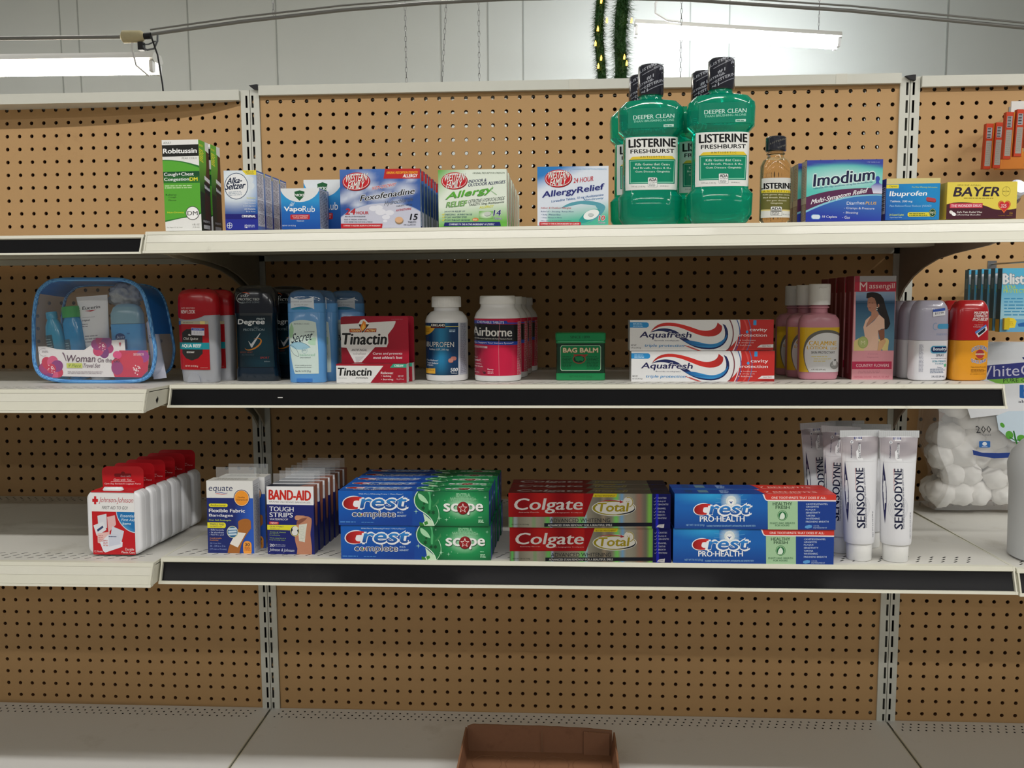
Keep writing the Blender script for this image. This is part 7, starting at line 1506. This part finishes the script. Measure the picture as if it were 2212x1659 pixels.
# ================================================================== CARDBOARD TRAY ON THE BOTTOM DECK
M_cb = mat('kraft_cardboard', '8E654A', rough=.75, noise=.06, nscale=150, dirt=('5E3F2C', 14, .55, .85)); M_cbe = mat('torn_cardboard_edge', '8A6A50', rough=.9, noise=.2, nscale=900)
dz = -1.2085
ct = empty('cardboard_tray', (.525, -.30, dz+H+.0004)); tag(ct, 'torn brown cardboard tray lying on the bottom deck', 'tray'); 
xl, xr, yb_, yf_ = -.138, .128, .143, -.16; t_ = .003; hh = .0500
mb = MB(); mb.box(xl, yf_, 0, xr, yb_, t_); mb.build('tray_floor', ct, mats=[M_cb])
def wall(name, P, Q, hts, inn):
    # upright torn sheet from P to Q with a ragged top
    mb = MB(); n = 24; rr = random.Random(name); vs = []
    for i in range(n+1):
        t = i/n; x, y = P[0]+(Q[0]-P[0])*t, P[1]+(Q[1]-P[1])*t; h_ = np.interp(t, [a for a, _ in hts], [b for _, b in hts])+rr.uniform(-.0004,.0004)
        lx, ly = inn[2] if len(inn) > 2 else (0, 0)
        vs += [(x, y, 0), (x+lx, y+ly, h_), (x+inn[0]+lx, y+inn[1]+ly, h_), (x+inn[0], y+inn[1], 0)]
    fs = []
    for i in range(n): a = 4*i; fs += [[a,a+4,a+5,a+1],[a+1,a+5,a+6,a+2],[a+2,a+6,a+7,a+3]]
    mb.add(vs, fs+[[0,1,2,3],[4*n+3,4*n+2,4*n+1,4*n]]); return mb.build(name, ct, mats=[M_cb], smooth=.5)
wall('back_wall', (xl, yb_), (xr, yb_), [(0,hh-.003),(.04,hh+.001),(.5,hh),(.8,hh-.002),(1,hh-.006)], (0,-t_,(0,.006)))
wall('left_wall', (xl, yf_), (xl, yb_), [(0,hh-.006),(.9,hh-.002),(1,hh-.003)], (t_,0,(-.003,0)))
wall('right_wall', (xr, yf_), (xr, yb_), [(0,hh-.004),(.7,hh-.002),(1,hh-.007)], (-t_,0,(.005,0)))
wall('corner_flap', (xr-.052, yb_-.006), (xr-.005, yb_-.006), [(0,hh-.006),(1,hh-.009)], (0,-t_*.7,(0,.006)))
wall('front_wall', (xl, yf_), (xr, yf_), [(0,.02),(1,.02)], (0,t_,(0,-.004)))
mb = MB(); mb.box(-.001, yb_-.0058, .004, .0005, yb_-.0052, hh-.004); mb.build('wall_crease', ct, mats=[M_cbe])
for k in range(4):
    mb = MB(); r_ = .027; cx = xl+.040+k*.060; pts = [(cx+r_*math.cos(a)*(1 if abs(math.cos(a)) < .9 else .98), yb_-.045+r_*math.sin(a), t_+.0004) for a in [2*PI*i/40 for i in range(40)]]
    mb.tube(pts+[pts[0], pts[1]], .0006, 5, cap=False); mb.build('round_imprint', ct, mats=[M_cb], smooth=1)

# ================================================================== BEHIND THE GONDOLA: lamps, pipes, garland
M_tubeL = mat('fluorescent_tube', 'FFFFFF', rough=.4, emit='FFF8EC', es=24); M_tubeR = mat('fluorescent_tube_bright', 'FFFFFF', rough=.4, emit='F4FAFF', es=110); M_lamp = mat('lamp_housing', 'C9C8C2', rough=.4)
def strip_lamp(A, B, label, M_tube):
    A, B = Vector(A), Vector(B); d_ = B-A; L_ = d_.length; ang = math.atan2(-d_.z, d_.x)
    r = empty('strip_lamp', A+Vector((0,0,H)), (0, ang, 0)); tag(r, label, 'lamp')
    mb = MB(); mb.prism([(-.055,.035),(-.035,.062),(.035,.062),(.055,.035),(.035,.022),(-.035,.022)], 0, L_, 'x'); mb.build('housing', r, mats=[M_lamp])
    for s in (-.032, .032):
        mb = MB(); mb.tube([(.03,s,0),(L_-.03,s,0)], .0175, 12); mb.build('tube', r, mats=[M_tube], smooth=.9)
    for x_ in (.012, L_-.012):
        for s in (-.032, .032): mb = MB(); mb.box(x_-.008,s-.014,-.022,x_+.008,s+.014,.024); mb.build('lamp_holder', r, mats=[M_white])
    return r
strip_lamp((-3.66, 2.2, .640), (-1.205, 2.2, .622), 'long fluorescent strip lamp hanging at the left beyond the shelving', M_tubeL)
lampr = strip_lamp((.975, 3.6, 1.125), (2.135, 3.6, 1.030), 'fluorescent strip lamp hanging at the right beyond the shelving', M_tubeR)
M_pipe = mat('grey_conduit', '8C8C88', rough=.4, metal=.4)
def pipe(name, pts, r, m, label, cat, n=8):
    mb = MB(); mb.tube([(x, y, z+H) for x, y, z in pts], r, n); o = mb.build(name, mats=[m], smooth=.8); tag(o, label, cat); return o
pts = [(-3.0,2.0,.715),(-1.80,2.0,.708),(-1.26,2.0,.702)]
pipe('conduit', pts, .0085, M_pipe, 'grey pipe running in from the left edge to the yellowed junction wrap', 'pipe')
arc_ = [(-1.135,2.0,.7105),(-.75,2.0,.752),(-.3326,2.0,.7874),(.0,2.0,.806),(.3493,2.0,.8150),(.70,2.0,.8120),(1.0713,2.0,.7939),(1.7,2.0,.738),(2.3725,2.0,.6578),(3.2,2.0,.540)]
pipe('conduit', arc_, .0075, M_pipe, 'lower grey pipe arching over the middle bay towards the right', 'pipe')
pipe('cable', [(x, y-.012, z+.0145) for x, y, z in arc_], .0038, M_pipe, 'thin grey cable strapped along the top of the arching pipe', 'cable')
jn = empty('junction_wrap', (-1.21, 2.0, .702+H)); tag(jn, 'yellowed wrapped junction in the pipe above the left strip lamp', 'pipe joint')
mb = MB(); mb.tube([(-.055,0,0),(-.045,0,0),(.03,0,.0),(.045,0,.0)], [.012,.026,.024,.012], 14); mb.build('wrap', jn, mats=[mat('yellowed_tape', 'C9BE97', rough=.6, bump=1, bscale=40, noise=.1, nscale=60)], smooth=.7)
mb = MB(); mb.tube([(.040,0,0),(.072,0,.002)], .0135, 12); mb.box(.018,-.012,-.056,.040,.012,-.024); mb.build('connector', jn, mats=[M_bcap], smooth=.6)
mb = MB(); mb.tube([(-.01,0,-.02),(-.012,0,-.05),(-.004,0,-.085),(.002,0,-.115),(.008,.1,-.135)], .004, 8); mb.build('white_cord', jn, mats=[M_white], smooth=1)
mb = MB(); mb.tube([(.03,0,-.045),(.055,-.005,-.056),(.082,0,-.05),(.098,0,-.02),(.100,0,.012)], .004, 8); mb.tube([(.03,.01,-.03),(.06,0,-.032),(.09,0,-.02)], .003, 8); mb.build('bent_wires', jn, mats=[mat('grey_wire', '6F7478', rough=.5)], smooth=1)
pipe('black_cord', [(-1.13,1.98,.700),(-1.105,1.98,.62),(-1.09,1.98,.50),(-1.085,1.98,.40),(-1.083,1.98,.33)], .0035, M_bcap, 'black cord dropping past the end of the left strip lamp', 'cord')
def chain(x0, z0, x1, z1__, y, label):
    mb = MB(); n = int((z0-z1__)/.022)
    for i in range(n):
        t = (i+.5)/n; x, z = x0+(x1-x0)*t, z0+(z1__-z0)*t; a = (0.0045, 0) if i % 2 else (0, .0045)
        P_ = [(x+a[0]*math.cos(q), y+a[1]*math.cos(q), z+H+.0135*math.sin(q)) for q in [2*PI*k/8 for k in range(8)]]; mb.tube(P_+[P_[0], P_[1]], .0013, 4, cap=False)
    o = mb.build('hanging_chain', mats=[M_wire]); tag(o, label, 'chain')
chain(-.13, 2.55, -.1255, .30, 2.3, 'thin chain hanging near the middle of the back wall, left of the pair')
chain(.18, 2.55, .030, .30, 2.2, 'slanting shiny chain hanging in the middle of the back wall')
chain(.2054, 2.55, .2019, .30, 2.25, 'straight thin chain hanging right of the slanting one')
chain(1.12, 2.55, 1.115, .35, 2.6, 'thin chain hanging just right of the garland')
chain(2.02, 2.55, 2.02, 1.09, 3.6, 'chain holding the right end of the right strip lamp')
chain(.62*-1, 2.55, -.62, .775, 2.0, 'short chain holding up the arching pipe at the upper left')
mb = MB(); mb.tube([(.11,-.1,.24),(.125,-.1,.18),(.10,-.1,.13),(.105,-.1,.08),(.175,-.1,.045),(.26,-.1,.04)], .007, 8); mb.build('power_cord', lampr, mats=[M_white], smooth=1)
# garland strands
M_tin = mat('green_tinsel', '3F6F38', rough=.5, noise=.35, nscale=60); M_bulb = mat('warm_fairy_bulb', 'FFC878', emit='FFA63C', es=7)
def garland(x0, x1, z0, z1__, rad, seed, label, bulbs):
    r = empty('garland', (x0, 1.6 if seed == 1 else 1.72, z0+H)); tag(r, label, 'garland', 'tinsel garland strands'); rr = random.Random(seed)
    mb = MB(); core = MB(); n = 5200; Lz = z0-z1__
    for i in range(n):
        t = rr.random(); x = (x1-x0)*t+.006*math.sin(t*9+seed); z = -Lz*t; a = rr.uniform(0, 2*PI); el = rr.uniform(-.9,.9); L_ = rad*rr.uniform(.6,1.2)
        d_ = Vector((math.cos(a)*math.cos(el), math.sin(a)*math.cos(el), math.sin(el)*.8-.2)); s = d_.cross(Vector((0,0,1))).normalized()*.0027
        p = Vector((x, 0, z)); mb.add([tuple(p-s), tuple(p+s), tuple(p+d_*L_)], [[0,1,2]])
    needles = mb.build('needles', r, mats=[M_tin]); needles['kind'] = 'stuff'
    core.tube([((x1-x0)*t+.006*math.sin(t*9+seed), 0, -Lz*t) for t in [k/24 for k in range(25)]], rad*.42, 8); core.build('core_wire', r, mats=[M_tin])
    for t, dx in bulbs:
        mb = MB(); p = Vector(((x1-x0)*t+dx, -rad*.9, -Lz*t)); mb.tube([p, p+Vector((.001,-.002,.009)), p+Vector((.001,-.002,.018))], [.0034,.0036,.0008], 8); mb.build('fairy_bulb', r, mats=[M_bulb], smooth=1)
garland(.700, .7010, .80, .24, .036, 1, 'green tinsel garland with fairy bulbs, left strand', ((.26,.0),(.38,.02),(.43,-.012),(.52,-.02),(.61,0),(.66,-.01),(.93,.02)))
garland(.796, .7640, .80, .24, .054, 2, 'green tinsel garland with fairy bulbs, right strand', ((.33,.030),(.56,.012),(.60,.022),(.92,.01)))
mb = MB(); mb.box(.838,1.95,.80+H,.905,2.0,.84+H); tag(mb.build('ceiling_bracket', mats=[M_bcap]), 'dark bracket at the top edge beside the garland', 'bracket')

# ================================================================== prints, dials and small fittings sit under the part that carries them
UNDER = {'cap_print': ['cap'], 'body_print': ['body'], 'print': ['can_body', 'tube_body', 'body'], 'dial_wheel': ['body'], 'dial_window': ['body'], 'wrap_label': ['body'], 'cap_label': ['clear_cap'],
         'side_flash': ['tube_body'], 'paper_label': ['bottle'], 'clear_label': ['bottle'], 'back_label': ['bottle'], 'bracket_hole': ['end_plate'], 'price_strip': ['front_lip'], 'bag_print': ['clear_film'],
         'wall_crease': ['back_wall'], 'round_imprint': ['tray_floor'], 'fairy_bulb': ['core_wire'], 'lamp_holder': ['housing'], 'carry_handle': ['back_shell'], 'white_sticker': ['front_lip']}
kids_ = {}
for q in bpy.data.objects:
    if q.parent: kids_.setdefault(q.parent.name, []).append(q)
for r_, ch in kids_.items():
    if bpy.data.objects[r_].parent: continue
    by = {c.name.split('.')[0]: c for c in reversed(ch)}
    for c in ch:
        for want in UNDER.get(c.name.split('.')[0], []):
            if want in by: c.parent = by[want]; break
